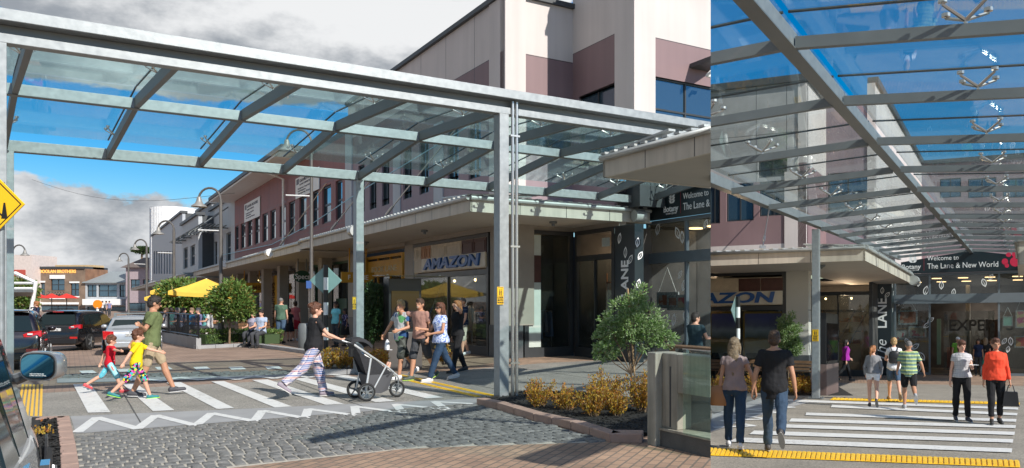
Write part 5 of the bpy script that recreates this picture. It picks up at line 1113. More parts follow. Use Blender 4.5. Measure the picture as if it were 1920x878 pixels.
def person(label, loc, head, ht=1.7, sex='m', lean=0, legs=((20, 5, 0), (-20, 25, 0)), arms=((-15, 8, 20), (15, 8, 20)), yaw=0, nod=0, twist=0,
           skin='fair', hair=('short', 'brown'), top=('tee', None), bottom=('trousers', None), shoes=None, fat=1.0, vox=.012, glasses=None, smile=False, hips=1.0, group=None, seat=None, extras=(), cap=None, sleeve=.5, hem=-.06, leg_to=None, neck=None, child=False, fingers=True, tuck=False, headsc=1.0):
    s = ht/1.75; hs = (1.22 if child else 1.0)*headsc; root = thing('person', label, 'person', loc, head, group)
    V = Vector; lt, ls = .43, .42
    J = {}
    def leg(side, th, kn, ft):
        hip = V((0, side*.092*hips, 0)); a = R(th); k = hip+V((math.sin(a), side*.01, -math.cos(a)))*lt; b = R(th-kn); an = k+V((math.sin(b), -side*.012, -math.cos(b)))*ls
        f = R(th-kn+ft) if False else R(ft); fd = V((math.cos(f), side*.12, math.sin(f))).normalized(); dn = V((math.sin(f), 0, -math.cos(f))); heel = an-fd*.045+dn*.045; toe = an+fd*.165+dn*.058
        return hip, k, an, heel, toe, fd, dn
    LG = {1: leg(1, *legs[0]), -1: leg(-1, *legs[1])}
    low = min(min(q[3].z, q[4].z) for q in LG.values())-.032
    up = -low if seat is None else seat/s
    P = V((0, 0, up))
    for k in LG: LG[k] = tuple(q+P for q in LG[k][:5])+LG[k][5:]
    la = R(lean); sp = V((math.sin(la), 0, math.cos(la))); fw = V((math.cos(la), 0, -math.sin(la))); yv = V((0, 1, 0)); tw = R(twist)
    fws = (fw*math.cos(tw)+yv*math.sin(tw)); yvs = (yv*math.cos(tw)-fw*math.sin(tw))
    def TP(h, x=0, y=0, sh=None):
        k = min(1, max(0, h/.4)); f2 = fw.lerp(fws, k).normalized(); y2 = yv.lerp(yvs, k).normalized(); return P+sp*h+f2*x+y2*y
    prof_m = [(-.10, .10, .085, 0), (-.04, .155, .11, -.005), (.03, .163, .115, -.005), (.12, .150, .105, 0), (.20, .146, .10, .0), (.30, .160, .112, .0), (.40, .178, .118, 0), (.47, .178, .105, -.005), (.515, .13, .08, -.01), (.545, .075, .06, -.01)]
    prof_f = [(-.10, .11, .09, 0), (-.04, .168, .12, -.01), (.03, .168, .12, -.008), (.12, .140, .10, 0), (.19, .124, .092, .0), (.28, .136, .105, .008), (.36, .150, .125, .016), (.43, .155, .105, 0), (.49, .125, .08, -.008), (.52, .07, .058, -.01)]
    prof = prof_f if sex == 'f' else prof_m
    if child: prof = [(h, w*.86, d*.98, x) for h, w, d, x in prof_m]
    sh_h, sh_w = (.445, .150) if sex == 'f' else (.465, .175)
    if child: sh_w = .148
    def tor(h0, h1, inf, flare=0):
        rg = []; n = 16; hs_ = sorted({h0, h1, *[p[0] for p in prof if h0 < p[0] < h1]})
        for h in hs_:
            q = [np.interp(h, [p[0] for p in prof], [p[i] for p in prof]) for i in (1, 2, 3)]
            ff = 1+(fat-1)*math.exp(-((h-.14)/.16)**2); w = q[0]*(1+(ff-1)*.7)+inf; d = q[1]*ff+inf
            if flare: e = max(0, (.15-h))/.25*flare; w += e; d += e
            rg.append([tuple(TP(h, q[2]+(ff-1)*.03+d*math.cos(2*math.pi*k/n), w*math.sin(2*math.pi*k/n))) for k in range(n)])
        return rg
    # arms
    AR = {}
    for sd_, spec in ((1, arms[0]), (-1, arms[1])):
        S = TP(sh_h, -.005, sd_*sh_w)
        if spec[0] == 'ik': T = V(spec[1])/s; hint = spec[2] if len(spec) > 2 else (-.6, sd_*.5, -.7); E, Wr = ik(S, T, .285, .25, hint)
        else:
            a, o, e = spec[:3]; inn = spec[3] if len(spec) > 3 else 10
            a = R(a)+0; o = R(o); d1_ = V((math.sin(a)*math.cos(o), sd_*math.sin(o), -math.cos(a)*math.cos(o))); E = S+d1_*.285
            b = a+R(e); o2 = o-R(inn)*min(1, e/60+.2); d2_ = V((math.sin(b)*math.cos(o2), sd_*math.sin(o2), -math.cos(b)*math.cos(o2))); Wr = E+d2_*.25
            E = E.copy()
        AR[sd_] = (S, E, Wr)
    fr_, to_ = math.cos(R(yaw+twist)), math.sin(R(yaw+twist)); nd = R(nod)
    Nk = TP(.515, -.012); hc = Nk+sp*.0+V((0, 0, 1))*.145*1.0+fws*.022
    def HP(x, y, z): 
        x, y, z = x*hs, y*hs, z*hs; x, z = x*math.cos(nd)+z*math.sin(nd), -x*math.sin(nd)+z*math.cos(nd)
        return hc+V((x*fr_-y*to_, x*to_+y*fr_, z+.03*(hs-1)))
    def hball(mb, c, r, n=12, m=8):
        b = MB(); b.ball(c, r, n, m); mb.add([tuple(HP(*p)) for p in b.v], b.f)
    def SCL(mb): mb.v = [tuple(c*s for c in p) for p in mb.v]; return mb
    B = MB(); B.rings(tor(-.10, .54, -.012))
    capsule(B, TP(.46, -.015), HP(-.012, 0, -.05), .058 if sex == 'm' else .048, .05 if sex == 'm' else .044)
    hball(B, (-.012, 0, .012), (.097, .077, .108)); hball(B, (.028, 0, -.050), (.062, .052, .062)); hball(B, (.05, 0, -.085), (.028, .03, .02), 8, 6)
    nb = MB(); capsule(nb, (.088, 0, .0), (.108, 0, -.028), .008, .0135, 8); B.add([tuple(HP(*p)) for p in nb.v], nb.f)
    for y in (-.078, .078): hball(B, (-.005, y, -.012), (.022, .01, .03), 8, 6)
    for y in (-.03, .03): hball(B, (.072, y, .022), (.02, .026, .010), 8, 6)
    cu = .42 if sex == 'f' else .5
    lr = (.082, .056, .052, .036) if sex != 'f' else (.086, .055, .050, .034)
    if child: lr = (.078, .056, .050, .038)
    lf = 1+(fat-1)*.35
    for sd_, (hip, kn, an, heel, toe, fd, dn) in LG.items():
        capsule(B, hip+V((0, 0, -.03)), kn, lr[0]*lf, lr[1]*lf); calf = kn.lerp(an, .3)-fd*.012; capsule(B, kn, calf, lr[1]*lf, lr[2]*1.08*lf); capsule(B, calf, an, lr[2]*1.08*lf, lr[3])
        capsule(B, heel-dn*.005, toe-dn*.004, .032, .028)
    for sd_, (S, E, Wr) in AR.items():
        k = (1.0 if sex == 'm' else .86)*(1+(fat-1)*.3)*(1.05 if child else 1)
        capsule(B, TP(sh_h-.02, 0, sd_*sh_w*.7), S, .055*k, .05*k); capsule(B, S, E, .047*k, .037*k); m_ = E.lerp(Wr, .3); capsule(B, E, m_, .037*k, .038*k); capsule(B, m_, Wr, .038*k, .025*k)
        d = (Wr-E).normalized(); side_ = V((0, sd_, 0)) if abs(d.y) < .8 else V((1, 0, 0)); fwd = side_.cross(d).normalized()*sd_; 
        if fwd.x < 0: fwd = -fwd
        nrm = d.cross(fwd).normalized()
        pc = Wr+d*.045; 
        for o in (-.026, -.009, .009, .026): capsule(B, Wr+d*.01+fwd*o*.7, Wr+d*.085+fwd*o, .015, .0135, 8)
        if fingers:
            inn = -nrm*sd_ if (nrm*sd_).dot(V((0, sd_, 0))) > 0 else nrm*sd_
            inn = inn if inn.dot(V((0, -sd_, 0))) > -.2 else -inn
            for o, L in ((-.028, .050), (-.0095, .062), (.0095, .066), (.028, .058)):
                a0 = Wr+d*.088+fwd*o; a1 = a0+(d*.8+inn*.5).normalized()*L*.55; a2 = a1+(d*.35+inn*.9).normalized()*L*.5; capsule(B, a0, a1, .0105, .0095, 6); capsule(B, a1, a2, .0095, .008, 6)
            a0 = Wr+d*.025+fwd*.02; a1 = a0+(d*.6+fwd*.75+inn*.3).normalized()*.04; a2 = a1+(d*.9+fwd*.1+inn*.35).normalized()*.032; capsule(B, a0, a1, .014, .0115, 6); capsule(B, a1, a2, .0115, .009, 6)
    body = remesh(SCL(B), vox, 'body', M_SK[skin], root, 3)
    seed = (hash(label) % 97)/7.0 if False else (sum(map(ord, label)) % 97)/7.0
    # trousers, shorts, skirt
    bt, bm_ = bottom[0], bottom[1]
    if bt:
        C = MB(); frac = dict(trousers=1, jeans=1, loose=1, shorts=.80, short=.45, knee=1.0, skirt=.7, capri=1)[bt]; wide = dict(trousers=.018, jeans=.018, loose=.036, shorts=.026, short=.018, knee=.032, skirt=0, capri=.018)[bt]
        C.rings(tor(-.10, .10, .012))
        if bt == 'skirt':
            n = 18; rg = []
            for h, r in ((.08, .15), (-.05, .19), (-.25, .22), (-.42, .24)): rg.append([tuple(P+V((r*.85*math.cos(2*math.pi*k/n), r*math.sin(2*math.pi*k/n), h))) for k in range(n)])
            C.rings(rg)
        else:
            for sd_, (hip, kn, an, *_r) in LG.items():
                if frac < 1: e = hip.lerp(kn, frac); capsule(C, hip+V((0, 0, -.02)), e, lr[0]*lf+.012, lr[1]*lf+wide)
                elif bt == 'knee': capsule(C, hip+V((0, 0, -.02)), kn, lr[0]*lf+.014, lr[1]*lf+wide)
                else:
                    e = kn.lerp(an, .97 if bt != 'capri' else .85); mid = kn.lerp(e, .35); fl = dict(jeans=.014, trousers=.012, loose=.034, capri=.012)[bt]
                    capsule(C, hip+V((0, 0, -.02)), kn, lr[0]*lf+.012, lr[1]*lf+wide); capsule(C, kn, mid, lr[1]*lf+wide, lr[2]+wide*1.1); C.tube([mid, mid.lerp(e, .5), e], [lr[2]+wide*1.1, lr[3]+.014+fl*.8, lr[3]+.012+fl], 12)
        remesh(SCL(C), vox*1.05, {'shorts': 'shorts', 'short': 'shorts', 'knee': 'shorts', 'skirt': 'skirt'}.get(bt, 'trousers'), bm_, root, 3, wrinkle=.014*s, seed=seed)
    tt, tm = top[0], top[1]
    if tt:
        C = MB(); inf = dict(tee=.020, loose=.030, jumper=.030, vest=.016, shirt=.022)[tt]
        C.rings(tor(hem, .515, inf, flare=.03 if tt in ('loose',) else .012))
        for sd_, (S, E, Wr) in AR.items():
            C_in = TP(sh_h-.02, 0, sd_*sh_w*.7); capsule(C, C_in, S, .064, .060 if sex == 'm' else .053)
            if sleeve > 0:
                k = 1.0 if sex == 'm' else .88; e = S.lerp(E, min(1, sleeve)); C.tube([S-(e-S)*.05, S.lerp(e, .5), e], [.058*k, .058*k, (.053+(.01 if tt != 'jumper' else .004))*k], 12)
                if sleeve > 1: w = E.lerp(Wr, min(.97, sleeve-1)); capsule(C, S, E, .058*k, .05*k); capsule(C, E, w, .05*k, .036*k+.004)
        remesh(SCL(C), vox*1.05, {'jumper': 'jumper', 'shirt': 'shirt'}.get(tt, 'top'), tm, root, 2, wrinkle=.014*s, seed=seed+3)
    # shoes
    for sd_, (hip, kn, an, heel, toe, fd, dn) in LG.items():
        if shoes is None: break
        C = MB(); capsule(C, heel-dn*.008, toe-dn*.008, .042, .036); capsule(C, heel+fd*.02-dn*.03, heel+fd*.09-dn*.02, .038, .038)
        if len(shoes) < 3 or shoes[2] != 'low': capsule(C, heel-dn*.02, an+dn*.01, .04, .042)
        C.v = [tuple(V(p)-dn*min(0, 0)) for p in C.v]
        base = (heel+dn*.034).dot(dn); C.v = [tuple(V(p)-dn*max(0, V(p).dot(dn)-base)) for p in C.v]
        so = remesh(SCL(C), max(vox, .011), 'shoe', shoes[0], root, 2)
        K = MB(); n = 14; rg = []
        lat = fd.cross(dn).normalized()
        for t in (0, .012): rg.append([tuple(((heel+toe)/2+fd*.01+dn*(.030-t)+fd*(.150*math.cos(2*math.pi*k/n))+lat*(.042*math.sin(2*math.pi*k/n)))*s) for k in range(n)])
        K.rings(rg); K.build('sole', shoes[1], so, local=True)
    # hair
    hk, hcx = hair
    if hk:
        C = MB(); rnd = random.Random(int(seed*100))
        if hk == 'crop': hball(C, (-.018, 0, .028), (.096, .080, .098))
        elif hk == 'cap': hball(C, (-.03, 0, .0), (.088, .083, .085))
        else: hball(C, (-.016, 0, .034), (.102, .086, .102)); hball(C, (-.04, 0, -.012), (.075, .08, .085)); hball(C, (.03, 0, .085), (.06, .07, .045))
        if hk in ('curly', 'messy', 'bun'):
            for k in range(46 if hk == 'curly' else 18):
                a, b = rnd.uniform(0, 6.3), rnd.uniform(-.3, 1.45); x, y, z = math.cos(a)*math.cos(b), math.sin(a)*math.cos(b), math.sin(b)
                if x > .55 and z < .45: continue
                hball(C, (-.02+x*.10, y*.085, .035+z*.10), (.022, .022, .022) if hk == 'curly' else (.018,)*3, 6, 5)
        if hk == 'bun': hball(C, (-.11, 0, .07), (.045, .045, .045)); hball(C, (-.08, .02, .1), (.035,)*3)
        if hk == 'pony':
            q = [HP(-.10, 0, .05), HP(-.15, 0, .0), HP(-.15, .01, -.10), HP(-.13, .01, -.19)]; C.tube(q, [.03, .035, .032, .012], 10)
        if hk in ('long', 'shoulder'):
            L = .48 if hk == 'long' else .26; n = 12; rg = []
            for f in (0, .15, .35, .6, .85, 1):
                w = (.078+.02*f)*(1 if f < .7 else 1-.35*(f-.7)/.3); c = HP(-.055-.025*min(1, f*3), 0, .02); c = V((c.x, c.y, c.z-L*f)); bx = V((fr_, to_, 0)); by = V((-to_, fr_, 0))
                rg.append([tuple(c+bx*(.042*math.cos(2*math.pi*k/n))+by*(w*math.sin(2*math.pi*k/n))) for k in range(n)])
            C.rings(rg)
            for sg in (-1, 1): C.tube([HP(-.01, sg*.075, .03), HP(-.005, sg*.085, -.05), HP(-.02, sg*.088, -.14)], [.025, .026, .016], 8)
        h = remesh(SCL(C), min(vox, .010), 'hair', M_HAIR[hcx], root, 1, wrinkle=.004, seed=seed, wscale=40)
    if cap:
        C = MB(); hball(C, (-.01, 0, .045), (.104, .088, .082)); b = MB(); b.rings([[(.06+.09*math.cos(a), .07*math.sin(a), .035-.012*k) for a in np.linspace(-1.5, 1.5, 9)] for k in (0, 1)]); C.add([tuple(HP(*p)) for p in b.v], b.f); SCL(C).build('cap', cap, root, smooth=True, local=True)
    if glasses:
        C = MB()
        for y in (-.034, .034): hball(C, (.083, y, .012), (.014, .030, .019), 10, 6)
        for y in (-.075, .075): b = MB(); b.box(-.01, .08, y-.004, y+.004, .012, .026); C.add([tuple(HP(*p)) for p in b.v], b.f)
        SCL(C).build('sunglasses', glasses, root, smooth=True, local=True)
    else:
        for y in (-.031, .031): C = MB(); hball(C, (.0835, y, .008), (.008, .013, .0065), 8, 5); SCL(C).build('eye', M_EYE, root, local=True, smooth=True)
    C = MB(); hball(C, (.085, 0, -.056), (.009, .024, .007), 8, 5); SCL(C).build('mouth', M_TOOTH if smile else M_LIP, root, local=True, smooth=True)
    root['j'] = 0; del root['j']
    info = dict(root=root, s=s, hand={k: AR[k][2]*s+((AR[k][2]-AR[k][1]).normalized())*.07 for k in AR}, P=P*s, TP=lambda h, x=0, y=0: TP(h, x, y)*s, M=Matrix.Translation(Vector(loc)) @ Matrix.Rotation(head, 4, 'Z'), AR=AR, LG=LG)
    for f in extras: f(info)
    return info
def world(info, p): return info['M'] @ Vector(p)
def shoe(n, c, sole=(.6, .6, .6)): return (mat('shoe_'+n, c, .6, var=.1), mat('sole_%d%d%d' % tuple(int(q*10) for q in sole), sole, .7, var=0))
HA = aU                                         # walking along the left-hand crossing, to the right
W_BLK = cloth('black', (.018, .018, .02)); W_NAVY = cloth('navy', (.02, .03, .07)); W_KHAKI = cloth('khaki', (.38, .30, .2)); W_OLIVE = cloth('olive', (.13, .16, .07)); W_DENIM = cloth('dark_denim', (.025, .05, .095)); W_DENIM2 = cloth('mid_denim', (.06, .10, .16))
W_WHITE = cloth('white', (.7, .7, .72)); W_GREY = cloth('grey', (.2, .21, .22)); W_CHAR = cloth('charcoal', (.055, .058, .065))
near = .0085
def place(st, px, py): return st.g2(px, py, .012)
# --- left-hand site, on the crossing
W_BOARD = cloth_spots('board_shorts', [(.02, .02, .03), (.05, .35, .5), (.75, .65, .05), (.65, .08, .35), (.1, .5, .25), (.02, .02, .03)], 34)
W_AQUA = cloth_stripe('aqua_shorts', (.12, .45, .55), (.35, .65, .7), .05, .6, (.6, .15, .1), 1)
W_PLAID = cloth_plaid('plaid_trousers', (.62, .55, .56), [((.08, .13, .30), 2, 2.2, .45, 0), ((.10, .17, .36), 1, 1.9, .4, .3), ((.62, .30, .25), 2, 3.1, .25, .6), ((.05, .08, .2), 1, 1.2, .2, 0), ((.65, .6, .62), 2, .9, .3, .5)], 26)
gA = 'people crossing the left-hand zebra'
DP = place(SA, 284, 744)
def loc_in(p, hd, q): v = Vector(q)-Vector(p); c, s = math.cos(hd), math.sin(hd); return (v.x*c+v.y*s, -v.x*s+v.y*c, v.z)
RP = place(SA, 206, 738); YP = place(SA, 256, 751); HJ = ((238-CX)/F*14.1, 14.1, .80)
YH = (YP[0]+.02, YP[1]+.08, 1.235)
dad = person('man in an olive tee, tan shorts and sunglasses reaching to the boy in yellow', DP, HA, 1.80, 'm', lean=4, legs=((26, 6, 4), (-12, 14, -4)),
    arms=(('ik', loc_in(DP, HA, HJ), (-.7, .3, -.2)), ('ik', loc_in(DP, HA, YH), (-.6, -.4, -.7))), nod=16, skin='tan', hair=('short', 'dark'), top=('tee', W_OLIVE), bottom=('shorts', W_KHAKI), shoes=shoe('dark_grey', (.05, .05, .06), (.5, .5, .5)), vox=near, glasses=M_LENS, sleeve=.62)
person('small curly haired boy in a red tee and aqua shorts, holding the man\'s hand', RP, HA, 1.06, 'm', lean=4, legs=((-30, 28, -28), (24, 6, 6)), arms=(('a', 0, 0, 0) if False else (-38, 14, 20), ('ik', loc_in(RP, HA, (HJ[0], HJ[1], HJ[2]-.06)), (-.2, -.6, -.6))),
    nod=16, skin='fair', hair=('curly', 'auburn'), top=('tee', cloth('red', (.55, .015, .03))), bottom=('knee', W_AQUA), shoes=shoe('pink_red', (.6, .08, .09), (.5, .1, .1)), vox=.0075, child=True, sleeve=.8, hem=-.12)
person('curly haired boy in a yellow tee and rainbow patterned shorts, one arm out in front', YP, HA, 1.20, 'm', lean=3, legs=((24, 8, 2), (-30, 16, -18)), arms=((62, 6, 10), (-38, 10, 8)), nod=8, yaw=0,
    skin='fair', hair=('curly', 'auburn'), top=('tee', cloth('yellow', (.80, .58, .015))), bottom=('knee', W_BOARD), shoes=shoe('teal_lime', (.02, .18, .2), (.35, .75, .08)), vox=.0075, child=True, sleeve=.8, hem=-.10)
mum = person('woman in a black tee and loose blue and pink plaid trousers pushing the pushchair', place(SA, 588, 747), HA+R(2), 1.66, 'f', lean=4, legs=((16, 4, 0), (-30, 22, -35)), arms=(('ik', (.40, .20, .98), (-.6, .2, -.7)), ('ik', (.40, -.20, .98), (-.6, -.3, -.7))), yaw=-8, nod=2,
    skin='fair', hair=('bun', 'auburn'), top=('tee', W_BLK), bottom=('loose', W_PLAID), shoes=shoe('mauve_canvas', (.25, .21, .25), (.6, .58, .55)), vox=near, hips=1.1, fat=1.15, sleeve=.6, hem=-.09, glasses=None)
# --- the family coming the other way
W_TGREY = cloth_spots('printed_grey_tee', [(.42, .43, .44), (.42, .43, .44), (.42, .43, .44), (.03, .08, .2), (.42, .43, .44), (.1, .3, .12)], 9)
W_BROWN = cloth_stripe('brown_stripe_polo', (.30, .16, .13), (.36, .21, .17), .022)
W_BLUEF = cloth_spots('blue_floral', [(.35, .44, .7), (.62, .68, .82), (.14, .2, .5), (.55, .62, .8)], 38)
W_CAMO = cloth_spots('grey_camo_shorts', [(.05, .055, .05), (.10, .11, .10), (.03, .035, .03)], 12)
person('blond boy in a grey printed tee holding a white cap beside the kiosk', place(SA, 752, 712), HA+R(196), 1.70, 'm', legs=((10, 4, 0), (-24, 14, -22)), arms=((0, 22, 75, 30), ('ik', (.10, -.52, .86), (-.3, -.8, -.5))), yaw=22, skin='tan', hair=('short', 'blond'), top=('tee', W_TGREY), bottom=('knee', W_CAMO),
    shoes=shoe('white_trainer', (.65, .65, .66)), vox=.010, smile=True, sleeve=.6, hem=-.1)
person('man in a brown striped polo shirt raising his fist, a jumper tied round his waist', place(SA, 788, 714), HA+R(205), 1.74, 'm', legs=((-18, 14, -18), (14, 5, 0)), arms=((-10, 12, 30), ('ik', (.28, -.34, 1.46), (-.4, -.9, -.4))), yaw=14, skin='tan', hair=('short', 'brown'), top=('shirt', W_BROWN), bottom=('knee', W_CHAR),
    shoes=shoe('lime_trainer', (.06, .08, .07), (.4, .6, .1)), vox=.010, smile=True, sleeve=.6, hem=-.06)
person('woman in a blue floral top, sunglasses and dark jeans walking left', place(SA, 826, 716), HA+R(184), 1.70, 'f', legs=((22, 4, 4), (-24, 8, -10)), arms=((10, 8, 70, 30), (30, 8, 66, 10)), yaw=4, skin='tan', hair=('shoulder', 'auburn'), top=('loose', W_BLUEF), bottom=('jeans', W_DENIM),
    shoes=shoe('white_pattern', (.6, .58, .56)), vox=.010, glasses=M_LENS, fat=1.05, sleeve=.35, hem=-.07)
person('woman in black with a hand at her hair, half hidden behind the woman in blue', place(SA, 858, 700), HA+R(190), 1.70, 'f', legs=((14, 4, 0), (-14, 8, -8)), arms=(('ik', (.12, .12, 1.52), (.2, .9, -.3)), (-8, 8, 20)), skin='fair', hair=('shoulder', 'ginger'), top=('tee', W_BLK), bottom=('trousers', W_BLK), shoes=shoe('black', (.02, .02, .02), (.1, .1, .1)), vox=.012)
W_NSTR = cloth_stripe('navy_stripe_polo', (.02, .035, .08), (.10, .13, .2), .1, .86)
person('older man in a navy striped polo and pale shorts under the AMAZON window', place(SA, 868, 668), HA+R(188), 1.78, 'm', legs=((8, 4, 0), (-12, 8, -5)), arms=((10, 8, 20), (-12, 8, 15)), skin='fair', hair=('crop', 'grey'), top=('shirt', W_NSTR), bottom=('knee', cloth('pale_shorts', (.45, .42, .35))), shoes=shoe('white_trainer', (.65, .65, .66)), vox=.014, fat=1.15)
# --- under the street awning
def bgp(px, py, label, hd, ht=1.68, sex='f', top=W_BLK, bottom=('trousers', W_CHAR), hair=('short', 'brown'), skin='fair', st=SA, v=.02, **k):
    return person(label, place(st, px, py), hd, ht, sex, top=(k.pop('tk', 'tee'), top), bottom=bottom, hair=hair, skin=skin, shoes=k.pop('shoes', shoe('black', (.02, .02, .02), (.1, .1, .1))), vox=v, fingers=True, **k)
st_l = ((4, 2, 0), (-4, 3, 0)); hang = ((4, 8, 10), (-2, 8, 12))
bgp(630, 652, 'woman in a pale turquoise tee standing under the awning near the steel column', R(250), 1.66, top=cloth('turquoise', (.2, .6, .66)), hair=('pony', 'dark'), skin='brown', legs=st_l, arms=(hang[0], (10, 8, 85, 30)))
bgp(647, 650, 'girl in a dark spotted top beside the woman in turquoise', R(230), 1.40, top=cloth_spots('spotted_dark', [(.02, .02, .05), (.02, .02, .05), (.3, .25, .4), (.02, .02, .06)], 22), bottom=('skirt', W_BLK), hair=('shoulder', 'dark'), skin='brown', legs=st_l, arms=hang)
bgp(527, 645, 'grey haired man in a green tee seen from behind at the dark shop doorway', R(95), 1.80, 'm', top=cloth('grey_green', (.08, .14, .10)), bottom=('knee', W_DENIM2), hair=('crop', 'grey'), legs=st_l, arms=hang)
bgp(543, 641, 'child in a black dress between the man in green and the woman in coral', R(95), 1.36, top=W_BLK, bottom=('skirt', W_BLK), hair=('pony', 'brown'), legs=st_l, arms=hang)
bgp(554, 640, 'woman in a coral top and red skirt seen from behind with a navy bag', R(100), 1.66, top=cloth('coral_pink', (.5, .14, .13)), bottom=('skirt', cloth('crimson', (.42, .02, .03))), hair=('bun', 'brown'), legs=st_l, arms=hang, shoes=shoe('white_trainer', (.65, .65, .66)))
bgp(474, 650, 'woman in a pale lilac tee sitting beside the person in pale blue', R(260), 1.62, top=cloth('lilac', (.35, .33, .42)), hair=('long', 'auburn'), legs=((80, 85, 0), (80, 85, 0)), arms=((20, 8, 60), (20, 8, 60)), seat=.55)
bgp(490, 652, 'person in a pale blue shirt sitting on the street bench near the tree', R(262), 1.74, 'm', top=cloth('pale_blue', (.35, .42, .55)), hair=('short', 'dark'), legs=((80, 85, 0), (80, 85, 0)), arms=((20, 8, 60), (20, 8, 60)), seat=.55)
# cafe customers
cc = [cloth('cafe_'+n, c) for n, c in (('blue', (.05, .3, .6)), ('plum', (.2, .2, .35)), ('white', (.6, .6, .6)), ('stripe', (.25, .3, .4)), ('grey', (.25, .25, .27)), ('teal', (.1, .3, .3)))]
for i, (px, py, c, h, l) in enumerate(((312, 641, 4, 'brown', 'grey top at the far end of the cafe terrace'), (333, 640, 3, 'grey', 'grey blue shirt near the middle parasol pole'), (344, 641, 3, 'dark', 'striped shirt left of the person in bright blue'), (360, 641, 0, 'ash', 'bright blue tee behind the cafe railing'), (372, 642, 1, 'grey', 'plum patterned top, grey haired, at the railing'),
        (386, 640, 5, 'blond', 'teal top leaning in at the cafe table'), (393, 642, 2, 'grey', 'pale striped shirt nearest the street tree'), (322, 640, 5, 'dark', 'dark teal top under the far parasol'))):
    bgp(px, py, 'seated cafe customer in a '+l, R((200, 230, 20, 250, 215, 10, 200, 100)[i]), 1.68, 'mf'[i % 2], top=cc[c], bottom=('trousers', W_CHAR), hair=('short', h), legs=((82, 85, 0), (80, 85, 0)), arms=((30, 8, 60), (24, 8, 70)), seat=.62, group='people at the cafe tables', v=.024)
bgp(68, 640, 'red haired woman in navy walking between the two black cars', R(200), 1.66, top=W_NAVY, hair=('bun', 'ginger'), v=.018, legs=st_l, arms=hang)
for i, (px, c, l) in enumerate(((192, 2, 'white shirt beyond the silver car'), (199, 4, 'grey shirt left of the silver car roof'), (205, 1, 'plum top close to the grey shopfronts'))): bgp(px, 592+i, 'distant pedestrian in a '+l, R(200+40*i), 1.7, 'mf'[i % 2], top=cc[c], v=.03, legs=st_l, arms=hang, group='distant pedestrians at the street end')
W_TEAL = cloth('dark_teal', (.02, .04, .05))
bgp(1304, 707, 'dark haired man in a dark teal tee sitting behind the concrete planter', R(50), 1.72, 'm', top=W_TEAL, hair=('short', 'dark'), legs=((82, 85, 0), (80, 85, 0)), arms=((30, 8, 60), (30, 8, 60)), seat=.62, yaw=-30, v=.014)
# --- right-hand site
NOW[0] = 'B'
def pb(px, py, *a, **k): return person(a[0], place(SB, px, py), *a[1:], **k)
W_TAUPE = cloth('taupe', (.30, .22, .21)); W_STR = cloth_stripe('green_stripe_polo', (.13, .22, .19), (.34, .42, .30), .085, .55, (.5, .58, .15)); W_GSW = cloth('grey_sweat', (.22, .22, .23))
girl = pb(1377, 842, 'woman with very long fair hair holding the hand of the man in black', R(80), 1.70, 'f', legs=((14, 3, 0), (-14, 10, -10)), arms=((-2, 10, 8), ('ik', (.06, -.31, .86), (-.6, -.5, -.5))), yaw=-10, skin='tan', hair=('long', 'ash'), top=('tee', W_TAUPE), bottom=('jeans', W_DENIM), shoes=shoe('white_canvas', (.68, .68, .7)), vox=.0085, sleeve=.3, hem=-.02)
guy = pb(1452, 852, 'man in a long black tee and blue jeans seen from behind, one foot lifted', R(78), 1.80, 'm', legs=((14, 4, 0), (-28, 40, -58)), arms=(('ik', (.02, .31, .86), (-.6, .5, -.5)), (-4, 14, 16)), yaw=-8, skin='tan', hair=('short', 'brown'), top=('tee', W_BLK), bottom=('jeans', cloth('deep_denim', (.035, .06, .10))), shoes=shoe('dark_boot', (.05, .045, .045), (.3, .28, .25)), vox=.0085, sleeve=.62, hem=-.16)
pb(1637, 764, 'girl with a ginger ponytail in a grey jumper and white shorts walking away', R(72), 1.50, 'f', legs=((4, 3, 0), (-16, 30, -50)), arms=((0, 16, 30, 30), (0, 16, 30, 30)), yaw=-25, skin='fair', hair=('pony', 'ginger'), top=('jumper', W_GSW), bottom=('short', W_WHITE), shoes=shoe('black_low', (.03, .03, .03), (.1, .1, .1)), vox=.010, sleeve=1.9, hem=.0)
back = pb(1676, 752, 'short haired blond woman in a white tee and denim shorts walking away', R(78), 1.72, 'f', legs=((16, 4, 0), (-20, 30, -45)), arms=((20, 12, 60, 30), (20, 12, 60, 30)), skin='fair', hair=('short', 'blond'), top=('tee', W_WHITE), bottom=('shorts', W_DENIM2), shoes=shoe('tan_shoe', (.42, .26, .14), (.4, .26, .14)), vox=.010, hem=-.1)
pb(1704, 768, 'stocky man in a green striped polo and black shorts walking away', R(76), 1.62, 'm', legs=((8, 3, 0), (-26, 44, -62)), arms=((10, 12, 30), (-6, 24, 30)), skin='tan', hair=('crop', 'grey'), top=('shirt', W_STR), bottom=('shorts', W_BLK), shoes=shoe('grey_trainer', (.35, .36, .38)), vox=.010, fat=1.22, sleeve=.75, hem=-.12)
W_CHECK = cloth_plaid('grey_check', (.45, .44, .45), [((.25, .25, .28), 2, 1.2, .25, 0), ((.25, .25, .28), 1, 1.2, .25, .3), ((.7, .7, .7), 2, .8, .2, .5)], 30)
wht = pb(1803, 791, 'young woman in a grey checked top and black jeans reading a leaflet as she walks', R(262), 1.63, 'f', legs=((10, 3, 0), (-6, 6, -4)), arms=((28, 6, 78, 24), (0, 12, 12)), nod=12, yaw=10, skin='fair', hair=('pony', 'auburn'), top=('loose', W_CHECK), bottom=('trousers', W_BLK), shoes=shoe('dark_canvas', (.06, .06, .08), (.7, .7, .7)), vox=.009, sleeve=.4, hem=.0)
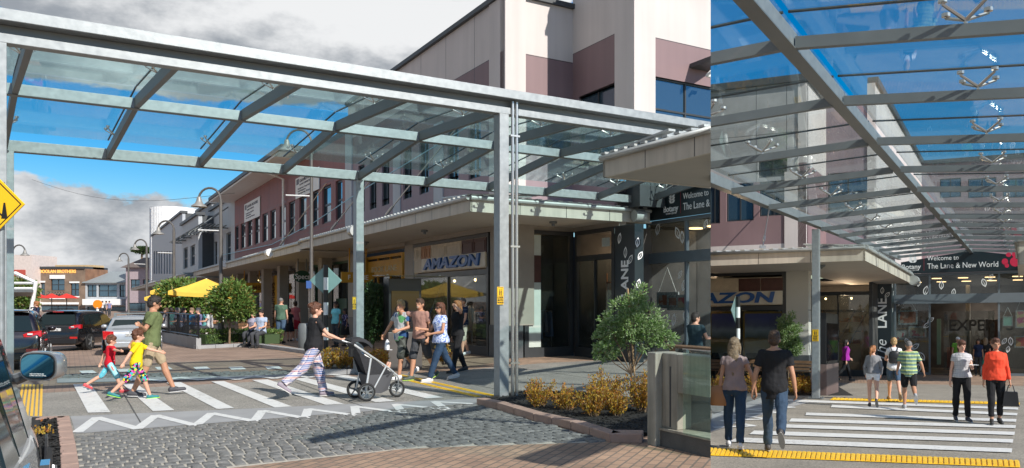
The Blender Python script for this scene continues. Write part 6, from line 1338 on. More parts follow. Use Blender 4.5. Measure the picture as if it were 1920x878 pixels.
cor = pb(1867, 797, 'woman in a bright coral fleece and black trousers walking towards the camera with a handbag', R(255), 1.66, 'f', legs=((-4, 8, -8), (8, 3, 0)), arms=((4, 12, 12), (-2, 10, 8)), yaw=6, skin='tan', hair=('short', 'auburn'), top=('jumper', cloth('coral_fleece', (.78, .075, .035))), bottom=('capri', W_BLK), shoes=shoe('black_slip', (.03, .03, .03), (.1, .1, .1)), vox=.009, fat=1.12, sleeve=1.8, hem=-.06)
def bgb(px, py, label, hd, ht=1.7, sex='f', **k): return bgp(px, py, label, hd, ht, sex, st=SB, **k)
bgb(1586, 716, 'woman in a purple jumper and black leggings walking right inside the dark shop bay', R(10), 1.66, top=cloth('magenta', (.35, .03, .32)), tk='jumper', sleeve=1.8, bottom=('trousers', W_BLK), hair=('long', 'dark'), legs=((20, 6, 0), (-24, 20, -20)), arms=((24, 8, 20), (-18, 8, 20)), v=.014)
bgb(1796, 707, 'man in a white cap and bright green tee at the sliding doors', R(262), 1.74, 'm', top=cloth('bright_green', (.16, .4, .06)), bottom=('knee', W_NAVY), hair=('crop', 'brown'), cap=W_WHITE, legs=st_l, arms=hang, v=.016)
bgb(1806, 709, 'child in dark blue behind the young woman in grey checks', R(262), 1.36, top=W_NAVY, hair=('short', 'dark'), legs=st_l, arms=hang, v=.016, skin='brown')
bgb(1834, 706, 'dark haired woman in navy at the sliding doors', R(250), 1.66, top=W_NAVY, hair=('shoulder', 'dark'), legs=st_l, arms=hang, v=.016, skin='tan')
bgb(1848, 706, 'woman with long fair hair in black, back turned, just left of the woman in coral', R(60), 1.70, top=W_BLK, bottom=('skirt', cloth('teal_skirt', (.03, .25, .2))), hair=('long', 'ash'), legs=st_l, arms=hang, v=.014)
bgb(1858, 704, 'person in black behind the woman in coral', R(262), 1.66, top=W_BLK, hair=('short', 'brown'), legs=st_l, arms=hang, v=.018)
bgb(1342, 716, 'person in black with a pink bag reflected beside the landscape posters', R(80), 1.7, top=W_BLK, hair=('short', 'dark'), legs=st_l, arms=hang, v=.018)
NOW[0] = 'A'
NOW[0] = 'A'
# ------------------------------------------------------------ foliage
def leafmat(name, cols, rough=.5):
    m = mat(name, cols[0], rough, var=0); nt = m.node_tree; g = N(nt, 'ShaderNodeNewGeometry'); r = N(nt, 'ShaderNodeValToRGB'); nt.links.new(g.outputs['Random Per Island'], r.inputs[0]); e = r.color_ramp.elements
    e[0].color = cols[0]+(1,); e[1].color = cols[-1]+(1,)
    for i, c in enumerate(cols[1:-1]): q = e.new((i+1)/(len(cols)-1)); q.color = c+(1,)
    nt.links.new(r.outputs[0], bsdf(m).inputs['Base Color']); b = bsdf(m)
    tl = N(nt, 'ShaderNodeBsdfTranslucent'); nt.links.new(r.outputs[0], tl.inputs[0]); ms = N(nt, 'ShaderNodeMixShader'); ms.inputs[0].default_value = .28; out = nt.nodes['Material Output']
    nt.links.new(b.outputs[0], ms.inputs[1]); nt.links.new(tl.outputs[0], ms.inputs[2]); nt.links.new(ms.outputs[0], out.inputs[0]); return m
L_SILV = leafmat('silvery_leaves', [(.13, .23, .05), (.20, .31, .10), (.38, .45, .26), (.15, .27, .05)])
L_GRN = leafmat('green_leaves', [(.07, .14, .03), (.12, .22, .04), (.17, .27, .07), (.22, .14, .03)])
L_HEDGE = leafmat('hedge_leaves', [(.05, .10, .02), (.10, .17, .03), (.15, .22, .05)])
L_GOLD = leafmat('golden_leaves', [(.42, .15, .02), (.52, .28, .03), (.44, .32, .04), (.34, .10, .02), (.30, .26, .04)])
L_DARK = leafmat('dark_leaves', [(.03, .06, .02), (.05, .09, .03), (.07, .12, .04)])
M_BARK = mat('bark', (.20, .13, .08), .9, var=.25, scale=20, bump=.6, coords='obj')
M_STAKE = mat('timber_stake', (.40, .25, .13), .8, var=.15)
def leaves(mb, pts, L, w, rnd, up=.3):
    for (c, d) in pts:
        a = Vector(d)+Vector((rnd.gauss(0, .6), rnd.gauss(0, .6), rnd.gauss(up, .5))); a = a.normalized() if a.length > 0 else Vector((0, 0, 1))
        b = a.cross(Vector((rnd.gauss(0, 1), rnd.gauss(0, 1), rnd.gauss(0, 1)))).normalized(); l = L*rnd.uniform(.7, 1.3); c = Vector(c); n = a.cross(b)*l*.12
        k = len(mb.v); mb.v += [tuple(c), tuple(c+a*l*.5+b*w+n), tuple(c+a*l), tuple(c+a*l*.5-b*w+n)]; mb.f.append((k, k+1, k+2, k+3))
def blob_pts(c, r, n, rnd, shell=.55):
    out = []
    for _ in range(n):
        d = Vector((rnd.gauss(0, 1), rnd.gauss(0, 1), rnd.gauss(0, 1))).normalized(); f = shell+(1-shell)*rnd.random()**.6
        out.append(((c[0]+d.x*r[0]*f, c[1]+d.y*r[1]*f, c[2]+d.z*r[2]*f), (d.x, d.y, d.z)))
    return out
def small_tree(label, loc, blobs, leafm, nleaf, L, w, trunk_h, tr=.03, name='small_tree', stake=False, seed=1, sprig=.09, group=None, branches=5):
    rnd = random.Random(seed); t = thing(name, label, 'tree', loc, 0, group); mb = MB()
    top = Vector((0, 0, trunk_h)); mb.tube([(0, 0, -.03), (.01, .01, trunk_h*.5), (0, 0, trunk_h)], [tr, tr*.85, tr*.75], 8)
    for i, (c, r) in enumerate(blobs):
        mb.tube([top-Vector((0, 0, trunk_h*.12)), top.lerp(Vector(c), .5)+Vector((rnd.uniform(-.04, .04), rnd.uniform(-.04, .04), -.05)), c], [tr*.55, tr*.35, tr*.12], 6)
        for k in range(branches): d = Vector((rnd.gauss(0, 1), rnd.gauss(0, 1), rnd.gauss(.3, .8))).normalized(); e = Vector(c)+Vector((d.x*r[0], d.y*r[1], d.z*r[2]))*.85; mb.tube([c, e], [tr*.15, tr*.06], 4, False)
    mb.build('trunk', M_BARK, t, local=True, smooth=True)
    lb = MB(); tot = sum(r[0]*r[1]*r[2] for c, r in blobs)**1
    for c, r in blobs:
        ns = int(nleaf*(r[0]*r[1]*r[2])/tot/8)
        for (p, d) in blob_pts(c, r, ns, rnd, .45):
            q = [((p[0]+rnd.gauss(0, sprig*.4), p[1]+rnd.gauss(0, sprig*.4), p[2]+rnd.gauss(0, sprig*.4)), d) for _ in range(8)]; leaves(lb, q, L, w, rnd)
    lb.build('crown', leafm, t, local=True, fix=False)
    if stake: s = MB(); s.tube([(.09, -.03, 0), (-.05, .02, stake)], .016, 6); s.build('stake', M_STAKE, t, local=True)
    return t
def shrub(label, loc, r, h, leafm, n, L=.05, w=.012, seed=1, stems=26, name='shrub', group=None, spread=.55):
    rnd = random.Random(seed); t = thing(name, label, 'shrub', loc, 0, group); sb = MB(); lb = MB()
    for k in range(stems):
        a = rnd.uniform(0, 6.28); q = rnd.random()**.6; ln = h*rnd.uniform(.65, 1.08)*(1-.25*q); ex = Vector((math.cos(a)*r*q, math.sin(a)*r*q, ln)); b = Vector((math.cos(a)*r*q*.3, math.sin(a)*r*q*.3, 0)); m = b.lerp(ex, .5)+Vector((rnd.gauss(0, .02), rnd.gauss(0, .02), 0))
        sb.tube([b, m, ex], [.007, .005, .003], 4, False)
        for j in range(int(n/stems)):
            f = rnd.uniform(.18, 1.02); p = b.lerp(m, f*2) if f < .5 else m.lerp(ex, f*2-1); leaves(lb, [((p.x+rnd.gauss(0, .025), p.y+rnd.gauss(0, .025), p.z+rnd.gauss(0, .02)), (math.cos(a)*.4, math.sin(a)*.4, .6))], L, w, rnd, .4)
    sb.build('stems', M_BARK, t, local=True, fix=False); lb.build('foliage', leafm, t, local=True, fix=False); return t
def hedge(label, pts, wd, h, n, m=L_HEDGE, seed=4):
    rnd = random.Random(seed); t = thing('hedge', label, 'hedge', pts[0]); lb = MB(); core = MB()
    for a, b in zip(pts, pts[1:]):
        A, B = Vector(a), Vector(b); d = (B-A).normalized(); nn = Vector((-d.y, d.x, 0))
        core.prism([tuple(A-nn*wd*.4), tuple(B-nn*wd*.4), tuple(B+nn*wd*.4), tuple(A+nn*wd*.4)], (0, 0, h*.8))
        for _ in range(int(n*(B-A).length)):
            f = rnd.random(); s = rnd.uniform(-.55, .55)*wd; z = h*rnd.uniform(.05, 1.0)*(1.0+.15*mnoise.noise(A.lerp(B, f)*2)); edge = rnd.random()
            if edge < .6: z = h*(.85+.25*rnd.random())+.08*mnoise.noise(A.lerp(B, f)*3)
            else: s = math.copysign(wd*.5, s)
            p = A.lerp(B, f)+nn*s+Vector((0, 0, z)); leaves(lb, [(tuple(p), (nn.x*s, nn.y*s, .5))], .10, .025, rnd)
    core.build('hedge_core', L_DARK, t); lb.build('foliage', m, t, fix=False); return t
# tree and golden shrubs in the near bed, left view
tb = SA.g2(1183, 762, .07); 
small_tree('small silvery green tree with a timber stake in the mulch bed', tb, [((0, 0, 1.22), (.26, .28, .24)), ((-.28, .05, 1.12), (.24, .24, .17)), ((.34, 0, 1.10), (.24, .23, .18)), ((.04, .03, 1.50), (.22, .22, .18)), ((-.42, .02, .78), (.20, .20, .14)), ((-.20, .1, .90), (.15, .15, .12)), ((.14, 0, 1.72), (.12, .12, .13)), ((.56, .02, .98), (.17, .16, .11)), ((.18, -.1, .92), (.13, .15, .10)), ((-.40, 0, 1.28), (.13, .14, .11)), ((-.18, 0, 1.50), (.12, .12, .1)), ((.30, 0, 1.42), (.12, .12, .11)), ((-.50, 0, .98), (.12, .12, .08)), ((.46, 0, 1.26), (.12, .12, .09))],
           L_SILV, 6500, .062, .013, .50, .022, stake=1.78, seed=3, sprig=.07)
gsh = [((1010, 772), .26, .46, 1), ((1062, 778), .24, .40, 2), ((1132, 776), .32, .62, 3), ((1112, 790), .2, .5, 4), ((1206, 782), .24, .62, 5), ((1158, 790), .16, .36, 8)]
for (p, r, h, sd_), l in zip(gsh, ('nearest the twin columns', 'second from the twin columns', 'tallest, left of the stake', 'in front of the tallest one', 'against the concrete wall', 'lowest, right below the silvery tree')):
    shrub('orange gold leaved shrub in the mulch bed, '+l, SA.g2(p[0], p[1], .07), r*1.1, h*.95, L_GOLD, int(1500*h/.5), .036, .010, sd_, group='golden shrubs beside the silvery tree')
mb = MB(); rnd = random.Random(2); lf = [((-.05+rnd.gauss(0, .07), rnd.gauss(0, .05), .03+abs(rnd.gauss(0, .04))), (0, 0, 1)) for _ in range(70)]; leaves(mb, lf, .04, .012, rnd)
o = mb.build('seedling', L_GOLD, loc=SA.g2(84, 824, .03), local=True, fix=False); tag(o, 'tiny golden seedling in the mulch beside the grey car', 'plant')
small_tree('green street tree with two slim trunks in the hedge bed by the cafe', SA.g2(430, 650, .1), [((0, 0, 1.7), (.6, .5, .45)), ((-.45, 0, 1.3), (.4, .4, .28)), ((-.5, 0, 1.75), (.25, .25, .2)), ((.55, .1, 1.75), (.28, .28, .22)), ((.4, 0, 1.3), (.5, .5, .4)), ((.1, 0, 2.05), (.35, .35, .25)), ((-.1, .1, 1.05), (.35, .35, .2))], L_GRN, 5200, .15, .034, .85, .04, seed=6, sprig=.15)
small_tree('dark leaved young tree behind the steel column next to the kiosk', SA.g2(700, 690, .05), [((0, 0, 1.55), (.34, .3, .5)), ((.05, 0, 1.1), (.28, .28, .35)), ((-.05, 0, .8), (.22, .2, .25))], L_DARK, 4500, .09, .018, .6, .02, seed=9, sprig=.08)
small_tree('round dark tree under the yellow parasols', SA.g2(338, 632, 0), [((0, 0, 1.9), (1.0, .9, .7)), ((.6, 0, 1.6), (.6, .6, .5)), ((-.6, 0, 1.7), (.6, .6, .5))], L_GRN, 5000, .2, .05, 1.0, .06, seed=12, sprig=.2)
small_tree('bushy green tree at far left beneath the white market shade', SA.g2(42, 612, 0), [((0, 0, 2.2), (.9, .9, 1.0)), ((.3, 0, 1.3), (.6, .6, .6))], L_GRN, 3500, .2, .05, 1.0, .06, seed=13, sprig=.2)
for k, (px, l) in enumerate(((640, 'left of the dark young tree'), (668, 'at the foot of the steel column'), (716, 'between the column and the kiosk'), (612, 'behind the pushchair'), (835, 'behind the family'))):
    shrub('low olive and gold shrub under the street awning, '+l, SA.g2(px, 699 if k < 4 else 690, .08), .3, .5, L_GOLD, 700, .06, .016, 30+k, 18, group='low shrubs behind the rear column')
hedge('clipped green hedge along the cafe bed, left of the street tree', [SA.g2(x, y, .1) for x, y in ((374, 650), (412, 648), (440, 647))], .9, .42, 420)
hedge('clipped green hedge right of the street tree, next to the benches', [SA.g2(x, y, .1) for x, y in ((446, 647), (478, 646), (505, 650))], .9, .42, 420, seed=8)
palm = thing('tall_tree', 'dark pine crown showing above the far mauve house roof', 'tree', (-110.5, 190, 0)); mb = MB(); mb.tube([(-110.5, 190, 0), (-110.5, 190, 13)], [.3, .2], 6); mb.build('trunk', M_BARK, palm)
mb = MB(); rnd = random.Random(3); leaves(mb, blob_pts((-110.5, 190, 13.6), (2.0, 2, .6), 900, rnd), .6, .15, rnd); mb.build('crown', L_DARK, palm, fix=False)
# ------------------------------------------------------------ concrete planter wall with glass, near right of the left view
Cp = SA.uv(SA.g(1241, 837)); WC = Wall(SA, 'u', Cp[0]); cw = thing('planter_wall', 'weathered concrete wall end with a glass panel beside the silvery tree', 'wall', SA.w(Cp[0], Cp[1], 0))
zt = WC.z(Cp[1], 661); ve = Cp[1]-2.2; x1 = WC.s_(1262); x2 = WC.s_(1270); zb = WC.z(Cp[1], 801)
mb = MB(SA.w); ul = SA.on_v(Cp[1]+.12, 1217); mb.box(ul, Cp[0]+.22, Cp[1]+.0, Cp[1]+.16, 0, zt); mb.build('pillar', M_CONC2, cw, bevel=.012)
mb = MB(); WC.box(mb, x2, Cp[1]-.003, -.22, 0, zb, zt-.004); WC.box(mb, ve, x2, -.22, 0, WC.z(x2, 737), zt-.004); mb.build('upper_wall', M_CONC2, cw, bevel=.01)
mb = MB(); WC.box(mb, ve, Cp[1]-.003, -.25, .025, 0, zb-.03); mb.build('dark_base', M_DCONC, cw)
mb = MB(); WC.box(mb, ve, Cp[1]-.003, -.22, .04, zb-.03, zb); mb.build('ledge', M_CONC2, cw, bevel=.004)
mb = MB(); s = WC.s_(1257); WC.box(mb, s-.012, s+.012, -.0, .004, zb+.02, zt-.15); mb.build('groove', M_DARK, cw)
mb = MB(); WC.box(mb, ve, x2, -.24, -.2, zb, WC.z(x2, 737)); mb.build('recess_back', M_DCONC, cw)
xg = WC.s_(1289); mb = MB(); WC.box(mb, ve, xg, .05, .062, zb-.01, zt+.06); mb.build('glass_panel', GL_CLEAR, cw)
mb = MB(); WC.box(mb, ve, xg+.01, .045, .067, zt+.06, zt+.068); mb.build('glass_rail', M_SS, cw)
mb = MB(SA.w)
for k in range(3): mb.box(2.9+k*.12, 3.0+k*.12, -3.3, -.6, .82, .86)
mb.box(3.0, 3.06, -3.2, -3.1, 0, .82); mb.box(3.0, 3.06, -.8, -.7, 0, .82); o = mb.build('bench', M_WOOD, loc=SA.w(3, -1, 0)); tag(o, 'brown timber bench back showing above the concrete wall', 'bench')
# ------------------------------------------------------------ pushchair
def frameM(loc, a): return Matrix.Translation(Vector(loc)) @ Matrix.Rotation(a, 4, 'Z')
pc = thing('pushchair', 'black three wheeled pushchair with a pale alloy frame pushed by the woman in black', 'pushchair', SA.g2(690, 750, .012), HA+R(2))
M_ALLOY = mat('pale_alloy', (.62, .62, .60), .35, metal=.5, var=.05); M_PCF = mat('black_pushchair_fabric', (.022, .022, .025), .85, var=.2, scale=9, bump=.4, coords='obj'); M_RUB = mat('rubber', (.015, .015, .015), .8, var=.1); M_MESH = mat('grey_basket', (.07, .07, .075), .8, var=.1)
def wheel(c, r, parent, spokes=5, w=.045, hub=M_STEELD):
    mb = MB(); n = 28; rg = []
    for k in range(n+1):
        a = 2*math.pi*k/n; rg.append([(c[0]+(r-.022+.022*math.cos(b))*math.cos(a), c[1]+w*.5*math.sin(b), c[2]+(r-.022+.022*math.cos(b))*math.sin(a)) for b in [2*math.pi*j/8 for j in range(8)]])
    mb.rings(rg, cap=False); tw_ = mb.build('wheel', M_RUB, parent, local=True, smooth=True); mb = MB()
    for k in range(spokes): a = 2*math.pi*k/spokes+.3; mb.tube([(c[0], c[1], c[2]), (c[0]+(r-.03)*math.cos(a), c[1], c[2]+(r-.03)*math.sin(a))], .012, 5)
    mb.lathe([(.0, -.03), (.028, -.03), (.028, .03), (0, .03)], c, 10, 'y'); rr = []
    for k in range(n+1): a = 2*math.pi*k/n; rr.append([(c[0]+(r-.04)*math.cos(a)+q*math.cos(a), c[1]+e, c[2]+(r-.04)*math.sin(a)+q*math.sin(a)) for q, e in ((-.008, -.012), (.008, -.012), (.008, .012), (-.008, .012))])
    mb.rings(rr, cap=False); mb.build('rim', hub, tw_, local=True)
wheel((-.12, .28, .15), .15, pc); wheel((-.12, -.28, .15), .15, pc); wheel((.50, 0, .14), .14, pc, 3)
for y in (-.2, .2):
    mb = MB(); mb.tube([(-.50, y, 1.0), (-.30, y, .93), (.30, y*.6, .52), (.50, y*.25, .36)], .018, 8); mb.build('frame_tube', M_ALLOY, pc, local=True, smooth=True)
    mb = MB(); mb.tube([(-.12, y*1.2, .16), (-.02, y, .70)], .018, 8); mb.tube([(.0, y, .14), (.24, y, .56)], .014, 8); mb.build('strut', M_ALLOY, pc, local=True, smooth=True)
mb = MB(); mb.tube([(-.53, -.2, 1.0), (-.55, 0, 1.01), (-.53, .2, 1.0)], .02, 8); mb.tube([(-.53, .2, 1.0), (-.30, .2, .93)], .02, 8); mb.tube([(-.53, -.2, 1.0), (-.3, -.2, .93)], .02, 8); mb.build('handlebar', M_PCF, pc, local=True, smooth=True)
mb = MB(); mb.tube([(-.12, -.28, .15), (-.12, .28, .15)], .014, 6); mb.tube([(-.12, 0, .16), (.1, 0, .14), (.5, 0, .16)], .016, 6); mb.tube([(.5, -.06, .14), (.5, -.06, .34), (.5, .06, .34), (.5, .06, .14)], .012, 6); mb.build('axle', M_STEELD, pc, local=True)
def sheet(rows, th=.02):
    mb = MB(); mb.rings([[(x, -w, z), (x, w, z), (x+th, w, z+th), (x+th, -w, z+th)] for x, z, w in rows]); return mb
sheet([(-.34, 1.0, .18), (-.26, .86, .19), (-.12, .60, .19), (-.02, .42, .19), (.18, .40, .18), (.30, .42, .16)], .03).build('seat', M_PCF, pc, local=True, smooth=True)
mb = MB(); rg = []
for k in range(7):
    f = k/6; a = R(118-82*f); cx, cz = -.12, .72; rg.append([(cx+math.cos(a)*.34*q-.06, y, cz+math.sin(a)*.34*q) for y, q in ((-.2, .82), (-.17, .97), (0, 1.03), (.17, .97), (.2, .82), (.18, .80), (0, .98), (-.18, .80))])
mb.rings(rg, cap=False); mb.v = [(x*.9-.05, y, z-.02) for x, y, z in mb.v]; mb.build('hood', M_PCF, pc, local=True, smooth=True)
mb = MB(); mb.rings([[(-.1, -.19, .42), (-.1, .19, .42), (-.02, .17, .12), (-.02, -.17, .12)], [(.15, -.19, .42), (.15, .19, .42), (.16, .15, .1), (.16, -.15, .1)], [(.40, -.13, .44), (.40, .13, .44), (.30, .1, .14), (.30, -.1, .14)]]); mb.build('basket', M_MESH, pc, local=True)
for y in (-.195, .195): mb = MB(); mb.rings([[(-.22, y, .80), (-.22, y*.97, .80)], [(.05, y, .66), (.05, y*.97, .66)], [(.36, y*.72, .44), (.36, y*.7, .44)]], cap=False); mb.v += [(-.1, y, .44), (.28, y*.8, .36)]; mb.f.append((0, 2, 4, 7, 6)); mb.build('side_panel', M_PCF, pc, local=True, fix=False)
mb = MB(); mb.lathe([(0, 0), (.04, 0), (.045, .13), (0, .13)], (-.36, -.24, .74), 12); o = mb.build('cup', M_BLACK, pc, local=True, smooth=True)
t = thing('baby_foot', 'bare baby feet peeping out at the front of the pushchair', 'baby', world(dict(M=frameM(pc.location, HA+R(2))), Vector((.34, 0, .5))), HA); mb = MB()
for y in (-.05, .05): capsule(mb, (-.12, y, .0), (0, y, .03), .03, .028); capsule(mb, (0, y, .03), (.02, y, .09), .025, .02)
mb.build('body', M_SK['fair'], t, local=True, smooth=True)
# ------------------------------------------------------------ things people carry
def small(name, label, cat, loc, rz, parts, group=None):
    t = thing(name, label, cat, loc, rz, group)
    for nm, mb, m in parts: mb.build(nm, m, t, local=True, smooth=True)
    return t
mb = MB(); mb.rings([[(.075*r*math.cos(a), .075*r*math.sin(a), z) for a in np.linspace(0, 2*math.pi, 12, endpoint=False)] for r, z in ((1.1, -.06), (1.15, 0), (.9, .08), (.3, .12))]); mb.v = [(x*.6, y*1.1, z*1.2) for x, y, z in mb.v]
v = MB(); v.rings([[(.05+.06*math.cos(a), .06*math.sin(a), -.07-.02*k) for a in np.linspace(-1.5, 1.5, 8)] for k in (0, .4)])
small('baseball_cap', 'white cap dangling from the blond boy\'s hand', 'cap', SA.g2(726, 712, .70), .3, [('crown', mb, W_WHITE), ('peak', v, W_WHITE)])
# right-hand view
NOW[0] = 'B'
h = world(girl, girl['TP'](-.02, 0, .24))
mb = MB(); mb.rings([[(.05*r*math.cos(a), .13*r*math.sin(a)+.0, z) for a in np.linspace(0, 2*math.pi, 14, endpoint=False)] for r, z in ((.9, -.24), (1.1, -.2), (1.15, -.05), (.8, .04), (.35, .06))]); st2 = MB(); st2.tube([(.0, -.1, .03), (.0, -.12, .3), (0, -.16, .46)], .008, 6); st2.tube([(.0, .1, .03), (0, -.02, .3), (0, -.15, .46)], .008, 6)
small('shoulder_bag', 'tan leather shoulder bag at the hip of the woman with long hair', 'bag', h, R(80), [('bag_body', mb, mat('tan_leather', (.30, .13, .05), .5, var=.15, coords='obj')), ('strap', st2, mat('tan_strap', (.25, .11, .04), .6))])
h = world(back, back['TP'](.27, -.16, 0)); mb = MB(); mb.rings([[(d*.07*r, 0, 0) for d in ()] for r in ()]) if False else None
mb = MB(); mb.rings([[(.06*q*math.cos(a), .15*q*math.sin(a), z) for a in np.linspace(0, 2*math.pi, 14, endpoint=False)] for q, z in ((.8, -.17), (1, -.14), (1.02, .05), (.85, .13), (.4, .16))]); s1 = MB()
for y in (-.09, .09): s1.tube([(.0, y*.6, .13), (.05, y, .24), (.13, y*1.1, .27)], .013, 6)
s1.tube([(-.062, -.12, -.03), (-.066, 0, -.03), (-.062, .12, -.03)], .006, 5)
small('backpack', 'small black backpack worn by the blond woman in white', 'backpack', h, R(78), [('bag_body', mb, mat('black_leather', (.015, .015, .017), .4, var=.1)), ('strap', s1, MATS['black_leather'])])
h = world(cor, cor['hand'][1]); mb = MB(); mb.rings([[(x*.055, y*w, z) for x, y in ((-1, -1), (1, -1), (1, 1), (-1, 1))] for w, z in ((.15, -.40), (.14, -.38), (.115, -.14), (.11, -.13))]); s1 = MB()
for x in (-.03, .03): s1.tube([(x, -.07, -.14), (x*.5, -.04, -.02), (0, 0, .02), (x*.5, .04, -.02), (x, .07, -.14)], .007, 6)
small('handbag', 'black handbag with two thin handles held by the woman in coral', 'handbag', h, R(250), [('bag_body', mb, MATS['black_leather']), ('handle', s1, MATS['black_leather'])])
h = world(wht, wht['hand'][1]); mb = MB(); mb.box(-.01, .13, -.10, .10, .015, .02)
small('leaflet', 'white folded leaflet in the hand of the young woman in grey checks', 'leaflet', h, R(262), [('paper', mb, M_WP)])
# ------------------------------------------------------------ kiosks
M_TAUP = mat('taupe_metal', (.17, .12, .11), .45, metal=.3, var=.06); M_GLOSS = mat('gloss_black_glass', (.006, .006, .008), .06, var=0)
def kiosk(st, u0, u1, v0, v1, z, label, vis, face):
    t = thing('information_kiosk', label, 'kiosk', st.w((u0+u1)/2, (v0+v1)/2, 0)); sl_ = .10
    mb = MB(st.w); mb.prism([(u0, v0, 0), (u1, v0, 0), (u1, v1, 0), (u0, v1, 0)], (0, 0, .9)); mb.build('lower_body', M_TAUP, t, bevel=.01)
    mb = MB(st.w); mb.box(u0+.02, u1-.02, v0+.02, v1-.02, .9, z-.05); mb.build('upper_body', M_BLACK, t, bevel=.01)
    mb = MB(st.w); mb.box(u0+.08, u1-.08, v0+.0, v0+.018, 1.0, z-.35); mb.build('screen', M_GLOSS, t)
    mb = MB(st.w); mb.box(u0+.06, u1-.06, v0-.002, v0+.0, .15, .8); mb.build('lower_panel', M_TAUP, t)
    a, b, c, d = vis; g = MB(st.w); g.add([(a, c, z), (b, c, z), (b, d, z+.02), (a, d, z+.02), (a, c, z+.015), (b, c, z+.015), (b, d, z+.035), (a, d, z+.035)], [(0,3,2,1),(4,5,6,7),(0,1,5,4),(1,2,6,5),(2,3,7,6),(3,0,4,7)]); g.build('glass_visor', GL_SHOPD, t, fix=False)
    mb = MB(st.w)
    for (x, y) in ((a+.1, c+.1), (b-.1, c+.1), (a+.1, d-.1), (b-.1, d-.1)): mb.lathe([(0, 0), (.025, 0), (.025, .012), (0, .012)], (x, y, z+.03), 8)
    mb.build('visor_bolt', M_SS, t)
    mb = MB(st.w); mb.add([(a, c, z-.02), (a, c+.02, z-.02), (u0, v0+.02, .9), (u0, v0, .9)], [(0, 1, 2, 3)]); mb.add([(b, c, z-.02), (b, c+.02, z-.02), (u1, v0+.02, .9), (u1, v0, .9)], [(0, 1, 2, 3)]); mb.build('side_glass', GL_SHOPD, t, fix=False)
    return t
GL_SHOPD = glassmat('smoked_glass', (.12, .13, .14), .02, 1.45)
NOW[0] = 'A'
k0, k1 = SA.on_v(6.9, 728), SA.on_v(6.9, 792)
kiosk(SA, k0, k1, 6.9, 7.35, 2.25, 'black and taupe kiosk with a smoked glass visor behind the smiling boy', (k0-.2, k1+.45, 6.55, 7.5), 'v')
NOW[0] = 'B'
a_ = SB.uv(SB.g(1546, 742)); kiosk(SB, a_[0]+.0, a_[0]+1.7, 6.45-.35, 6.45+.1, 2.45, 'black kiosk with a red panel and jutting glass visor behind the steel column, right view', (a_[0]-.1, a_[0]+1.9, 5.3, 6.6), 'v')
# ------------------------------------------------------------ signs
M_YS = mat('yellow_sign_face', (.85, .50, .01), .4, var=.03); M_SGB = mat('sign_black', (.01, .01, .01), .5, var=0)
def lookboth(st, u, v, px0, px1, y0, y1, label, sgn=1):
    w = Wall(st, 'v', v) if sgn else Wall(st, 'u', u); a, b, z0, z1 = w.rect(px0, px1, y0, y1); t = thing('warning_plate', label, 'sign', w.T((a+b)/2, .01, z0)); H = z1-z0
    mb = MB(); w.box(mb, a, b, 0, .006, z0, z1); mb.build('plate', M_YS, t); o = 1 if sgn else -1
    xd = Vector(w.T(b, 0, 1))-Vector(w.T(a, 0, 1)); xd = xd*o; mid = (a+b)/2
    for k, s in enumerate(('LOOK', 'BOTH', 'WAYS')): text(s, w.T(mid, .009, z1-H*(.66+.14*k)), xd, (0, 0, 1), H*.13, M_SGB, t, align='CENTER', ext=.001, off=.002)
    mb = MB(); W_ = (b-a)
    for (x0, x1_, q0, q1) in ((.08, .92, .94, .965), (.08, .92, .46, .485), (.08, .12, .485, .94), (.88, .92, .485, .94)): w.box(mb, a+W_*x0, a+W_*x1_, .006, .008, z0+H*q0, z0+H*q1)
    for x in (.38, .62):
        c = a+W_*x
        w.box(mb, c-W_*.07, c+W_*.07, .006, .009, z0+H*.62, z0+H*.80); w.box(mb, c-W_*.06, c-W_*.01, .006, .009, z0+H*.51, z0+H*.62); w.box(mb, c+W_*.01, c+W_*.06, .006, .009, z0+H*.51, z0+H*.62); n = 10
        mb.add([w.T(c+W_*.07*math.cos(2*math.pi*k/n), .0085, z0+H*.86+W_*.07*math.sin(2*math.pi*k/n)) for k in range(n)], [tuple(range(n))])
    mb.build('walkers_symbol', M_SGB, t, fix=False); return t
NOW[0] = 'A'
lookboth(SA, 0, -.115, 932, 944, 538, 571, 'yellow LOOK BOTH WAYS plate on the near steel column beside the downpipe')
lookboth(SA, 0, 5.96, 661, 667, 557, 580, 'yellow LOOK BOTH WAYS plate on the far steel column behind the pushchair')
NOW[0] = 'B'
lookboth(SB, -.09, 6.1, 1523, 1535, 618, 640, 'yellow LOOK BOTH WAYS plate on the steel column of the right view', 0)
def zebra_post(st, px, py, label, ytop, dpx, sw=.055, back=M_STEEL, face=0, ww=.62):
    x, y, z = st.g(px, py); t = thing('crossing_sign_post', label, 'sign post', (x, y, z)); zt = EYE+(CY-ytop)/F*y-z; n = int(zt/.34)
    for k in range(n+1):
        mb = MB(); z0 = zt-.30*(k+1); z1 = zt-.30*k
        if z0 < 0: z0 = 0
        if z1 <= 0: break
        mb.lathe([(0, z0), (sw, z0), (sw, z1), (0, z1)], (0, 0, 0), 14); mb.build('post_band', M_BLACK if k % 2 == 0 else M_WP, t, local=True, smooth=True)
    c, s = math.cos(face), math.sin(face); mb = MB(); zc = zt-ww
    P_ = lambda a, o, zz: (a*c-o*s, a*s+o*c, zz)
    mb.prism([P_(0, .07, zc-ww), P_(ww, .07, zc), P_(0, .07, zc+ww), P_(-ww, .07, zc)], tuple(Vector(P_(0, .085, 0))-Vector(P_(0, .07, 0)))); mb.build('diamond_plate', mat('pale_sign_back', (.20, .30, .29), .4, metal=.3, var=.06), t, local=True, bevel=.004); return t
NOW[0] = 'A'
zebra_post(SA, 611, 694, 'banded post with the back of a diamond sign behind the woman in black', 497, 0, face=R(20), ww=.37)
NOW[0] = 'B'
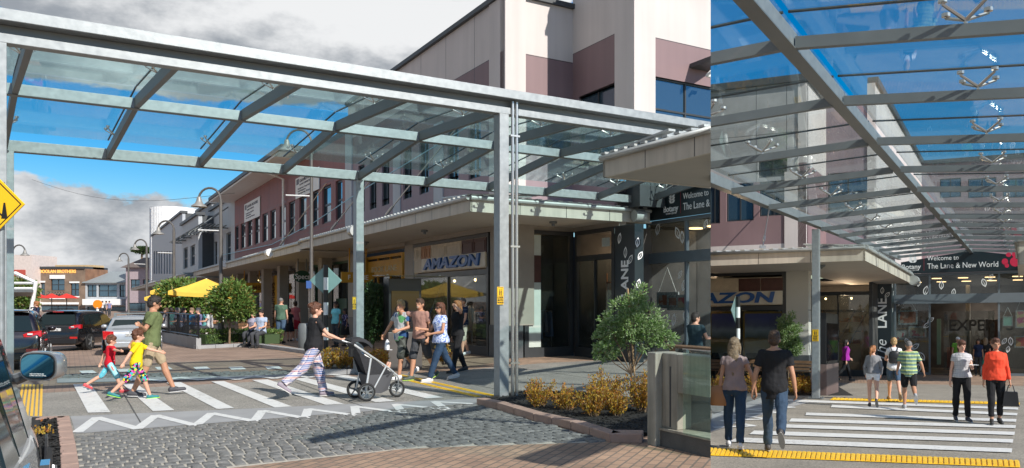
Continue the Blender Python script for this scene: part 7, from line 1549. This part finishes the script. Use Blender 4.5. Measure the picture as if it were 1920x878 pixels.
zebra_post(SB, 1384, 745, 'banded post with a diamond sign seen nearly edge on beside the couple', 556, 0, face=R(62), ww=.38)
NOW[0] = 'A'
# big yellow diamond, near left
Y = 7.2; w_ = Site((0, Y), (0, 1), (-1, 0), 0); WY = Wall(w_, 'u', 0); cx = WY.s_(-8); zc = EYE+(CY-383)/F*Y; t = thing('warning_sign', 'yellow diamond warning sign with a black walking figure at the left edge', 'sign', WY.T(cx, 0, 0))
r = (54/F)*Y; mb = MB(); mb.prism([WY.T(cx, 0, zc-r), WY.T(cx-r, 0, zc), WY.T(cx, 0, zc+r), WY.T(cx+r, 0, zc)], (0, .012, 0)); mb.build('plate', M_YS, t, bevel=.003)
mb = MB(); ro, ri = r*.90, r*.85; 
for k in range(4):
    q = [(0, -1), (-1, 0), (0, 1), (1, 0)]; a, b = q[k], q[(k+1) % 4]; mb.quad(WY.T(cx+a[0]*ro, .002, zc+a[1]*ro), WY.T(cx+b[0]*ro, .002, zc+b[1]*ro), WY.T(cx+b[0]*ri, .002, zc+b[1]*ri), WY.T(cx+a[0]*ri, .002, zc+a[1]*ri))
for poly in ([(0, .18), (-.10, .12), (-.16, -.3), (-.36, -.48), (-.30, -.5), (.02, -.2), (.2, -.5), (.3, -.5), (.12, -.1), (.1, .12)],): mb.quad(*[WY.T(cx+a*r, .003, zc+b*r) for a, b in poly])
n = 12; mb.quad(*[WY.T(cx+.10*r*math.cos(2*math.pi*k/n), .003, zc+.3*r+.10*r*math.sin(2*math.pi*k/n)) for k in range(n)]); mb.quad(*[WY.T(cx+a*r, .0035, zc+b*r) for a, b in ((-.42, -.5), (-.20, -.5), (-.28, .05), (-.34, .05))])
mb.build('walking_symbol', M_SGB, t, fix=False); mb = MB(); x, y, z = WY.T(cx, 0, 0); mb.tube([(x, y+.06, 0), (x, y+.06, zc+r*.8)], .03, 10); mb.build('post', M_STEEL, t, smooth=True)
# ------------------------------------------------------------ street lamps and poles
M_LAMPM = mat('bronze_grey_lamp', (.14, .13, .12), .45, metal=.4, var=.08)
def lamp(px, Y, h, label, side=-1, r=.05, grp='gooseneck street lamps along the shops', arm=None):
    x = (px-CX)/F*Y; t = thing('street_lamp', label, 'street lamp', (x, Y, 0), 0, grp); mb = MB(); mb.tube([(0, 0, 0), (0, 0, h*.15)], [r*1.7, r*1.5], 10); mb.tube([(0, 0, h*.15), (0, 0, h-.5)], [r, r*.8], 10); mb.build('pole', M_LAMPM, t, local=True, smooth=True)
    mb = MB(); R_ = .42; pts = [(0, 0, h-.5)]+[(side*(R_-R_*math.cos(a)), 0, h-.5+R_*1.1*math.sin(a)) for a in np.linspace(.1, math.pi*.93, 10)]; mb.tube(pts, r*.6, 8); mb.build('gooseneck', M_LAMPM, t, local=True, smooth=True)
    mb = MB(); c = (side*R_*1.95, 0, h-.5); mb.lathe([(.02, .14), (.07, .12), (.09, .0), (.14, -.12), (.27, -.22), (.28, -.25), (.22, -.24), (.1, -.14), (0, -.12)], c, 18); mb.build('lamp_shade', mat('weathered_lamp_shade', (.28, .27, .25), .5, metal=.3, var=.15), t, local=True, smooth=True)
    if arm: mb = MB(); mb.tube([(0, 0, arm), (side*.85, 0, arm+.03)], .025, 6); mb.build('banner_arm', M_WP, t, local=True)
    return t
lamp(414, 30.5, 5.95, 'tall gooseneck lamp in front of the dark awning end, nearest of the far lamps', arm=4.3, r=.07); lamp(326, 43, 5.95, 'gooseneck lamp against the ribbed grey building', arm=4.2, r=.08); lamp(275, 56, 5.95, 'gooseneck lamp in front of the mauve house', arm=4.2, r=.085)
lamp(241, 72, 5.95, 'small far gooseneck lamp left of the mauve house', r=.09); lamp(24, 55, 5.5, 'gooseneck lamp peeping past the left steel columns', side=1, r=.08)
t = lamp(584, 27, 7.4, 'tall thin lamp pole with a blue parking plate next to the green oval sign', r=.06, arm=5.15)
mb = MB(); x = (584-CX)/F*27; mb.box(x-.14, x+.03, 26.9, 26.93, 1.65+(565-541)/F*27, 1.65+(565-527)/F*27); mb.build('blue_plate', mat('blue_plate', (.05, .12, .35), .5), t)
# ------------------------------------------------------------ parasols, railing, cafe
M_PAR = mat('yellow_canvas', (.72, .46, .06), .8, var=.06, scale=2); 
def parasol(px, Y, zr, R_, label, rise=.55):
    x = (px-CX)/F*Y; t = thing('parasol', label, 'parasol', (x, Y, 0), .3, 'yellow parasols over the cafe terrace'); mb = MB(); n = 4; c = (0, 0, zr+rise); ring = [(R_*1.2*math.cos(2*math.pi*(k+.5)/4), R_*1.2*math.sin(2*math.pi*(k+.5)/4), zr) for k in range(4)]; sub = []
    for k in range(4):
        a, b = Vector(ring[k]), Vector(ring[(k+1) % 4])
        for j in range(4): p = a.lerp(b, j/4); p.z -= .10*math.sin(math.pi*j/4); sub.append(p)
    m = len(sub); cv_ = Vector(c); mid = [p.lerp(cv_, .5)+Vector((0, 0, -.04)) for p in sub]; va = [(p.x, p.y, p.z-.16) for p in sub]
    vs = [tuple(p) for p in sub]+[tuple(p) for p in mid]+[c]+va
    mb.add(vs, [(i, (i+1) % m, (i+1) % m+m, i+m) for i in range(m)]+[(i+m, (i+1) % m+m, 2*m) for i in range(m)]+[(i+2*m+1, (i+1) % m+2*m+1, (i+1) % m, i) for i in range(m)]); mb.build('canopy', M_PAR, t, local=True, fix=False)
    mb = MB(); mb.tube([(0, 0, 0), (0, 0, zr+rise)], .035, 8); mb.build('pole', M_WP, t, local=True, smooth=True); mb = MB()
    for k in range(4): mb.tube([(0, 0, zr+rise*.3), tuple(Vector(ring[k]).lerp(cv_, .4)+Vector((0, 0, -.05)))], .015, 5)
    mb.build('rib', M_STEELD, t, local=True); return t
parasol(387, 35, 2.08, 1.45, 'yellow square parasol nearest the street tree'); parasol(342, 38, 2.12, 1.3, 'yellow parasol in the middle of the terrace'); parasol(330, 42, 1.85, 1.4, 'yellow parasol set back under the other two')
parasol(418, 40, 2.0, 1.3, 'yellow parasol half hidden behind the nearest one')
A0, A1 = Vector(SA.g(283, 636)), Vector(SA.g(368, 655)); dq = (A1-A0); L = dq.length; d = dq.normalized()
t = thing('cafe_railing', 'black metal railing on a low grey wall around the cafe terrace', 'railing', A0); mb = MB(); nn = Vector((-d.y, d.x, 0))*.15
mb.prism([tuple(A0), tuple(A1), tuple(A1+nn), tuple(A0+nn)], (0, 0, .38)); mb.build('low_wall', M_CONC, t); mb = MB()
for z in (.45, 1.18): mb.tube([A0+nn*.5+Vector((0, 0, z)), A1+nn*.5+Vector((0, 0, z))], .03, 6)
for k in range(46): p = A0+nn*.5+d*(L*k/45); mb.tube([p+Vector((0, 0, .38)), p+Vector((0, 0, 1.18))], .028 if k % 9 == 0 else .014, 5)
mb.build('railing_bars', M_BLACK, t, fix=False)
def table(px, py, label):
    p = SA.g(px, py); t = thing('cafe_table', label, 'table', p, .4, 'cafe tables'); mb = MB(); mb.box(-.5, .5, -.4, .4, .72, .76); mb.build('tabletop', M_OTIM, t, local=True); mb = MB(); mb.tube([(0, 0, 0), (0, 0, .72)], .035, 6); mb.box(-.25, .25, -.25, .25, 0, .03); mb.build('table_leg', M_BLACK, t, local=True)
for px, l in ((322, 'left end of the railing'), (352, 'middle of the railing'), (383, 'end nearest the tree')): table(px, 639, 'timber cafe table behind the railing, '+l)
def bench(st, px, py, rz, label, L=1.5, group='timber benches'):
    p = st.g2(px, py, .02); t = thing('bench', label, 'bench', p, rz, group); mb = MB()
    for k in range(4): mb.box(-L/2, L/2, -.2+k*.11, -.11+k*.11, .43, .46)
    mb.build('seat', M_WOOD, t, local=True); mb = MB()
    for k in range(3): mb.box(-L/2, L/2, .25+k*.02, .28+k*.02, .52+k*.12, .62+k*.12)
    mb.build('backrest', M_WOOD, t, local=True)
    for x in (-L/2+.12, L/2-.18): mb = MB(); mb.box(x, x+.06, -.18, .24, 0, .43); mb.box(x, x+.06, .27, .31, .3, .85); mb.build('leg', M_BLACK, t, local=True)
    return t
bench(SA, 478, 640, R(85), 'timber bench with its back to the hedge under the shoppers', group='street benches by the hedge'); bench(SA, 500, 642, R(85), 'timber bench nearer the thin lamp pole', group='street benches by the hedge')
NOW[0] = 'B'
bench(SB, 1360, 718, R(160), 'slatted timber bench left of the small tree, behind the woman with long hair', 2.4); bench(SB, 1470, 720, R(160), 'slatted timber bench between the small tree and the steel column', 2.4)
small_tree('slim pale green tree between the couple and the steel column', SB.g2(1478, 725, .02), [((0, 0, 1.75), (.36, .36, .42)), ((.12, 0, 1.35), (.36, .34, .3)), ((-.1, 0, 2.15), (.26, .26, .28)), ((.1, 0, 2.4), (.14, .14, .16)), ((-.2, 0, 1.45), (.28, .26, .3)), ((.3, 0, 2.0), (.18, .16, .16))], L_SILV, 6000, .085, .018, 1.0, .028, seed=21, sprig=.09)
for k, (px, py, r, h, l) in enumerate(((1412, 742, .3, .75, 'just right of the long haired woman'), (1505, 738, .3, .6, 'beside the steel column foot'), (1490, 741, .25, .5, 'low, below the slim tree'), (1518, 741, .22, .45, 'touching the steel column'), (1345, 742, .3, .6, 'at the seam edge left of the couple'), (1430, 738, .3, .5, 'between the couple'), (1468, 738, .28, .55, 'right of the man in black'))):
    shrub('golden shrub in the bed behind the couple, '+l, SB.g2(px, py, .02), r, h, L_GOLD, 900, .055, .014, 50+k, 22, group='golden shrubs behind the couple')
NOW[0] = 'A'
# ------------------------------------------------------------ cars
M_TAIL = mat('red_tail_lamp', (.45, .008, .008), .12, var=0, coat=1); M_CLEAR = mat('clear_lamp', (.6, .6, .6), .1, var=0, coat=1); M_TYRE = M_RUB; M_ALW = mat('alloy_wheel', (.40, .41, .42), .3, metal=.8, var=.05); M_CARG = mat('car_glass', (.012, .02, .022), .06, var=0, spec=.3); M_PLATE = mat('number_plate', (.6, .6, .58), .5, var=0)
def paintm(name, c, rough=.25, metal=.2): return mat(name, c, rough, metal=metal, var=.02, coat=1, coords='obj')
def car(label, loc, rz, paintc, L=4.6, Wd=.9, H=1.68, kind='suv', sc=1, plate='', rack=False, mir=True, roofc=None, group=None):
    t = thing('parked_car' if kind != 'sedan' else 'parked_car', label, 'car', loc, rz); t.scale = (sc, sc, sc)
    bz = dict(suv=1.02, sedan=.93, estate=.95)[kind]
    # stations: x, belt z, roof z, half width at belt
    if kind == 'suv': S = [(0, .62, .62, .80), (.04, .95, .95, .84), (.12, bz, bz+.02, .87), (.34, bz+.01, H-.10, .885), (.55, bz, H-.03, .89), (1.2, bz-.01, H, .90), (2.2, bz-.02, H-.01, .90), (2.75, bz-.04, H-.09, .90), (3.45, bz-.06, bz-.02, .89), (4.2, .88, .89, .85), (4.5, .74, .75, .76), (4.6, .5, .51, .66)]
    else: S = [(0, .60, .60, .76), (.05, .90, .90, .82), (.15, bz, bz+.01, .84), (.62, bz+.02, bz+.04, .86), (1.15, bz, H-.10, .87), (1.5, bz, H-.01, .875), (2.3, bz-.02, H, .88), (2.7, bz-.03, H-.06, .88), (3.45, bz-.06, bz-.03, .87), (4.2, .80, .81, .83), (4.5, .68, .69, .74), (4.6, .48, .49, .62)]
    k = L/4.6; rg = []
    for x, b, r, w in S:
        rw = w-.20*(1 if r-b > .1 else (r-b)/.1*1.0) if r-b > .03 else w-.10
        zb = .24 if .1 < x < 4.4 else .32
        half = [(0, zb), (w*.86, zb), (w*.97, zb+.10), (w*1.02, .56 if b > .6 else (zb+b)/2), (w*1.01, max(b-.14, .5 if b > .6 else b-.02)), (w*.975, b), (rw+.015, r-.05 if r-b > .1 else r-.005), (rw-.10, r), (0, r+.025 if r-b > .05 else r+.012)]
        rg.append([(x*k, y, z) for y, z in half]+[(x*k, -y, z) for y, z in half[-2:0:-1]])
    mb = MB(); mb.rings(rg); b_ = mb.build('body', paintc, t, local=True, smooth=True); b_.data.set_sharp_from_angle(angle=R(50))
    sb = b_.modifiers.new('s', 'SUBSURF'); sb.levels = 1; sb.render_levels = 2
    def surf(x, z):
        xs = [s[0] for s in S]; b = np.interp(x, xs, [s[1] for s in S]); r = np.interp(x, xs, [s[2] for s in S]); w = np.interp(x, xs, [s[3] for s in S]); f = min(1, max(0, (z-b)/max(r-.05-b, .05))); return w*.975*(1-f)+(w-.185)*f
    if kind == 'suv': sw = [[(.62, 1.08), (1.02, 1.09), (1.0, H-.17), (.68, H-.2)], [(1.1, 1.07), (1.95, 1.06), (1.95, H-.15), (1.08, H-.15)], [(2.05, 1.05), (3.0, 1.02), (2.72, H-.22), (2.05, H-.15)]]
    else: sw = [[(1.05, .99), (1.5, .98), (1.5, H-.12), (1.32, H-.15)], [(1.56, .98), (2.2, .97), (2.2, H-.12), (1.56, H-.12)], [(2.28, .96), (3.05, .93), (2.72, H-.18), (2.28, H-.12)]]
    for sg in (-1, 1):
        for q in sw: mb = MB(); mb.prism([(x*k, sg*(surf(x, z)+.008), z) for x, z in q], (0, -sg*.02, 0)); mb.build('side_window', M_CARG, t, local=True)
        for wx in (.88, 3.72):
            mb = MB(); mb.lathe([(.0, -.0), (.40, 0), (.40, .012), (0, .012)], (wx*k, sg*.905-(.012 if sg > 0 else 0), .38), 24, 'y'); mb.build('wheel_arch', M_BLACK, t, local=True)
            mb = MB(); y0, y1 = (.70, .93) if sg > 0 else (-.93, -.70); mb.lathe([(.24, y0), (.33, y0), (.35, y0+.03), (.35, y1-.03), (.33, y1), (.24, y1)], (wx*k, 0, .35), 28, 'y'); ty = mb.build('wheel', M_TYRE, t, local=True, smooth=True)
            mb = MB(); yo = sg*.925
            for j in range(5): a = 2*math.pi*j/5; mb.tube([(wx*k, yo, .35), (wx*k+.22*math.cos(a), yo, .35+.22*math.sin(a))], [.05, .03], 6)
            mb.lathe([(.20, min(yo, yo-.04*sg)), (.245, min(yo, yo-.04*sg)), (.245, max(yo, yo-.04*sg)), (.20, max(yo, yo-.04*sg))], (wx*k, 0, .35), 24, 'y'); mb.lathe([(0, -.01), (.22, -.01), (.22, .0), (0, .0)], (wx*k, yo-.05*sg, .35), 20, 'y'); mb.build('rim', M_ALW, ty, local=True)
        if mir and kind: mb = MB(); mb.ball((2.95*k, sg*1.0, bz+.06), (.07, .11, .08), 10, 7); mb.tube([(2.95*k, sg*.86, bz), (2.95*k, sg*.95, bz+.04)], .03, 6); mb.build('wing_mirror', paintc, t, local=True, smooth=True)
        for xh in (1.15, 2.25): mb = MB(); mb.box(xh*k, xh*k+.18, min(sg*.90, sg*.94), max(sg*.90, sg*.94), bz-.14, bz-.11); mb.build('door_handle', paintc, t, local=True)
    # rear
    def rear(ys, zs, off=.012, zx=None):
        f = lambda z: np.interp(z, [.3, .62, .95, bz, bz+.02, H-.10], [.0, 0, .04, .12, .13, .34] if kind == 'suv' else [0, 0, .05, .15, .6, 1.15])-off
        return [(f(z)*k, y, z) for y, z in zip(ys, zs)]
    if kind == 'suv': rw = [(-.70, 1.09), (.70, 1.09), (.60, H-.17), (-.60, H-.17)]
    else: rw = [(-.68, .99), (.68, .99), (.56, H-.14), (-.56, H-.14)]
    q = rear([p[0] for p in rw], [p[1] for p in rw], .05); mb = MB(); mb.prism(q, (.025, 0, 0)); mb.build('rear_window', M_CARG, t, local=True)
    for sg in (-1, 1):
        if kind == 'suv': pts = [(.50, .92), (.90, .93), (.90, 1.10), (.66, 1.08), (.48, 1.0)]
        else: pts = [(.54, .60), (.88, .60), (.90, .90), (.56, .88)]
        q = [((.0 if kind != 'suv' else .03)+(.08 if abs(y) > .8 else 0)+(z-.6)*.12-.05, sg*y, z) for y, z in pts]; mb = MB(); mb.prism(q, (.16, 0, 0)); o = mb.build('tail_lamp', M_TAIL, t, local=True, bevel=.01)
        z = .95 if kind != 'suv' else 1.0; mb = MB(); mb.box(-.035+(.05 if kind == 'suv' else 0), .0, min(sg*.58, sg*.70), max(sg*.58, sg*.70), .70 if kind != 'suv' else .985, .76 if kind != 'suv' else 1.03); mb.build('clear_lens', M_CLEAR, o, local=True)
        if kind == 'suv': mb = MB(); mb.box(-.02, .02, min(sg*.55, sg*.82), max(sg*.55, sg*.82), .52, .60); mb.build('reflector', M_TAIL, t, local=True)
    mb = MB(); mb.box(-.03, .06, -.78, .78, .30, .50); mb.build('bumper', M_BLACK if kind == 'suv' else paintc, t, local=True, bevel=.03)
    pz = .84 if kind == 'suv' else .70; mb = MB(); mb.box(-.02, .03, -.19, .19, pz, pz+.11); o = mb.build('number_plate', M_PLATE, t, local=True)
    if plate: text(plate, (-.024, .17, pz+.02), (0, -1, 0), (0, 0, 1), .095, M_SGB, o, name='plate_lettering', ext=.002, local=True, sx=.9)
    mb = MB(); n = 14; mb.tube([(-.01, .07*math.cos(2*math.pi*j/n), bz-.08+.04*math.sin(2*math.pi*j/n)) for j in range(n+1)], .008, 5); mb.build('emblem', M_ALW, t, local=True)
    if kind == 'suv': mb = MB(); mb.box(.22, .5, -.62, .62, H-.06, H-.02); mb.build('spoiler', paintc, t, local=True, bevel=.015); mb = MB(); mb.box(.2, .23, -.2, .2, H-.07, H-.045); mb.build('brake_light', M_TAIL, t, local=True)
    if kind == 'suv': 
        for sg in (-.62, .62): mb = MB(); mb.tube([(.7*k, sg, H+.02), (.8*k, sg, H+.06), (2.6*k, sg, H+.05), (2.75*k, sg, H-.02)], .018, 6); mb.build('roof_rail', M_BLACK, t, local=True)
    if rack:
        for x in (1.5, 2.2): mb = MB(); mb.box(x, x+.08, -.62, .62, H+.06, H+.1); mb.box(x, x+.06, -.62, -.56, H-.05, H+.06); mb.box(x, x+.06, .56, .62, H-.05, H+.06); mb.build('roof_bar', M_STEELD, t, local=True)
    return t
P_BLK = paintm('black_car_paint', (.008, .008, .010)); P_SIL = paintm('silver_car_paint', (.42, .44, .46), .3, .5); P_GRY = paintm('grey_car_paint', (.13, .14, .15), .18, .6); P_DK = paintm('dark_plum_car_paint', (.012, .008, .010))
def atpx(px, Y, z=0): return ((px-CX)/F*Y, Y, z)
car('black four wheel drive seen from behind, beyond the small boy in red', atpx(104, 26.6), R(98), P_BLK, kind='suv', sc=.80, plate='ANY 52')
car('silver saloon with roof bars seen from behind the man in olive', atpx(247, 24.6), R(119), P_SIL, kind='sedan', H=1.42, sc=.84, plate='BKD 71', rack=True)
car('dark plum car cut off by the left steel columns', atpx(2, 19.0), R(122), P_DK, kind='suv', sc=.86)
# the near grey car with the big mirror
hd = math.atan2(VA[1], VA[0]); fwd = Vector((math.cos(hd), math.sin(hd), 0)); lft = Vector((-math.sin(hd), math.cos(hd), 0)); sc = 1.0
mp_ = Vector((-3.22, 4.72, 0)); org = mp_-fwd*(2.95*sc)+lft*(.98*sc)
nc = car('grey car close to the camera at lower left with a large round cornered wing mirror', org, hd, P_GRY, kind='sedan', H=1.62, sc=sc, mir=False)
mz = 1.27; c = Vector(((72-CX)/F*4.75, 4.75, mz)); rt = Vector((1, 0, 0)).lerp(Vector((.9, -.3, 0)), .5).normalized(); bk = Vector((rt.y, -rt.x, 0))
mb = MB(); 
def rrect(hw, hh, off, n=28, p=3.2):
    out = []
    for k in range(n):
        a = 2*math.pi*k/n; ca, sa = math.cos(a), math.sin(a); x = math.copysign(abs(ca)**(2/p), ca)*hw; z = math.copysign(abs(sa)**(2/p), sa)*hh; out.append(tuple(c+rt*x+bk*off+Vector((0, 0, z))))
    return out
mb.rings([rrect(.124, .086, .0), rrect(.126, .088, -.02), rrect(.118, .08, -.08), rrect(.07, .05, -.13)][::1]); hs_ = mb.build('mirror_housing', mat('pale_mirror_shell', (.35, .37, .38), .2, metal=.6, var=.02, coat=1), nc, smooth=True)
mb = MB(); mb.rings([rrect(.115, .076, .006), rrect(.115, .076, .001)]); mb.build('mirror_rim', M_BLACK, hs_)
mb = MB(); mb.rings([rrect(.108, .069, .010), rrect(.108, .069, .006)]); mb.build('mirror_glass', mat('blue_mirror_glass', (.10, .32, .44), .02, metal=1, var=0), hs_)
text('OBJECTS IN MIRROR ARE', c+rt*-.048+bk*.012+Vector((0, 0, -.048)), rt, (0, 0, 1), .0085, M_WP, hs_, ext=.0003); text('CLOSER THAN THEY APPEAR', c+rt*-.05+bk*.012+Vector((0, 0, -.058)), rt, (0, 0, 1), .0085, M_WP, hs_, ext=.0003)
mb = MB(); mb.tube([c+rt*-.10+Vector((0, 0, -.05))-bk*.05, c+rt*-.20+Vector((0, 0, -.085))-bk*.05, c+rt*-.34+Vector((0, 0, -.10))], [.03, .035, .04], 8); mb.build('mirror_arm', P_GRY, nc, smooth=True)
# ------------------------------------------------------------ bits at the street end
t = thing('market_shade', 'white peaked market shade on angled steel legs at far left', 'shade structure', atpx(40, 40)); mb = MB(); Yk = 42
P3 = lambda px, py, Y=Yk: Vector(((px-CX)/F*Y, Y, EYE+(CY-py)/F*Y))
mb.tube([P3(28, 512), P3(67, 530), P3(57, 592)], .10, 6); mb.tube([P3(28, 531), P3(64, 531)], .07, 6); mb.tube([P3(28, 541), P3(62, 541)], .07, 6); mb.build('steel_frame', M_WP, t)
mb = MB(); a, b, c_, d_ = P3(10, 505), P3(67, 531), P3(67, 533, 50), P3(10, 508, 50); mb.prism([a, b, c_, d_], (0, 0, .08)); mb.build('roof_sheet', M_WP, t)
mb = MB(); a, b, c_, d_ = P3(-60, 548, 41), P3(63, 548, 41), P3(63, 556, 47), P3(-60, 556, 47); mb.prism([a, b, c_, d_], (0, 0, .12)); mb.build('shade_deck', M_STEELD, t)
M_RP = mat('red_canvas', (.6, .03, .02), .8)
for k, (px, l) in enumerate(((52, 'leftmost'), (72, 'second from left'), (97, 'above the black car roof'), (125, 'rightmost'))):
    Y = 95; x = (px-CX)/F*Y; t = thing('red_parasol', 'small red parasol in front of the brick pub, '+l, 'parasol', (x, Y, 0), 0, 'red parasols by the brick pub'); mb = MB(); mb.lathe([(1.3, 2.0), (.05, 2.55), (0, 2.55)], (0, 0, 0), 8); mb.build('canopy', M_RP, t, local=True); mb = MB(); mb.tube([(0, 0, 0), (0, 0, 2.5)], .05, 6); mb.build('pole', M_BLACK, t, local=True)
M_ORB = mat('orange_disc', (.9, .25, .01), .4, var=0)
for px, Y, l in ((183, 60, 'between the black car and the silver car'), (66, 60, 'beside the market shade leg')):
    x = (px-CX)/F*Y; t = thing('crossing_beacon', 'orange disc on a striped post, '+l, 'beacon', (x, Y, 0), 0, 'orange crossing beacons'); zt = EYE-(577-565)/F*Y+.0; mb = MB(); mb.tube([(0, 0, 0), (0, 0, zt)], .09, 8); mb.build('post', M_WP, t, local=True); mb = MB(); mb.tube([(0, 0, zt*.5), (0, 0, zt*.75)], .095, 8); mb.build('black_band', M_BLACK, t, local=True); mb = MB(); mb.lathe([(0, -.05), (.32, -.05), (.32, .05), (0, .05)], (0, 0, zt+.25), 18, 'y'); mb.build('disc', M_ORB, t, local=True)
t = thing('menu_stand', 'white framed stand topped with orange lights behind the silver car', 'stand', SA.g(297, 632)); x, y, z = SA.g(297, 632); mb = MB(); mb.box(x-.5, x+.5, y, y+.1, 1.25, 1.62); mb.box(x-.5, x-.45, y, y+.08, 0, 1.25); mb.box(x+.45, x+.5, y, y+.08, 0, 1.25); mb.build('frame', M_STEEL, t); mb = MB(); mb.box(x-.45, x+.45, y-.02, y+.12, 1.65, 1.75); mb.build('orange_bar', mat('orange_bar', (.8, .3, .05), .4), t)
mb = MB(); A_, B_ = Vector(atpx(60, 60, EYE+(565-337)/F*60)), Vector(atpx(440, 40, EYE+(565-362)/F*40)); mb.tube([A_.lerp(B_, f)-Vector((0, 0, .9*math.sin(math.pi*f))) for f in np.linspace(0, 1, 14)], .010, 4); o = mb.build('overhead_wire', M_BLACK, loc=tuple(A_)); tag(o, 'thin sagging wire crossing the blue sky at left', 'wire')
t = thing('litter_bin', 'dark litter bin at the foot of the thin lamp pole', 'bin', SA.g(573, 657)); x, y, z = SA.g(573, 657); mb = MB(); mb.lathe([(.2, 0), (.24, .1), (.24, .8), (.2, .9), (0, .92)], (x, y, 0), 14); mb.build('bin_body', M_STEELD, t, smooth=True)
# ------------------------------------------------------------ where the two sites meet, every piece ends on the meeting line
bpy.context.view_layer.update()
def reach(o):
    M = o.matrix_world; return [M @ Vector(c) for c in o.bound_box]
def side(p): return p.x-SEAM*p.y
def drop(o):
    for c in list(o.children): drop(c)
    bpy.data.objects.remove(o)
names = [o.name for o in SC.objects if o.type == 'MESH']
for nm in names:
    o = bpy.data.objects.get(nm)
    if o is None or nm.startswith(('road', 'sloping_pavement', 'pavement_step')): continue
    r = o
    while r.parent: r = r.parent
    bb = reach(o); ds = [side(p) for p in bb]; rs = SITE.get(r.name, 'A')
    if (rs == 'A' and max(ds) <= .001) or (rs == 'B' and min(ds) >= -.001): continue
    if (rs == 'A' and min(ds) >= -.001) or (rs == 'B' and max(ds) <= .001): drop(o); continue
    if len(o.data.vertices) > 20000: continue
    me = o.data.copy() if o.data.users > 1 else o.data; o.data = me
    bm = bmesh.new(); bm.from_mesh(me); Mi = o.matrix_world.inverted()
    n = (Mi.transposed().inverted().to_3x3() @ Vector((1, -SEAM, 0))).normalized(); co = Mi @ Vector((0, 0, 0))
    if rs == 'B': n = -n
    bm.normal_update()
    res = bmesh.ops.bisect_plane(bm, geom=bm.verts[:]+bm.edges[:]+bm.faces[:], plane_co=co, plane_no=n, clear_outer=True)
    ed = [e for e in res['geom_cut'] if isinstance(e, bmesh.types.BMEdge)]
    try: bmesh.ops.holes_fill(bm, edges=ed, sides=0)
    except Exception: pass
    bm.to_mesh(me); bm.free()
    if len(me.vertices) == 0: bpy.data.objects.remove(o)
for o in list(SC.objects):
    if o.type == 'EMPTY' and not o.children: bpy.data.objects.remove(o)
print('objects', len(SC.objects))
